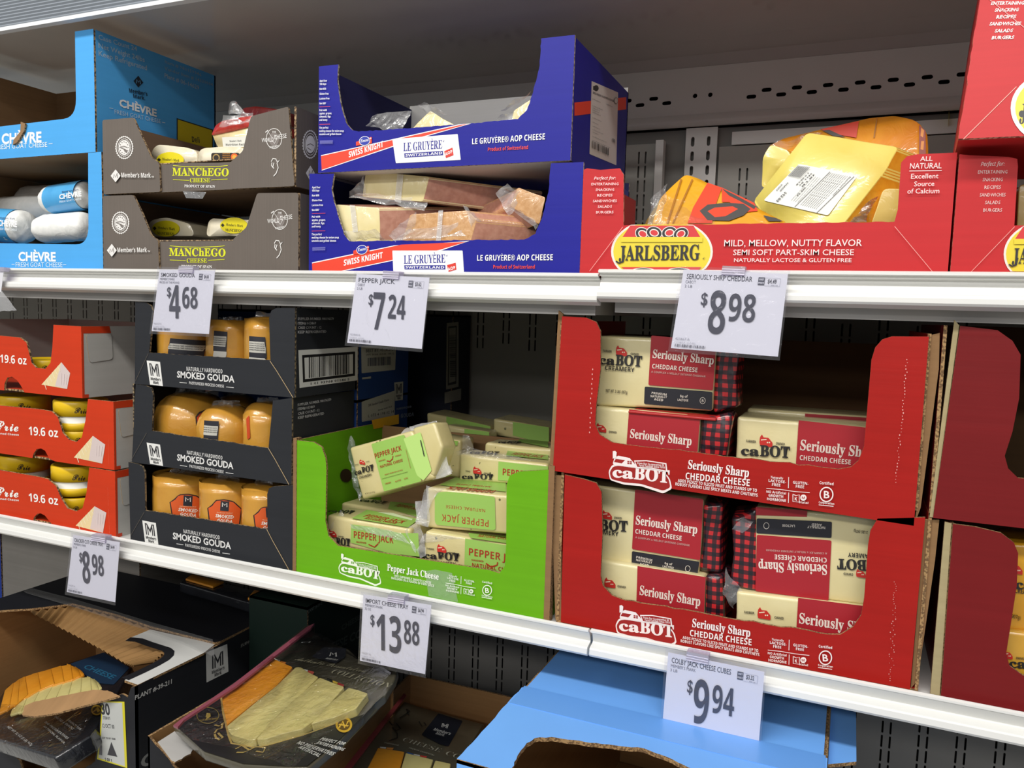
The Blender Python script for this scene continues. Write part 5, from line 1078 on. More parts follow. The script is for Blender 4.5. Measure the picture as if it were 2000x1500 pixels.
solid('cheese_end', Frame(T1.O, T1.u, T1.v), [T1.px(p) for p in K('p', (800, 70), (990, 20), (1060, 230), (985, 480), (900, 470))], .035, [pjc], b1, .005, 3, wob=.001, ext=-T1.n*.03-T1.n*.004)
flap(b1, 'p', [(240, 240), (300, 130), (370, 680), (340, 670)], (.09, .10, .07, .07), .10, 10, 10, .006); flap(b1, 'p', [(680, 140), (760, 60), (870, 90), (760, 170)], (.075, .075, .08, .07), .4, 10, 8, .005); flap(b1, 'p', [(985, 505), (1060, 230), (1155, 455), (1090, 480)], (.055, .07, .06, .055), .35)
# 2: right middle, end on, upside down print
T2 = front(.052)
def a2(A):
    A.poly([(1020, 615), (1100, 608), (1300, 625), (1510, 652), (1516, 925), (1500, 935), (1015, 890), (1000, 860), (1000, 650)], G1c, .003)
    A.text('PEPPER JACK', (1458, 848), (1060, 798), 62, RD, 'bold', -.02); A.text('NATURAL CHEESE', (1428, 756), (1094, 720), 28, RD, 'bold', -.02)
def t2(A):
    A.poly([(1035, 560), (1170, 495), (1600, 532), (1600, 618)], G1c); A.text('PEPPER JACK', (1520, 605), (1130, 572), 24, RD, 'bold'); A.text('NATURAL CHEESE', (1480, 572), (1190, 548), 11, RD, 'bold')
b2 = block('pepper jack block with upside-down print, resting on another at the right of the green carton', T2, 'p', [(925, 575), (1640, 645), (1640, 980), (922, 915)], .085, [pjc], a2, t2)
flap(b2, 'p', [(840, 860), (905, 600), (945, 560), (925, 900)], (.05, .045, .05, .05), .32); flap(b2, 'p', [(832, 700), (960, 690), (940, 900), (850, 880)], (.048, .046, .046, .045), .3, amp=.005); flap(b2, 'p', [(930, 560), (1100, 580), (1000, 630), (940, 800)], (.045, .05, .05, .05), .25)
# 3: right bottom
T3 = front(.040)
def a3(A):
    A.poly([(1258, 1005), (1640, 1068), (1640, 1320), (1250, 1270)], G1c); barn(A, 1058, 1095, 78); cab(A, 912, 1172, 296, 62, .08); A.text('CREAMERY', (975, 1218), (1180, 1240), 30, BK, 'bold'); A.text('FARMER', (934, 1096), (994, 1104), 14, BK, 'bold'); A.text('OWNED', (1118, 1130), (1176, 1138), 14, BK, 'bold')
    A.text('PEPPER JACK', (1290, 1146), (1760, 1222), 62, RD, 'bold', -.01); A.text('SEASONED', (1312, 1192), (1414, 1206), 14, RD, 'bold'); A.line([(1435, 1215), (1480, 1245), (1530, 1230), (1535, 1205)], 11, RD); A.text('NATURAL CHEESE', (1318, 1244), (1700, 1300), 34, RD, 'bold', -.01)
def t3(A): A.poly([(1300, 1010), (1280, 965), (1640, 1000), (1640, 1060)], G1c); A.text('NATURAL CHEESE', (1360, 1000), (1640, 1028), 22, RD, 'bold')
b3 = block('pepper jack block at the bottom right of the green carton', T3, 'p', [(910, 940), (1640, 1062), (1640, 1330), (900, 1240)], .10, [pjc], a3, t3)
flap(b3, 'p', [(860, 1060), (915, 960), (1250, 1010), (905, 1050)], (.036, .038, .04, .038), .2)
flap(b3, 'p', [(850, 1100), (900, 960), (920, 1160), (870, 1180)], (.036, .036, .036, .036), .3)
# 4: left front bottom
T4 = front(.038)
def a4(A):
    A.poly([(290, 890), (700, 1050), (710, 1160), (285, 1040)], G1c); A.poly([(290, 885), (480, 910), (700, 960), (860, 960), (870, 1160), (700, 1140)], G1c); barn(A, 130, 965, 74); cab(A, 92, 1050, 190, 60, .1); A.text('PEPPER JACK', (314, 1000), (650, 1048), 60, RD, 'bold', -.01)
    A.text('SEASONED', (335, 1040), (420, 1050), 13, RD, 'bold'); A.line([(440, 1055), (490, 1078), (520, 1050)], 10, RD); A.text('OWNED', (180, 992), (228, 998), 12, BK, 'bold')
def t4(A): A.poly([(290, 842), (420, 770), (860, 850), (770, 920)], G1c); cab(A, 84, 788, 205, 26, .07); A.text('PEPPER JACK', (384, 830), (714, 888), 30, RD, 'bold'); A.text('NATURAL CHEESE', (392, 848), (660, 892), 13, RD, 'bold'); A.poly([(505, 790), (640, 800), (810, 850), (800, 862)], 'D8E8B8')
b4 = block('pepper jack block at the bottom left front of the green carton', T4, 'p', [(75, 806), (790, 925), (800, 1190), (70, 1060)], .060, [pjc], a4, t4)
flap(b4, 'p', [(740, 940), (870, 850), (890, 1010), (840, 1130)], (.034, .06, .05, .035), .3); flap(b4, 'p', [(280, 880), (700, 960), (800, 1060), (300, 920)], (.034, .034, .033, .034), .2); flap(b4, 'p', [(150, 850), (200, 760), (240, 850), (80, 950)], (.036, .05, .045, .036), .12)
# 5: behind, left
T5 = front(.105)
def t5(A): A.poly([(600, 760), (620, 700), (850, 720), (850, 830)], G1c); cab(A, 352, 694, 210, 24, .12); A.text('PEPPER JACK', (650, 740), (860, 778), 26, RD, 'bold')
block('pepper jack block behind the bottom left one, mostly hidden, its top showing', T5, 'p', [(200, 706), (860, 812), (860, 1050), (190, 960)], .055, [pjc], None, t5)
# 6: back right upper
T6 = front(.118)
def a6(A):
    A.poly([(1540, 352), (1960, 395), (1960, 540), (1535, 510)], G1c); barn(A, 1360, 432, 72); cab(A, 1232, 498, 264, 44, .03); A.text('FARMER', (1262, 438), (1302, 444), 12, BK, 'bold'); A.text('OWNED', (1416, 456), (1466, 462), 12, BK, 'bold'); A.text('PEPPER JACK', (1576, 466), (1960, 510), 56, RD, 'bold', -.01)
def t6(A): A.poly([(1600, 310), (1620, 255), (1960, 290), (1960, 345)], G1c); cab(A, 1290, 290, 240, 26, .05); A.text('PEPPER JACK', (1640, 304), (1900, 330), 24, RD, 'bold')
b6 = block('pepper jack block at the back right of the green carton, wordmark above its rim', T6, 'p', [(1205, 288), (1960, 372), (1960, 560), (1200, 520)], .05, [pjc], a6, t6)
flap(b6, 'p', [(1190, 260), (1280, 240), (1900, 350), (1200, 300)], (.11, .12, .12, .11), .10, 16, 6, .004)
T7 = front(.176)
block('pepper jack block farthest back in the front green carton', T7, 'p', [(1420, 195), (1990, 245), (1990, 420), (1410, 380)], .05, [pjc], None, lambda A: (A.poly([(1700, 190), (1720, 168), (1960, 190), (1960, 240)], G1c), cab(A, 1530, 200, 170, 20, .06)))
T8 = front(.165)
b8 = block('pepper jack block standing dim between the tilted one and the right-hand ones', T8, 'p', [(1000, 150), (1215, 178), (1205, 500), (1000, 480)], .05, [pjc], lambda A: A.poly([(1000, 150), (1200, 180), (1190, 220), (1000, 190)], G1c))
flap(b8, 'p', [(1228, 240), (1240, 125), (1290, 125), (1330, 250)], (.155, .155, .16, .16), .12)
for i, (x0, x1, y0, sl) in enumerate(((620, 905, 545, 60), (915, 1165, 570, 40), (700, 900, 600, 30))):
    F_ = front(.30+.05*(i < 2)); q = [(x0, y0+14), (x1, y0+14+sl), (x1, y0+90+sl), (x0, y0+90)]
    block(('dim pepper jack block at left in the rear green carton', 'dim pepper jack block at right in the rear green carton', 'dim pepper jack block in front of the others in the rear green carton')[i], F_, '5', q, .07 if i < 2 else .035, [pjc], lambda A, q=q: A.poly([(q[0][0]+90, q[0][1]+16), (q[1][0], q[1][1]), (q[2][0], q[2][1]), (q[0][0]+90, q[3][1])], G1c), None, group='pepper jack blocks in the rear green carton')
# ================================================================== red cheddar cartons
cred = card('A41E19', .40, .22, .09); cdk = card('741A1C', .42, .22, .08)
plaid = None
def mk_plaid():
    m, nt, b, N, L = base('buffalo_plaid'); t = N('ShaderNodeTexCoord'); sp = N('ShaderNodeSeparateXYZ'); L(t.outputs['Object'], sp.inputs[0])
    def st(o, sc=95, th=.5):
        a = N('ShaderNodeMath'); a.operation = 'MULTIPLY'; a.inputs[1].default_value = sc; L(o, a.inputs[0]); f = N('ShaderNodeMath'); f.operation = 'FRACT'; L(a.outputs[0], f.inputs[0])
        g = N('ShaderNodeMath'); g.operation = 'GREATER_THAN'; g.inputs[1].default_value = th; L(f.outputs[0], g.inputs[0]); return g.outputs[0]
    s = N('ShaderNodeMath'); s.operation = 'ADD'; xy = N('ShaderNodeMath'); xy.operation = 'ADD'; L(sp.outputs[0], xy.inputs[0]); L(sp.outputs[1], xy.inputs[1])
    L(st(xy.outputs[0]), s.inputs[0]); L(st(sp.outputs[2]), s.inputs[1]); h = N('ShaderNodeMath'); h.operation = 'MULTIPLY'; h.inputs[1].default_value = .5; L(s.outputs[0], h.inputs[0])
    cr = N('ShaderNodeValToRGB'); cr.color_ramp.interpolation = 'CONSTANT'; e = cr.color_ramp.elements; e[0].color = lin('C0282C'); e[1].position = .4; e[1].color = lin('4A1A22'); x = e.new(.9); x.color = lin('1C1A22')
    L(h.outputs[0], cr.inputs[0]); L(cr.outputs[0], b.inputs['Base Color']); b.inputs['Roughness'].default_value = .3; b.inputs['Coat Weight'].default_value = .6
    n = N('ShaderNodeTexNoise'); n.inputs['Scale'].default_value = 45; L(t.outputs['Object'], n.inputs[0]); bp = N('ShaderNodeBump'); bp.inputs['Strength'].default_value = .6; bp.inputs['Distance'].default_value = .004; L(n.outputs[0], bp.inputs['Height']); L(bp.outputs[0], b.inputs['Normal']); return m
plaid = mk_plaid()
def cheddar_box(label, out, edge_l, edge_r, zb, zt, depth, mat_, key, rng, logo=None, tx=None, dark=False, xr_=None, yf=YF, F=None):
    F = F or front(yf); P = F.k(key, *out); xl = F.px(K(key, edge_l)[0])[0]; xr = xr_ if xr_ else F.px(K(key, edge_r)[0])[0]
    o = ragged(P, rng[0], rng[1], .010, .0012)
    t, fp, _ = carton('cheddar_carton', label, yf, o, depth, xl, xr, zb, zt, mat_, card('5A4028', .8, .3, .1), 'red cheddar cartons', edge=ked, F=F, back_top=zt-.02, side_in=mat_)
    return t, fp, F, P, xl, xr
def crumple_edge(t, F, key, pts, th, m, name='wrap_end'):
    return solid(name, F, [F.px(p) for p in K(key, *pts)], th, [m], t, .006, 3, sub=1, wob=.006)
ZC = 1.2508
U = [(42, 722), (80, 80), (180, 86), (222, 104), (240, 142), (240, 300), (222, 450), (218, 530), (236, 572), (288, 604), (1230, 716), (1282, 706), (1312, 680), (1335, 622), (1350, 450), (1366, 262), (1382, 210), (1412, 176), (1452, 164), (1605, 165), (1542, 951)]
t, fp, F, P, xl, xr = cheddar_box('bright red open-front carton of cheddar, upper of the pair at centre right', U, (60, 400), (1590, 500), ZC, 1.4405, .30, cred, '6', (9, 10))
prism('side_flap', F, F.k('6', (22, 722), (60, 56), (78, 70), (44, 722)), .004, [kin, kin, ked], t, lift=-.005)
prism('side_flap', F, F.k('6', (1608, 160), (1652, 150), (1648, 300), (1572, 880), (1545, 952), (1560, 850)), .004, [kin, kin, ked], t, lift=-.005)
A = Art(F, fp, k='6'); W = 'F2E6E2'
cabot_logo(A, 292, 748, 232, '9C1C18', W, .085)
def cheddar_txt(A, dx, dy, W=W):
    g = lambda x, y: (x+dx, y+dy)
    A.text('Seriously Sharp', g(604, 712), g(856, 748), 36, W, 'serif', .012); A.text('CHEDDAR CHEESE', g(594, 756), g(860, 786), 28, W, 'bold')
    A.text('ADDS PIZAZZ TO SLICED FRUIT AND STANDS UP TO', g(562, 768), g(890, 810), 13, W, 'bold'); A.text('ROBUST FLAVORS LIKE SPICY MEATS AND CHUTNEYS.', g(552, 782), g(896, 830), 13, W, 'bold')
cheddar_txt(A, 0, 0); claims(A, 930, 738, 290, W, .10)
r_ = random.Random(3)
for i in range(40): y = 260+i*13; x = 1515-(y-260)*.098+r_.uniform(-5, 5); A.ell(x, y, r_.uniform(1, 3), r_.uniform(1, 4), 'E8B0A8', 6)
for i in range(14): y = 300+i*20; A.ell(212-i*.8+r_.uniform(-3, 3), y, 2, 4, 'E8B0A8', 6)
A.done(); cU = t
Lp = [(75, 670), (92, 58), (170, 76), (222, 92), (244, 130), (248, 300), (240, 480), (250, 520), (288, 560), (340, 580), (1190, 722), (1238, 722), (1290, 690), (1324, 640), (1336, 570), (1352, 350), (1362, 290), (1392, 240), (1590, 235), (1526, 950)]
t, fp, F, P, xl, xr = cheddar_box('bright red open-front carton of cheddar, lower of the pair, standing on the shelf', Lp, (62, 400), (1590, 600), ZM, ZC-.001, .30, cred, '7', (9, 10))
prism('side_flap', F, F.k('7', (48, 664), (28, 60), (75, 64), (72, 668)), .004, [kin, kin, ked], t, lift=-.004)
prism('side_flap', F, F.k('7', (1590, 250), (1650, 250), (1632, 420), (1560, 920), (1530, 955)), .004, [kin, kin, ked], t, lift=-.005)
A = Art(F, fp, k='7'); cabot_logo(A, 320, 704, 224, '9C1C18', W, .11); cheddar_txt(A, 10, -22) if False else None
A.text('Seriously Sharp', (622, 688), (862, 730), 34, W, 'serif', .012); A.text('CHEDDAR CHEESE', (612, 726), (868, 766), 26, W, 'bold'); A.text('ADDS PIZAZZ TO SLICED FRUIT AND STANDS UP TO', (582, 738), (896, 794), 12, W, 'bold'); A.text('ROBUST FLAVORS LIKE SPICY MEATS AND CHUTNEYS.', (574, 752), (903, 810), 12, W, 'bold')
claims(A, 936, 730, 278, W, .13)
for i in range(46): A.ell(1462-i*.4+r_.uniform(-10, 12), 500+i*9, r_.uniform(1, 2.5), r_.uniform(1, 3), 'D8A098', 6)
A.done(); cL = t
chd = wrapped('E4D8A6', 'DCCE98', .3, .6, .3, 16)
def chunk(label, Y, key, quad, lab, depth=.07, ud=False, bw=None, wp=None, grp='cheddar blocks in the red cartons', xt=None, col=None):
    F = front(Y); t = block(label, F, key, quad, depth, [col or chd], lambda A: lab(A), None, name='cheddar_block', group=grp, bevel=.005, wob=.001)
    if wp: crumple_edge(t, front(Y+.002), key, wp, depth*.85, plaid)
    return t
RL, BB = 'A8202A', '22222A'
def l_u1(A):
    A.poly([(452, 160), (722, 184), (708, 388), (440, 366)], RL, .002); A.poly([(425, 372), (706, 394), (704, 470), (422, 444)], BB, .002); barn(A, 328, 226, 46); A.text('FARMER', (252, 228), (288, 231), 9, BK, 'bold'); A.text('OWNED', (366, 240), (400, 243), 9, BK, 'bold')
    cab(A, 236, 278, 176, 42, .06); A.text('CREAMERY', (260, 302), (382, 312), 18, BK, 'bold'); A.text('Seriously Sharp', (458, 252), (710, 280), 34, 'E8D8CC', 'serif', .012); A.text('CHEDDAR CHEESE', (456, 296), (644, 313), 19, 'E8D8CC', 'bold'); A.text('A COMPLEX & MILDLY INTENSE CHEDDAR', (452, 314), (678, 334), 8, 'C89890', 'bold')
    A.text('NET WT. 2 LBS (907g)', (264, 394), (354, 402), 12, '5A5440', 'bold'); A.text('PREMIUM', (454, 402), (516, 410), 9, 'D8CFC4', 'bold'); A.text('NATURALLY', (450, 416), (518, 420), 9, 'D8CFC4', 'bold'); A.text('AGED', (464, 429), (502, 433), 10, 'D8CFC4', 'bold'); A.text('0g of', (572, 416), (604, 418), 10, 'D8CFC4', 'bold'); A.text('LACTOSE', (562, 431), (606, 434), 9, 'D8CFC4', 'bold')
    A.ring(666, 430, 12, 14, 2, 'D8CFC4', 16); A.text('B', (662, 436), (671, 437), 12, 'D8CFC4', 'sans')
chunk('cheddar block with red and black label, top left in the upper red carton', .055, '6', [(222, 160), (724, 180), (706, 474), (216, 452)], l_u1, wp=[(722, 190), (812, 196), (806, 470), (706, 476)])
def l_u2(A):
    A.poly([(360, 466), (655, 500), (640, 690), (345, 670)], RL); barn(A, 244, 545, 42); A.text('OWNED', (276, 563), (308, 566), 8, BK, 'bold'); A.text('Seriously Sharp', (364, 584), (618, 616), 36, 'E8D8CC', 'serif', .012)
b = chunk('cheddar block below another, bottom left in the upper red carton', .042, '6', [(212, 454), (655, 496), (640, 700), (206, 690)], l_u2, wp=[(650, 500), (792, 486), (770, 690), (640, 690)])
solid('red_top_fold', tri('6', (355, 472), (660, 500), (380, 458), .038, .038, .06), [(0, 0), (.108, 0), (.112, .02), (.006, .02)], .003, [plain('B42A2A', .25)], b, .001, 2)
def l_u3(A):
    A.poly([(1064, 512), (1420, 550), (1420, 740), (1052, 700)], RL); barn(A, 928, 600, 54); A.text('FARMER', (846, 602), (886, 606), 10, BK, 'bold'); A.text('OWNED', (970, 612), (1006, 616), 10, BK, 'bold'); cab(A, 826, 655, 200, 44, .06); A.text('Seriously Sharp', (1070, 634), (1396, 672), 42, 'E0CCC0', 'serif', .012); A.text('CHEDDAR CHEESE', (1068, 676), (1280, 696), 20, 'E0CCC0', 'bold')
chunk('cheddar block alone at right in the upper red carton', .060, '6', [(808, 498), (1420, 548), (1420, 760), (800, 720)], l_u3)
chunk('shadowed cheddar block behind the single one at right in the upper red carton', .140, '6', [(850, 462), (1420, 500), (1420, 720), (850, 690)], lambda A: A.poly([(1090, 484), (1420, 506), (1420, 600), (1090, 590)], RL), depth=.06)
def l_l1(A):
    A.poly([(385, 118), (668, 158), (655, 412), (372, 366)], RL, .002); A.poly([(372, 374), (652, 418), (644, 474), (370, 430)], BB, .002); barn(A, 268, 226, 42); A.text('OWNED', (298, 239), (330, 243), 9, BK, 'bold'); cab(A, 168, 280, 186, 42, .07); A.text('CREAMERY', (196, 296), (316, 312), 18, BK, 'bold')
    A.text('Seriously Sharp', (388, 262), (642, 302), 36, 'E8D8CC', 'serif', .012); A.text('CHEDDAR CHEESE', (386, 300), (578, 330), 19, 'E8D8CC', 'bold'); A.text('A COMPLEX & WILDLY INTENSE CHEDDAR', (386, 320), (612, 354), 8, 'C89890', 'bold'); A.text('PREMIUM', (390, 402), (456, 416), 9, 'D8CFC4', 'bold'); A.text('NATURALLY', (390, 414), (456, 426), 9, 'D8CFC4', 'bold'); A.text('AGED', (404, 432), (442, 440), 11, 'D8CFC4', 'bold'); A.text('0g of', (508, 428), (540, 433), 9, 'D8CFC4', 'bold'); A.text('LACTOSE', (500, 440), (546, 448), 9, 'D8CFC4', 'bold'); A.ring(604, 446, 11, 13, 2, 'D8CFC4', 16)
chunk('cheddar block with red and black label, top left in the lower red carton', .050, '7', [(160, 96), (668, 158), (648, 478), (160, 400)], l_l1, wp=[(666, 165), (746, 172), (742, 470), (648, 478)])
def l_l2(A):
    A.poly([(395, 436), (678, 482), (668, 700), (388, 660)], RL); barn(A, 280, 508, 46); A.text('OWNED', (312, 524), (346, 528), 9, BK, 'bold'); A.text('Seriously Sharp', (404, 554), (654, 602), 38, 'E8D8CC', 'serif', .012)
chunk('cheddar block lower left in the lower red carton, partly behind its rim', .038, '7', [(230, 410), (676, 486), (668, 700), (225, 640)], l_l2, wp=[(674, 490), (762, 478), (750, 690), (668, 700)])
def l_l3(A):
    A.poly([(890, 306), (1200, 330), (1188, 580), (884, 540)], RL, .002); A.poly([(890, 238), (1202, 252), (1200, 320), (888, 300)], BB, .002); A.poly([(886, 190), (1100, 206), (1098, 232), (886, 225)], RL)
    A.text('Seriously Sharp', (1180, 432), (897, 418), 40, 'E8D8CC', 'serif', .012); A.text('CHEDDAR CHEESE', (1180, 402), (964, 388), 20, 'E8D8CC', 'bold'); A.text('A COMPLEX & WILDLY INTENSE CHEDDAR', (1182, 380), (928, 366), 8, 'C89890', 'bold')
    cab(A, 1420, 416, -196, 42, .05); A.text('CREAMERY', (1400, 388), (1268, 380), 18, BK, 'bold'); barn(A, 1322, 468, 40); A.text('OWNED', (1290, 466), (1250, 462), 10, BK, 'bold'); A.text('2 LBS (907g)', (1350, 290), (1292, 284), 12, '5A5440', 'bold'); A.text('NATURALLY', (1174, 272), (1100, 268), 10, 'D8CFC4', 'bold'); A.text('AGED', (1160, 260), (1118, 258), 10, 'D8CFC4', 'bold'); A.text('LACTOSE', (1048, 264), (996, 262), 10, 'D8CFC4', 'bold'); A.ring(930, 268, 12, 14, 2, 'D8CFC4', 16)
b = chunk('cheddar block turned upside down, right in the lower red carton', .046, '7', [(884, 190), (1420, 232), (1400, 610), (880, 540)], l_l3, wp=[(790, 236), (888, 192), (884, 542), (784, 528)])
flap(b, '7', [(750, 560), (770, 450), (820, 540), (800, 620)], (.04, .04, .04, .04), .15, amp=.006)
flap(b, '7', [(790, 290), (830, 240), (885, 250), (830, 300)], (.042, .042, .042, .042), .15, amp=.006)
def l_l4(A):
    A.poly([(1062, 568), (1420, 612), (1420, 800), (1052, 740)], RL); barn(A, 920, 636, 54); A.text('FARMER', (838, 632), (880, 636), 10, BK, 'bold'); A.text('OWNED', (964, 654), (1002, 658), 10, BK, 'bold'); A.text('Seriously Sharp', (1066, 672), (1390, 724), 42, 'E8D8CC', 'serif', .012)
chunk('cheddar block lower right in the lower red carton, under the inverted one', .038, '7', [(806, 542), (1420, 618), (1420, 780), (800, 720)], l_l4)
# ---------- darker red cartons at the right edge
U2 = [(1622, 918), (1735, 120), (1890, 138), (1952, 182), (1986, 240), (1980, 420), (1952, 560), (1920, 660), (1934, 712), (1975, 752)]
F = front(YF); P = F.k('6', *U2); xl = P[0][0]-.004; q = [(P[-1][0]+.26, P[-1][1]), (P[-1][0]+.27, P[1][1]), (P[-1][0]+.34, P[1][1]), (P[-1][0]+.34, P[0][1])]
zbu = F.px(K('6', (1622, 918))[0])[1]
t, fp, _ = carton('cheddar_carton', 'deep red empty open-front carton at the right edge, upper of the two', YF, P+q, .30, xl, P[-1][0]+.34, zbu+.001, P[1][1], cdk, card('4A3620', .8, .3, .1), 'red cheddar cartons', edge=ked, side_in=cdk)
prism('side_flap', F, F.k('6', (1608, 916), (1712, 96), (1732, 118), (1622, 918)), .004, [card('A89A74', .8, .3, .1), kin, ked], t, lift=-.002)
L2 = [(1655, 975), (1705, 262), (1800, 275), (1905, 300), (1958, 340), (1976, 385), (1970, 520), (1942, 700), (1926, 800), (1940, 852), (1995, 892)]
P = F.k('7', *L2); xl2 = P[0][0]-.004; q = [(P[-1][0]+.26, P[-1][1]), (P[-1][0]+.27, P[1][1]), (P[-1][0]+.34, P[1][1]), (P[-1][0]+.34, ZM)]
t, fp, _ = carton('cheddar_carton', 'deep red open-front carton holding golden blocks at the right edge, lower of the two', YF, [(P[0][0], ZM)]+P[1:]+q, .30, xl2, P[-1][0]+.34, ZM, min(P[1][1], zbu), cdk, card('4A3620', .8, .3, .1), 'red cheddar cartons', edge=ked, side_in=cdk)
prism('side_flap', F, [(P[0][0]-.010, ZM)]+F.k('7', (1672, 255), (1700, 262))+[(P[0][0]-.001, ZM)], .004, [card('A89A74', .8, .3, .1), kin, ked], t, lift=-.002)
gold = wrapped('E0A424', 'D4961C', .3, .8, .3, 16)
chunk('golden cheddar block, upper one in the lower deep red carton', .045, '7', [(1930, 340), (2080, 352), (2060, 720), (1920, 700)], lambda A: (cab(A, 1966, 530, 190, 44, .05), A.text('CREAMERY', (1962, 548), (2060, 556), 20, BK, 'bold'), A.text('(907g)', (1942, 650), (1985, 658), 16, '5A4410', 'bold'), barn(A, 1968, 450, 50)), grp='golden cheddar blocks in the deep red carton', col=gold)
chunk('golden cheddar block, lower one in the lower deep red carton', .036, '7', [(1915, 706), (2080, 726), (2080, 960), (1905, 930)], lambda A: (cab(A, 1940, 858, 190, 44, .05), barn(A, 1932, 806, 40), A.text('OWNED', (1966, 822), (2002, 826), 10, BK, 'bold')), grp='golden cheddar blocks in the deep red carton', col=wrapped('DCA83C', 'CE9A30', .3, .8, .3, 16))
# ================================================================== bottom deck
blk = card('26272B', .42, .2, .08); blki = card('8A6A44', .8, .3, .1); kraft2 = card('9A744A', .8, .35, .12)
# ---------- cut-open black carton at the left
X1 = at(*K('b', (1050, 870))[0], Y=-.05).x; S1 = right_side(X1); p = S1.k('b', (1060, 862), (1570, 612)); zt = p[0][1]; ZD = .6005; yb1 = S1.px(K('h', (1330, 425))[0])[0]
T1Z = Frame((0, 0, zt), (1, 0, 0), (0, 1, 0)); XL1 = at(0, 1172, Z=zt).x
t = thing('cheese_tray_carton', 'cut-open black carton with a white-bordered opening and plant number, below the 8.98 sign', 'box', (X1-.2, .1, ZD), 'black cheese tray cartons'); bx1 = t
sp = prism('side_panel', S1, [(-.05, ZD), (-.05, zt), (p[1][0], p[1][1]), (yb1, p[1][1]+.004), (yb1, ZD)], TH, (blk, kraft2, ked), t)
A = Art(S1, sp, k='b'); A.text('PLANT #-39-211', (1040, 976), (1322, 848), 34, 'D8D8D4', 'sans', .02)
A.text('CO', (1085, 1500), (1330, 1400), 90, '8A8A88', 'sans', .03); A.done()
A = Art(S1, sp, k='h')
for s, a, b in (('SUPPLIER NUMBER 15081', (1000, 684), (1304, 538)), ('ITEM # 980175361', (1095, 668), (1306, 572)), ('NET WEIGHT-28 LB', (1090, 700), (1308, 600)), ('CASE COUNT-14', (1122, 724), (1308, 636)), ('KEEP REFRIGERATED', (1068, 790), (1308, 674))): A.text(s, a, b, 22, 'A8A8A4', 'sans', .015)
A.done()
lb = Art(S1, sp, 'badge_label', k='d'); lb.poly([(320, 420), (505, 345), (515, 585), (325, 680)], 'CFCFCB'); 
logo_M(lb, [(350, 430), (490, 372), (496, 600), (352, 660)], '2A2A2E', None); lb.done('white label with folded M badge')
# top board: white band with black border round the rounded cut-out
out = T1Z.k('b', (1062, 858), (960, 822), (1080, 770), (1200, 712), (1270, 670), (1308, 636), (1318, 606), (1300, 585), (1150, 540), (1070, 512), (975, 508), (1160, 432), (1658, 545), (1572, 612))
tp_ = prism('top_panel', T1Z, out, .004, (card('D6D6D2', .5, .2, .04), kraft2, ked), t)
A = Art(T1Z, tp_, 'black_border', k='b', gap=.0004); A.line([(965, 815), (1090, 758), (1200, 704), (1270, 664), (1302, 634), (1306, 606), (1285, 588), (1150, 545), (1070, 515), (985, 508)], 34, '222226'); A.done('black border round the opening')
tb_ = T1Z.k('h', (640, 520), (850, 655), (1330, 425)); yA = tb_[1][1]
topb = [(-2.4, .50), (-2.4, .02)]+T1Z.k('b', (0, 300), (240, 286), (560, 246), (900, 330), (1170, 425), (1658, 548))+T1Z.k('h', (850, 655), (1325, 428))
topb = [(XL1, yb1), (XL1, topb[2][1])]+topb[2:-1]+[(X1, yb1)]
prism('top_panel', Frame((0, 0, zt+.004), (1, 0, 0), (0, 1, 0)), topb, .004, (card('1C1D22', .5, .1, .05), kraft2, ked), t)
tape = Frame((0, 0, zt+.0085), (1, 0, 0), (0, 1, 0)).k('b', (180, 132), (245, 110), (560, 190), (1160, 370), (1640, 505), (1655, 640), (1400, 520), (1160, 440), (560, 250), (200, 145))
prism('sealing_tape', Frame((0, 0, zt+.0075), (1, 0, 0), (0, 1, 0)), tape, .0006, film(.05, gloss=.10), t)
# ribbed board hanging under the torn lid: each flute is modelled
Atop = [(240, 292), (560, 252), (860, 330), (1170, 430), (1290, 590), (1180, 690)]; Abot = [(232, 300), (430, 402), (620, 500), (790, 590), (960, 692), (1030, 712)]
def poly_at(P, f):
    x = f*(len(P)-1); i = min(int(x), len(P)-2); q = x-i; return (P[i][0]*(1-q)+P[i+1][0]*q, P[i][1]*(1-q)+P[i+1][1]*q)
V = []; Fc = []; n = 120
for i in range(n+1):
    f = i/n; a = K('b', poly_at(Atop, f))[0]; b = K('b', poly_at(Abot, f))[0]
    A3 = at(*a, Z=zt-.001-.004*f); B3 = at(*b, Y=A3.y-.045); off = Vector((0, -.0015, .0028))*math.sin(i*math.pi/2.6)
    for q in range(4): V.append(A3.lerp(B3, q/3)+off)
for i in range(n):
    for q in range(3): k = i*4+q; Fc.append((k, k+1, k+5, k+4))
mesh('fluted_board', V, Fc, [card('8E6C42', .8, .2, .10)], None, t, smooth=True, label='exposed corrugated underside of the lid')
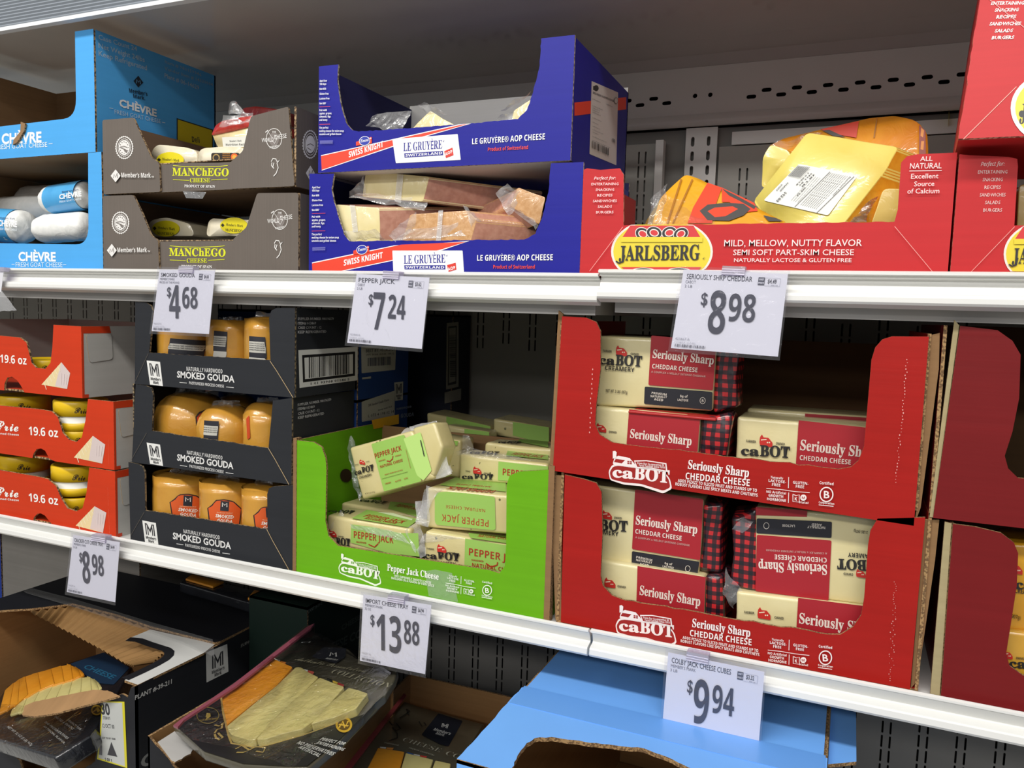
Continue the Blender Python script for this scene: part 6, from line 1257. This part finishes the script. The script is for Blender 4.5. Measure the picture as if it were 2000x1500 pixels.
# front board with torn rim, post and inner faces
F1 = front(-.05)
fo = [(XL1, ZD), (XL1, F1.k('b', (0, 1345))[0][1]+.01)]+ragged(F1.k('b', (-60, 1320), (0, 1345), (150, 1440), (170, 1520), (560, 1560), (735, 1450), (760, 1250), (790, 990), (940, 930), (985, 955), (1010, 880)), 0, 9, .006, .0012)+[(X1, zt), (X1, ZD)]
fp = prism('front_panel', F1, fo, TH, (blk, kraft2, ked), t)
st = Art(F1, fp, 'price_sticker', k='b', gap=.0006); st.poly([(790, 985), (962, 988), (984, 1500), (750, 1430), (772, 1250)], 'D8CE2C'); st.poly([(796, 992), (944, 996), (966, 1486), (762, 1420), (782, 1250)], 'C4C6C2')
D = '3A3A3E'; st.text('30', (788, 1082), (852, 1090), 82, D, 'sans', .03); st.text('ITEM 01', (800, 1122), (852, 1126), 22, D, 'bold'); st.text('12 OCT 00', (796, 1186), (886, 1196), 30, D, 'sans', .01); st.text('LOT 15 OF 1508', (792, 1272), (894, 1282), 14, D, 'bold'); st.poly([(862, 1298), (908, 1412), (832, 1396)], D); st.poly([(776, 1300), (790, 1330), (792, 1400), (766, 1394)], '6A6A70'); st.text('1 OF 1', (814, 1440), (866, 1452), 22, D, 'bold'); st.done('white price sticker with yellow border')
prism('back_panel', front(.30), [(XL1, ZD), (X1-.004, ZD), (X1-.004, zt), (XL1, zt)], TH, (kraft2, kraft2, ked), t)
prism('bottom_panel', Frame((0, 0, ZD+.004), (1, 0, 0), (0, 1, 0)), [(XL1, -.045), (X1-.004, -.045), (X1-.004, .30), (XL1, .30)], .003, (kraft2, kraft2, ked), t)
prism('side_panel', right_side(XL1+.0035), [(-.045, ZD), (.30, ZD), (.30, zt), (-.045, zt)], TH, (kraft2, blk, ked), t)
# torn kraft strip across the pack
q = K('b', (170, 1090), (190, 1020), (260, 990), (500, 940), (720, 896), (830, 902), (925, 945), (700, 1005), (430, 1078), (260, 1102))
G = tri('b', (170, 1090), (925, 945), (500, 940), -.075, -.053, -.03)
prism('torn_strip', G, ragged([G.px(x) for x in q], 0, 9, .006, .0008), .003, [card('B08A60', .8, .4, .14), kraft2, ked], t)
# ---------- sliced cheese packs
tub = wrapped('17181C', '202228', .25, .9, .5, 20); OR = wrapped('E0982C', 'D88A20', .35, .5, .3, 12); PL = wrapped('D8CC88', 'CEC07A', .35, .5, .3, 12)
G = tri('b', (10, 1135), (780, 1075), (540, 700), -.030, -.020, .135)
t = thing('cheese_tray', 'black tray of fanned orange and pale cheese slices inside the cut-open carton', 'cheese', at(*K('b', (400, 1000))[0], Y=.03), 'import cheese trays'); pkA = t
solid('tray_body', G, [G.px(x) for x in K('b', (-120, 1120), (60, 860), (540, 688), (820, 600), (1020, 720), (860, 1000), (700, 1250), (420, 1420), (-60, 1270))], .03, [tub], t, .004, 2, wob=.001)
A = Art(G, t, k='b', gap=.001); A.poly([(545, 700), (800, 612), (1000, 730), (880, 860), (760, 850), (650, 780)], '122C44', .004); A.text('CHEESE', (640, 730), (860, 820), 40, '1E5A78', 'sans', .02); 
for s, a, b, h in (('NET WT 32 OZ (2 LB) 907g', (55, 1190), (240, 1335), 24), ('PARTIES & SNACKS', (420, 1112), (560, 1210), 22), ('PERFECT FOR', (520, 1140), (620, 1215), 20), ('NO PRESERVATIVES', (345, 1155), (520, 1285), 22), ('ARTIFICIAL FLAVOR', (335, 1185), (495, 1320), 20)): A.text(s, a, b, h, 'B8B8B4', 'sans', .015)
A.ell(748, 1060, 44, 40, 'B08A20'); A.ell(748, 1060, 32, 28, '3A2C10'); A.line([(728, 1070), (748, 1040), (766, 1072)], 8, 'C8A030'); A.done()
def fan(nm, T_, B_, n, m, z0):
    for i in range(n):
        f0, f1 = i/n, min(1, (i+1.5)/n); a, b, c, d = poly_at(T_, f0), poly_at(T_, f1), poly_at(B_, f1), poly_at(B_, f0)
        H_ = Frame(G.O+G.n*(z0-.0009*i), G.u, G.v)
        solid(nm, H_, rounded([G.px(x) for x in K('b', (a[0], a[1]-6), b, c, (d[0], d[1]+4))], .003, 2), .004, [m], t, .0012, 2, wob=.0005)
fan('orange_slice', [(60, 950), (140, 870), (215, 826), (400, 770), (540, 716), (640, 770)], [(10, 1130), (110, 1080), (240, 965), (430, 884), (560, 850), (660, 800)], 9, OR, .013)
fan('pale_slice', [(110, 1085), (250, 958), (430, 884), (560, 840), (690, 800), (765, 850)], [(90, 1125), (200, 1090), (330, 1060), (520, 990), (700, 940), (790, 890)], 9, PL, .009)
G_ = Frame(G.O+G.n*.018, G.u, G.v)
sheet('clear_lid', [G_.w(*G_.px(x)) for x in K('b', (-100, 1300), (480, 1400), (760, 1060), (-60, 1000))], [film(.0, gloss=.30, rough=.05, bump=1.0)], t, 30, 20, .006, 22)
# ---------- kraft-walled trays at centre: walls first
def wall3(name, par, P0, P1, h, th=(.0035, 0), m=None, top=None):
    """upright board whose top edge runs P0 -> P1"""
    P0, P1 = Vector(P0), Vector(P1); u = (P1-P0); Fm = Frame(P0, Vector((u.x, u.y, 0)), (0, 0, 1)); L = (P1-P0).dot(Fm.u); dz = P1.z-P0.z
    return prism(name, Fm, [(0, -h), (0, 0), (L, dz), (L, dz-h)], .0035, m, par)
kk = [kraft2, kraft2, ked]
PW = [at(*q, Z=.815) for q in K('0', (540, 1560), (776, 1317), (800, 1316))]
Wb0 = at(680+610/5, 1240+390/5, Z=.815); Wb1 = at(680+1540/5, 1240+600/5, Z=.815)
L0 = Vector((PW[0].x, PW[0].y, .815))
t = thing('open_tray_carton', 'open kraft-lined carton holding a cheese tray, between the black carton and the blue box', 'box', (Wb0.x+.1, -.05, ZD), 'open cartons on the bottom deck')
dirL = (Wb0-PW[0]); wall3('side_panel', t, PW[0]-dirL*.15, Wb0, .21, m=kk); wall3('back_panel', t, Wb0, Wb1+(Wb1-Wb0)*.1, .21, m=kk)
wall3('side_panel', t, Wb1+(Wb1-Wb0)*.1+Vector((-.0, -.0, 0)), Wb1+(Wb1-Wb0)*.1-dirL*1.05, .21, m=kk)
o3 = [(v.x, v.y) for v in (PW[0]-dirL*.15, Wb0, Wb1+(Wb1-Wb0)*.1, Wb1+(Wb1-Wb0)*.1-dirL*1.05)]; prism('bottom_panel', Frame((0, 0, ZD+.004), (1, 0, 0), (0, 1, 0)), o3, .0035, kk, t)
# second tray inside it
G = tri('f', (60, 1290), (1300, 1340), (560, 650), -.20, -.20, .02)
t = thing('cheese_tray', 'cheese tray with a dark navy badge lying in the kraft-lined carton', 'cheese', G.w(.1, .1), 'import cheese trays')
FZ = Frame((0, 0, .79), (1, 0, 0), (0, 1, 0)); G = FZ
olive = wrapped('5C5848', '4E4A3C', .3, .6, .3, 18)
solid('tray_body', G, [G.px(x) for x in K('f', (-20, 1330), (545, 650), (830, 745), (1330, 870), (1060, 1250), (1000, 1560), (-100, 1560))], .035, [olive], t, .003, 2, wob=.0008)
A = Art(G, t, k='f', gap=.0016); A.poly([(880, 775), (1120, 850), (980, 1100), (900, 1080), (715, 985)], '15171F', .003); logo_M(A, [(905, 862), (1000, 880), (970, 960), (890, 930)], 'A8A8A4', None, False); A.text("Member's", (828, 942), (990, 990), 28, 'A8A8A4', 'bold'); A.text('Mark.', (850, 980), (935, 1005), 28, 'A8A8A4', 'bold')
A.text('CHEESE', (520, 1045), (890, 1160), 42, '8A8776', 'serif', -.015); A.text('CO', (940, 1180), (1080, 1225), 46, '8A8776', 'serif', -.015); A.text('CHEDDAR', (350, 1072), (490, 1100), 14, '8A8776', 'bold'); A.text('FRENCH EMMENTAL', (590, 1122), (840, 1198), 14, '8A8776', 'bold')
for q, c in (([(310, 1108), (370, 1112), (365, 1138), (318, 1130)], 'C8C8C0'), ([(375, 1114), (445, 1118), (430, 1142), (370, 1138)], 'D08840'), ([(572, 1160), (640, 1178), (625, 1200), (590, 1190)], '2A5AA0'), ([(642, 1180), (700, 1190), (700, 1214), (630, 1202)], 'C8C8C0'), ([(704, 1192), (770, 1205), (755, 1226), (700, 1216)], 'C03A34')): A.poly(q, c)
for l in ([(400, 860), (430, 900), (470, 880), (510, 930), (470, 950), (430, 920)], [(430, 920), (480, 980), (480, 1020), (400, 1050)], [(500, 830), (560, 790), (600, 760), (570, 740), (590, 800)], [(690, 860), (720, 910), (760, 900), (740, 870)]): A.line(l, 7, '1E1C18')
A.done()
for P, m in ((K('f', (150, 1420), (290, 1148), (552, 1190), (480, 1440)), OR), (K('f', (490, 1440), (562, 1200), (832, 1268), (760, 1460)), PL), (K('f', (780, 1460), (850, 1275), (1000, 1310), (980, 1480)), PL)):
    solid('cheese_slice', Frame((0, 0, .7985), (1, 0, 0), (0, 1, 0)), [G.px(x) for x in P], .008, [m], t, .002, 2, wob=.0006)
zp = Frame((0, 0, .80), (1, 0, 0), (0, 1, 0)); prism('zip_strip', zp, [zp.px(x) for x in K('f', (-40, 1300), (545, 570), (570, 590), (30, 1300))], .002, [plain('8A3A3C', .3)], t, label='dull red zip edge')
# ---------- black carton holding the big pouch, its left rim below the first carton
c0 = K('b', (1140, 1250))[0]; R0 = at(*c0, Y=-.16)
t = thing('open_tray_carton', 'black open carton with a torn white label, under the large cheese pouch', 'box', (R0.x+.1, -.05, ZD), 'open cartons on the bottom deck'); bx2 = t
Ls = right_side(R0.x); Lb = .16
prism('side_panel', left_side(R0.x), [(.16, ZD), (.16, R0.z), (-Lb, R0.z), (-Lb, ZD)], TH, (blk, kraft2, ked), t)
xr2 = PW[0].x-.015
Ff = front(-.16); fo = ragged([(R0.x, R0.z)]+Ff.k('b', (1300, 1430), (1330, 1480), (1600, 1700)), 0, 3, .006, .001)+[(xr2, ZD+.03), (xr2, ZD), (R0.x, ZD)]
fp = prism('front_panel', Ff, fo, TH, (blk, kraft2, ked), t); prism('bottom_panel', Frame((0, 0, ZD+.004), (1, 0, 0), (0, 1, 0)), [(R0.x, -.155), (xr2, -.155), (xr2, Lb), (R0.x, Lb)], .003, (kraft2, kraft2, ked), t)
prism('back_panel', front(Lb), [(R0.x, ZD), (R0.x, R0.z), (xr2, R0.z), (xr2, ZD)], TH, (kraft2, blk, ked), t)
GT = tri('b', (1220, 1300), (1500, 1330), (1360, 1208), -.168, -.150, -.120)
prism('torn_label', GT, ragged([GT.px(x) for x in K('b', (1215, 1300), (1360, 1208), (1440, 1250), (1510, 1320), (1470, 1390), (1350, 1455), (1320, 1440))], 2, 6, .006, .0012), .002, [card('C8C6C2', .7, .4, .06), kraft2, ked], t, label='torn white label bent over the rim')
# ---------- large pouch of four cheeses
G = tri('d', (60, 1050), (1060, 1400), (1250, 180), -.150, -.215, .16)
t = thing('cheese_pouch', 'large clear-fronted pouch of one orange and three pale cheese slabs, below the 13.88 sign', 'cheese', G.w(.1, .05), 'import cheese trays')
oP = [(36, 1052), (80, 1020), (680, 600), (1180, 185), (1262, 168), (1240, 245), (1340, 330), (1560, 385), (1650, 500), (1900, 560), (1985, 565), (1960, 650), (1870, 790), (1780, 850), (1690, 960), (1490, 1180), (1200, 1422), (1060, 1424), (640, 1400), (300, 1290), (100, 1110)]
solid('pouch_back', G, [G.px(x) for x in K('d', *oP)], .012, [wrapped('5A5646', '4C483A', .35, .6, .4, 14)], t, .003, 2, wob=.0006)
A = Art(G, t, 'black_print', k='d', gap=.0016)
A.poly([(50, 1050), (455, 775), (478, 960), (520, 1150), (560, 1215), (740, 1250), (860, 1235), (1160, 1150), (1450, 1045), (1700, 965), (1490, 1180), (1200, 1415), (1060, 1418), (640, 1394), (300, 1284), (105, 1105)], '16171B')
A.line([(450, 778), (474, 960), (520, 1150), (545, 1218), (740, 1254), (860, 1236), (1160, 1150), (1450, 1046)], 6, 'A89050')
A.ring(340, 975, 98, 72, 5, '8C7838', 30); A.poly([(320, 990), (330, 955), (360, 958), (365, 985), (345, 1000)], 'B09848'); A.line([(340, 995), (320, 1015)], 6, 'B09848'); A.text('PAIR WITH WINE', (255, 1030), (420, 1010), 14, '8C7838', 'bold')
for l in ([(400, 1060), (440, 1070), (470, 1040), (460, 1090), (420, 1100), (400, 1130)], [(430, 1130), (470, 1170), (440, 1190), (410, 1170), (400, 1140)], [(580, 1270), (640, 1240), (700, 1280), (650, 1300), (590, 1300)], [(700, 1280), (760, 1250), (840, 1260), (820, 1300), (760, 1290)]): A.line(l, 8, 'A89050')
W = 'C4C4BE'
for s, a, b, h in (('NO PRESERVATIVES', (1110, 1225), (1420, 1330), 34), ('ARTIFICIAL', (1122, 1262), (1300, 1342), 34), ('PERFECT FOR', (1310, 1195), (1520, 1240), 28), ('ENTERTAINING', (1280, 1225), (1510, 1290), 28)): A.text(s, a, b, h, W, 'bold')
A.ell(1522, 1062, 72, 68, 'C09A28'); A.ell(1522, 1062, 54, 50, '5A4010'); 
for l in ([(1480, 1090), (1510, 1030), (1530, 1090), (1560, 1030)], [(1480, 1060), (1560, 1075)]): A.line(l, 9, 'D8B040')
A.poly([(1345, 388), (1540, 395), (1535, 470), (1450, 530), (1240, 470)], '14161C', .004); A.line([(1400, 465), (1410, 432), (1430, 452), (1452, 435), (1455, 470)], 5, '9A9A96'); A.text("Member's Mark", (1360, 490), (1460, 505), 14, '9A9A96', 'bold')
A.text('COLLECTION', (1400, 610), (1900, 745), 44, '8A8670', 'serif', -.015); A.text('Authentic Presentation', (1090, 500), (1700, 610), 30, '77735E', 'script', 0)
for q, c in (([(915, 485), (970, 505), (960, 525), (905, 505)], 'C8C8C0'), ([(975, 508), (1020, 522), (1010, 540), (965, 526)], 'C87830'), ([(1120, 565), (1165, 578), (1155, 600), (1115, 588)], '2A5AA0'), ([(1168, 580), (1210, 590), (1205, 612), (1160, 602)], 'C0C0B8'), ([(1214, 592), (1265, 606), (1255, 628), (1208, 614)], 'A8483C'), ([(1378, 660), (1420, 672), (1425, 700), (1375, 680)], '141414'), ([(1424, 680), (1470, 698), (1465, 715), (1428, 702)], 'B89A30'), ([(1472, 700), (1525, 720), (1520, 738), (1468, 718)], '9A2C2C')): A.poly(q, c)
A.done('printed black band')
for nm, P, m in (('orange_slab', [(470, 850), (900, 518), (1085, 600), (935, 772), (700, 960), (515, 1108), (484, 960)], OR), ('pale_slab', [(520, 1116), (932, 780), (1110, 600), (1150, 600), (1312, 690), (1150, 850), (900, 1080), (770, 1240), (700, 1245), (560, 1200), (530, 1160)], PL), ('pale_slab', [(775, 1238), (880, 1100), (1110, 885), (1322, 692), (1536, 772), (1410, 925), (1290, 1060), (1180, 1140), (860, 1234)], PL), ('pale_slab', [(1240, 1108), (1405, 930), (1572, 780), (1738, 835), (1640, 970), (1455, 1046)], PL)):
    solid(nm, Frame(G.O+G.n*.010, G.u, G.v), rounded([G.px(x) for x in K('d', *P)], .003, 2), .010, [m], t, .002, 3, sub=1, wob=.0010)
G_ = Frame(G.O+G.n*.017, G.u, G.v)
sheet('clear_front', [G_.w(*G_.px(x)) for x in K('d', (90, 1110), (1080, 1424), (1930, 600), (1200, 200))], [film(.0, gloss=.30, rough=.05, bump=1.0)], t, 40, 34, .005, 18)
prism('zip_strip', G_, [G_.px(x) for x in K('d', (36, 1052), (100, 1000), (560, 690), (1200, 195), (1262, 165), (1228, 212), (590, 705), (130, 1005), (75, 1068))], .003, [plain('8C4A58', .25)], t, label='dusty red zip edge')
# ---------- dim cartons behind
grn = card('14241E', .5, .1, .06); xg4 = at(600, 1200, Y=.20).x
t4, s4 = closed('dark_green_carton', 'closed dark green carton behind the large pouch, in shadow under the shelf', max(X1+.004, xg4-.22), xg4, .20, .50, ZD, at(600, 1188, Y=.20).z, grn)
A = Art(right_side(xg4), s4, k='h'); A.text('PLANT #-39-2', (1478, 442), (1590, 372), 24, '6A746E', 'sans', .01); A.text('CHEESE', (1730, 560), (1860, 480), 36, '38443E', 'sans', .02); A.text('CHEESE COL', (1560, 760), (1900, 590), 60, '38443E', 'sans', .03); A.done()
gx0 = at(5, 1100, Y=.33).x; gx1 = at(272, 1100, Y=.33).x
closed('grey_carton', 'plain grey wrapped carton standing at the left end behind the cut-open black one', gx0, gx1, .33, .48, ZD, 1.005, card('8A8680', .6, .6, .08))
closed('blue_carton', 'sliver of deep blue carton at the far left behind the cut-open black one', gx0-.3, gx0-.006, .33, .48, ZD, 1.005, card('1C3C9A', .5, .2, .05))
G = Frame((0, 0, zt+.03), (1, 0, 0), (0, 1, 0)); t = thing('cheese_tray', 'dim cheese tray lying on top of the black carton, deep under the shelf', 'cheese', at(520, 1172, Z=zt+.03), 'import cheese trays')
solid('tray_body', G, [G.px(x) for x in K('h', (560, 215), (620, 160), (1320, 320), (1280, 400), (1040, 350))], .02, [tub], t, .003, 2)
for P, m in ((K('h', (600, 205), (650, 172), (880, 225), (800, 262)), OR), (K('h', (1050, 345), (1100, 285), (1200, 310), (1170, 375)), OR), (K('h', (1175, 376), (1205, 312), (1300, 332), (1275, 398)), PL)): solid('cheese_slice', Frame((0, 0, zt+.036), (1, 0, 0), (0, 1, 0)), [G.px(x) for x in P], .005, [m], t, .002, 2)
# ---------- big blue carton with cut-out top
b4 = card('74B0F8', .55, .15, .05); ZB = .972; T4 = Frame((0, 0, ZB), (1, 0, 0), (0, 1, 0))
a = T4.k('g', (30, 590), (300, 240), (1795, 600)); xl = a[0][0]; yf = a[0][1]; yc = a[1][1]; xr = a[2][0]; hole = T4.k('g', (250, 720), (290, 636), (335, 550), (362, 516), (400, 492), (480, 486), (640, 510), (920, 540), (1000, 570), (1080, 606), (1160, 640), (1300, 720))
t = thing('blue_cubes_carton', 'big light blue carton with a torn cut-out in its top, below the red cartons', 'box', ((xl+xr)/2, .1, ZD))
t['category'] = 'box'
o = ragged([(xl, yc), (xl, yf)], 0, 1, .012, .001)[0:-1]+[(xl, yf), (hole[0][0], yf)]+ragged([h for h in hole if h[1] > yf+.004], 0, 40, .006, .0012)+[(hole[-1][0], yf), (xr, yf), (xr, yc)]
prism('top_panel', T4, o, .005, (b4, plain('2C2A3A', .8), ked), t)
T5 = Frame((0, 0, ZB-.002), (1, 0, 0), (0, 1, 0)); prism('top_panel', T5, [(xl+.004, yc+.0005), (xr-.004, yc+.0005), (xr-.004, .49), (xl+.004, .49)], .004, (b4, kraft2, ked), t)
prism('tape_seam', Frame((0, 0, ZB+.0006), (1, 0, 0), (0, 1, 0)), [(xl+.002, yc-.045), (xr-.002, yc-.045), (xr-.002, yc+.004), (xl+.002, yc+.004)], .0006, [plain('6AA4EC', .3)], t, label='shiny tape along the seam')
fo = [(xl, ZD), (xl, ZB-.001), (xl+.08, ZB-.001), (xl+.09, ZD+.06), (xr-.09, ZD+.06), (xr-.08, ZB-.001), (xr, ZB-.001), (xr, ZD)]
prism('front_panel', front(yf), fo, .004, (b4, kraft2, ked), t)
prism('side_panel', left_side(xl), [(-yf-.004, ZD), (-yf-.004, ZB-.005), (-.49, ZB-.005), (-.49, ZD)], .004, (b4, kraft2, ked), t)
prism('side_panel', right_side(xr), [(yf+.004, ZD), (.49, ZD), (.49, ZB-.005), (yf+.004, ZB-.005)], .004, (b4, kraft2, ked), t)
prism('side_flap', Frame((0, 0, ZB-.012), (1, 0, 0), (0, 1, 0)), [(xr+.001, yc+.01), (xr+.030, yc+.03), (xr+.030, .46), (xr+.001, .46)], .004, (b4, kraft2, ked), t)
prism('back_panel', front(.488), [(xl, ZD), (xr, ZD), (xr, ZB-.007), (xl, ZB-.007)], .004, (kraft2, b4, ked), t)
prism('bottom_panel', Frame((0, 0, ZD+.005), (1, 0, 0), (0, 1, 0)), [(xl+.004, yf+.004), (xr-.004, yf+.004), (xr-.004, .48), (xl+.004, .48)], .004, (kraft2, b4, ked), t)
# curled film corner hanging from the upper rail at the far left and the sign it belongs to
t = thing('price_sign', 'sliver of a clear-sleeved sign with curled corner, cut off by the left edge', 'sign', at(2, 540, Y=-.012), 'price signs hanging from the shelf rails')
prism('clip', front(-.014), front(-.014).k('0', (-14, 521), (8, 522), (7, 530), (-14, 530)), .010, film(.30, 'E4DCF6', .35, .1, .2), t)
prism('paper_card', front(-.012), front(-.012).k('0', (-14, 530), (7, 531), (2, 570), (-14, 568)), .0005, plain('DADAE0', .35), t)
Q = [at(*q, Y=y) for q, y in zip(K('0', (-14, 566), (3, 568), (33, 606), (-14, 609)), (-.013, -.013, -.03, -.02))]; sheet('curled_sleeve', Q, [film(.30, gloss=.2)], t, 10, 8, .0015, 60)
# ================================================================== hanging price signs
def sign(label, key, TL, TR, BR, BL, title, sub, size, big, cents, unit, Y=-.013, dol=(.225, .285), bx=(.325, .485), cx=(.50, .75), code='423867 A', tw=.68, slv=((-.03, -.03), (.0, .04)), per=True, clipx=(.38, .60), extra=None):
    F = front(Y); q = [F.px(p) for p in K(key, TL, TR, BR, BL)]; sg = K(key, TL)[0]
    def m(s, t): 
        a = Vector(q[0]).lerp(Vector(q[1]), s); b = Vector(q[3]).lerp(Vector(q[2]), s); r = a.lerp(b, t); return (r.x, r.y)
    t = thing('price_sign', label, 'sign', F.w(*m(.5, 0)), 'price signs hanging from the shelf rails')
    paper = plain('E2E2E6', .35); cardm = prism('paper_card', F, q, .0004, paper, t)
    o = [m(-.03, -.04), m(1.02, -.04), m(1.02, 1.045), m(-.02, 1.045)]
    prism('plastic_sleeve', front(Y-.0016), o, .0004, film(.02, 'FCFCFF', .08, .08, .25), t)
    G = front(Y-.0024); c = [m(clipx[0], -.065), m(clipx[1], -.065), m(clipx[1], .045), m(clipx[0], .045)]
    cl = prism('clip', G, c, .012, film(.30, 'E4DCF6', .35, .1, .2), t, label='translucent lilac plastic clip')
    A = Art(G, cl, 'clip_ridge'); A.m = m
    for v in (-.03, .0, .03): A.add([m(clipx[0], v), m(clipx[1], v), m(clipx[1], v+.008), m(clipx[0], v+.008)], [(0, 1, 2, 3)], plain('EDE8FA', .2))
    A.done()
    A = Art(F, cardm); A.m = m; D = '3C3D4A'; L = '777884'
    def T(s, x0, x1, y, h, c=D, st='sans', off=0.0, sh=0.0, res=2): A.text(s, (x0, y), (x1, y), h, c, st, off, sh, res)
    T(title, .045, tw, .115, .062, D, 'sans', .006); T(sub, .04, .04+.0195*len(sub)*1.05, .170, .036, L, 'sans', .0); T(size, .038, .038+.019*len(size), .222, .034, L, 'sans', .0)
    if per: T(unit, .825, .905, .125, .05, D, 'sans', .015); T('PER LB', .86, .92, .152, .012, L, 'sans', 0, 0, 1)
    A.rect(.735, .055, .795, .150, '4A4C58'); T('UNIT', .742, .788, .092, .022, 'E8E8EE', 'bold', 0, 0, 1); T('PRICE', .740, .790, .135, .022, 'E8E8EE', 'bold', 0, 0, 1)
    for a, b in (((.80, .06), (.94, .062)), ((.94, .062), (.938, .155)), ((.938, .155), (.80, .153))): A.line([a, b], .003, 'A0A0AC')
    T('$', dol[0], dol[1], .43, .15, D, 'sans', .012, 0, 3); T(big, bx[0], bx[1], .775, .53, D, 'bold', 0, 0, 6); T(cents, cx[0], cx[1], .605, .335, D, 'bold', 0, 0, 5)
    T(code, .03, .17, .885, .028, 'A0A0A8', 'sans', 0, 0, 1); T('12/08/23  (07:43)', .03, .23, .925, .02, 'B0B0B8', 'sans', 0, 0, 1)
    A.bars(.035, .94, .33, .975, 26, '5A5A64', len(title)); 
    if extra: extra(T, L)
    A.done(); return t
CR['t1'] = (280, 520, 7.143); CR['t2'] = (660, 520, 8.335); CR['t3'] = (1290, 510, 7.407); CR['t4'] = (1280, 1260, 6.818)
sign('white sign priced 4.68 on the upper rail below the brown cartons', 't1', (225, 45), (1000, 60), (915, 945), (115, 905), 'SMOKED GOUDA', "MEMBER'S MARK", 'PRICED BY THE POUND', '4', '68', '$4.68', dol=(.21, .28), bx=(.295, .49), cx=(.505, .77), tw=.66, code='980196379 A', clipx=(.37, .63))
sign('white sign priced 7.24 on the upper rail below the dark blue cartons', 't2', (305, 125), (1490, 185), (1365, 1345), (150, 1245), 'PEPPER JACK', 'CABOT', '2 LB', '7', '24', '$3.62', dol=(.23, .29), bx=(.325, .48), cx=(.515, .745), tw=.55, code='423868 A')
sign('largest white sign, priced 8.98, hanging below the red carton of yellow wedges', 't3', (335, 120), (1845, 185), (1700, 1382), (150, 1258), 'SERIOUSLY SHRP CHEDDAR', 'CABOT', '2 LB', '8', '98', '$4.49')
sign('white sign priced 9.94 on the lower rail, before the blue lidded box', 't4', (172, 95), (1452, 355), (1365, 1470), (85, 1165), 'COLBY JACK CHEESE CUBES', "MEMBER'S MARK", '3 LB', '9', '94', '$3.32', Y=-.016, dol=(.235, .29), bx=(.315, .475), cx=(.505, .73), tw=.67, code='990292226 A', clipx=(.20, .43))
sign('white sign priced 8.98 on the lower rail under the orange cartons', '8', (318, 10), (520, 42), (500, 303), (290, 258), 'CRACKER CUT CHEESE TRAY', "MEMBER'S MARK", '2 LB', '8', '98', '$4.49', Y=-.016, dol=(.205, .265), bx=(.32, .48), cx=(.50, .74), tw=.67, code='990277 A', clipx=(.42, .72))
sign('white sign priced 13.88 on the lower rail under the green carton', '8', (1577, 268), (1872, 315), (1845, 615), (1562, 556), 'IMPORT CHEESE TRAY', "MEMBER'S MARK", '32 OZ', '13', '88', '$6.94', Y=-.016, dol=(.14, .20), bx=(.255, .63), cx=(.66, .885), tw=.68, code='990271 A', clipx=(.38, .62))
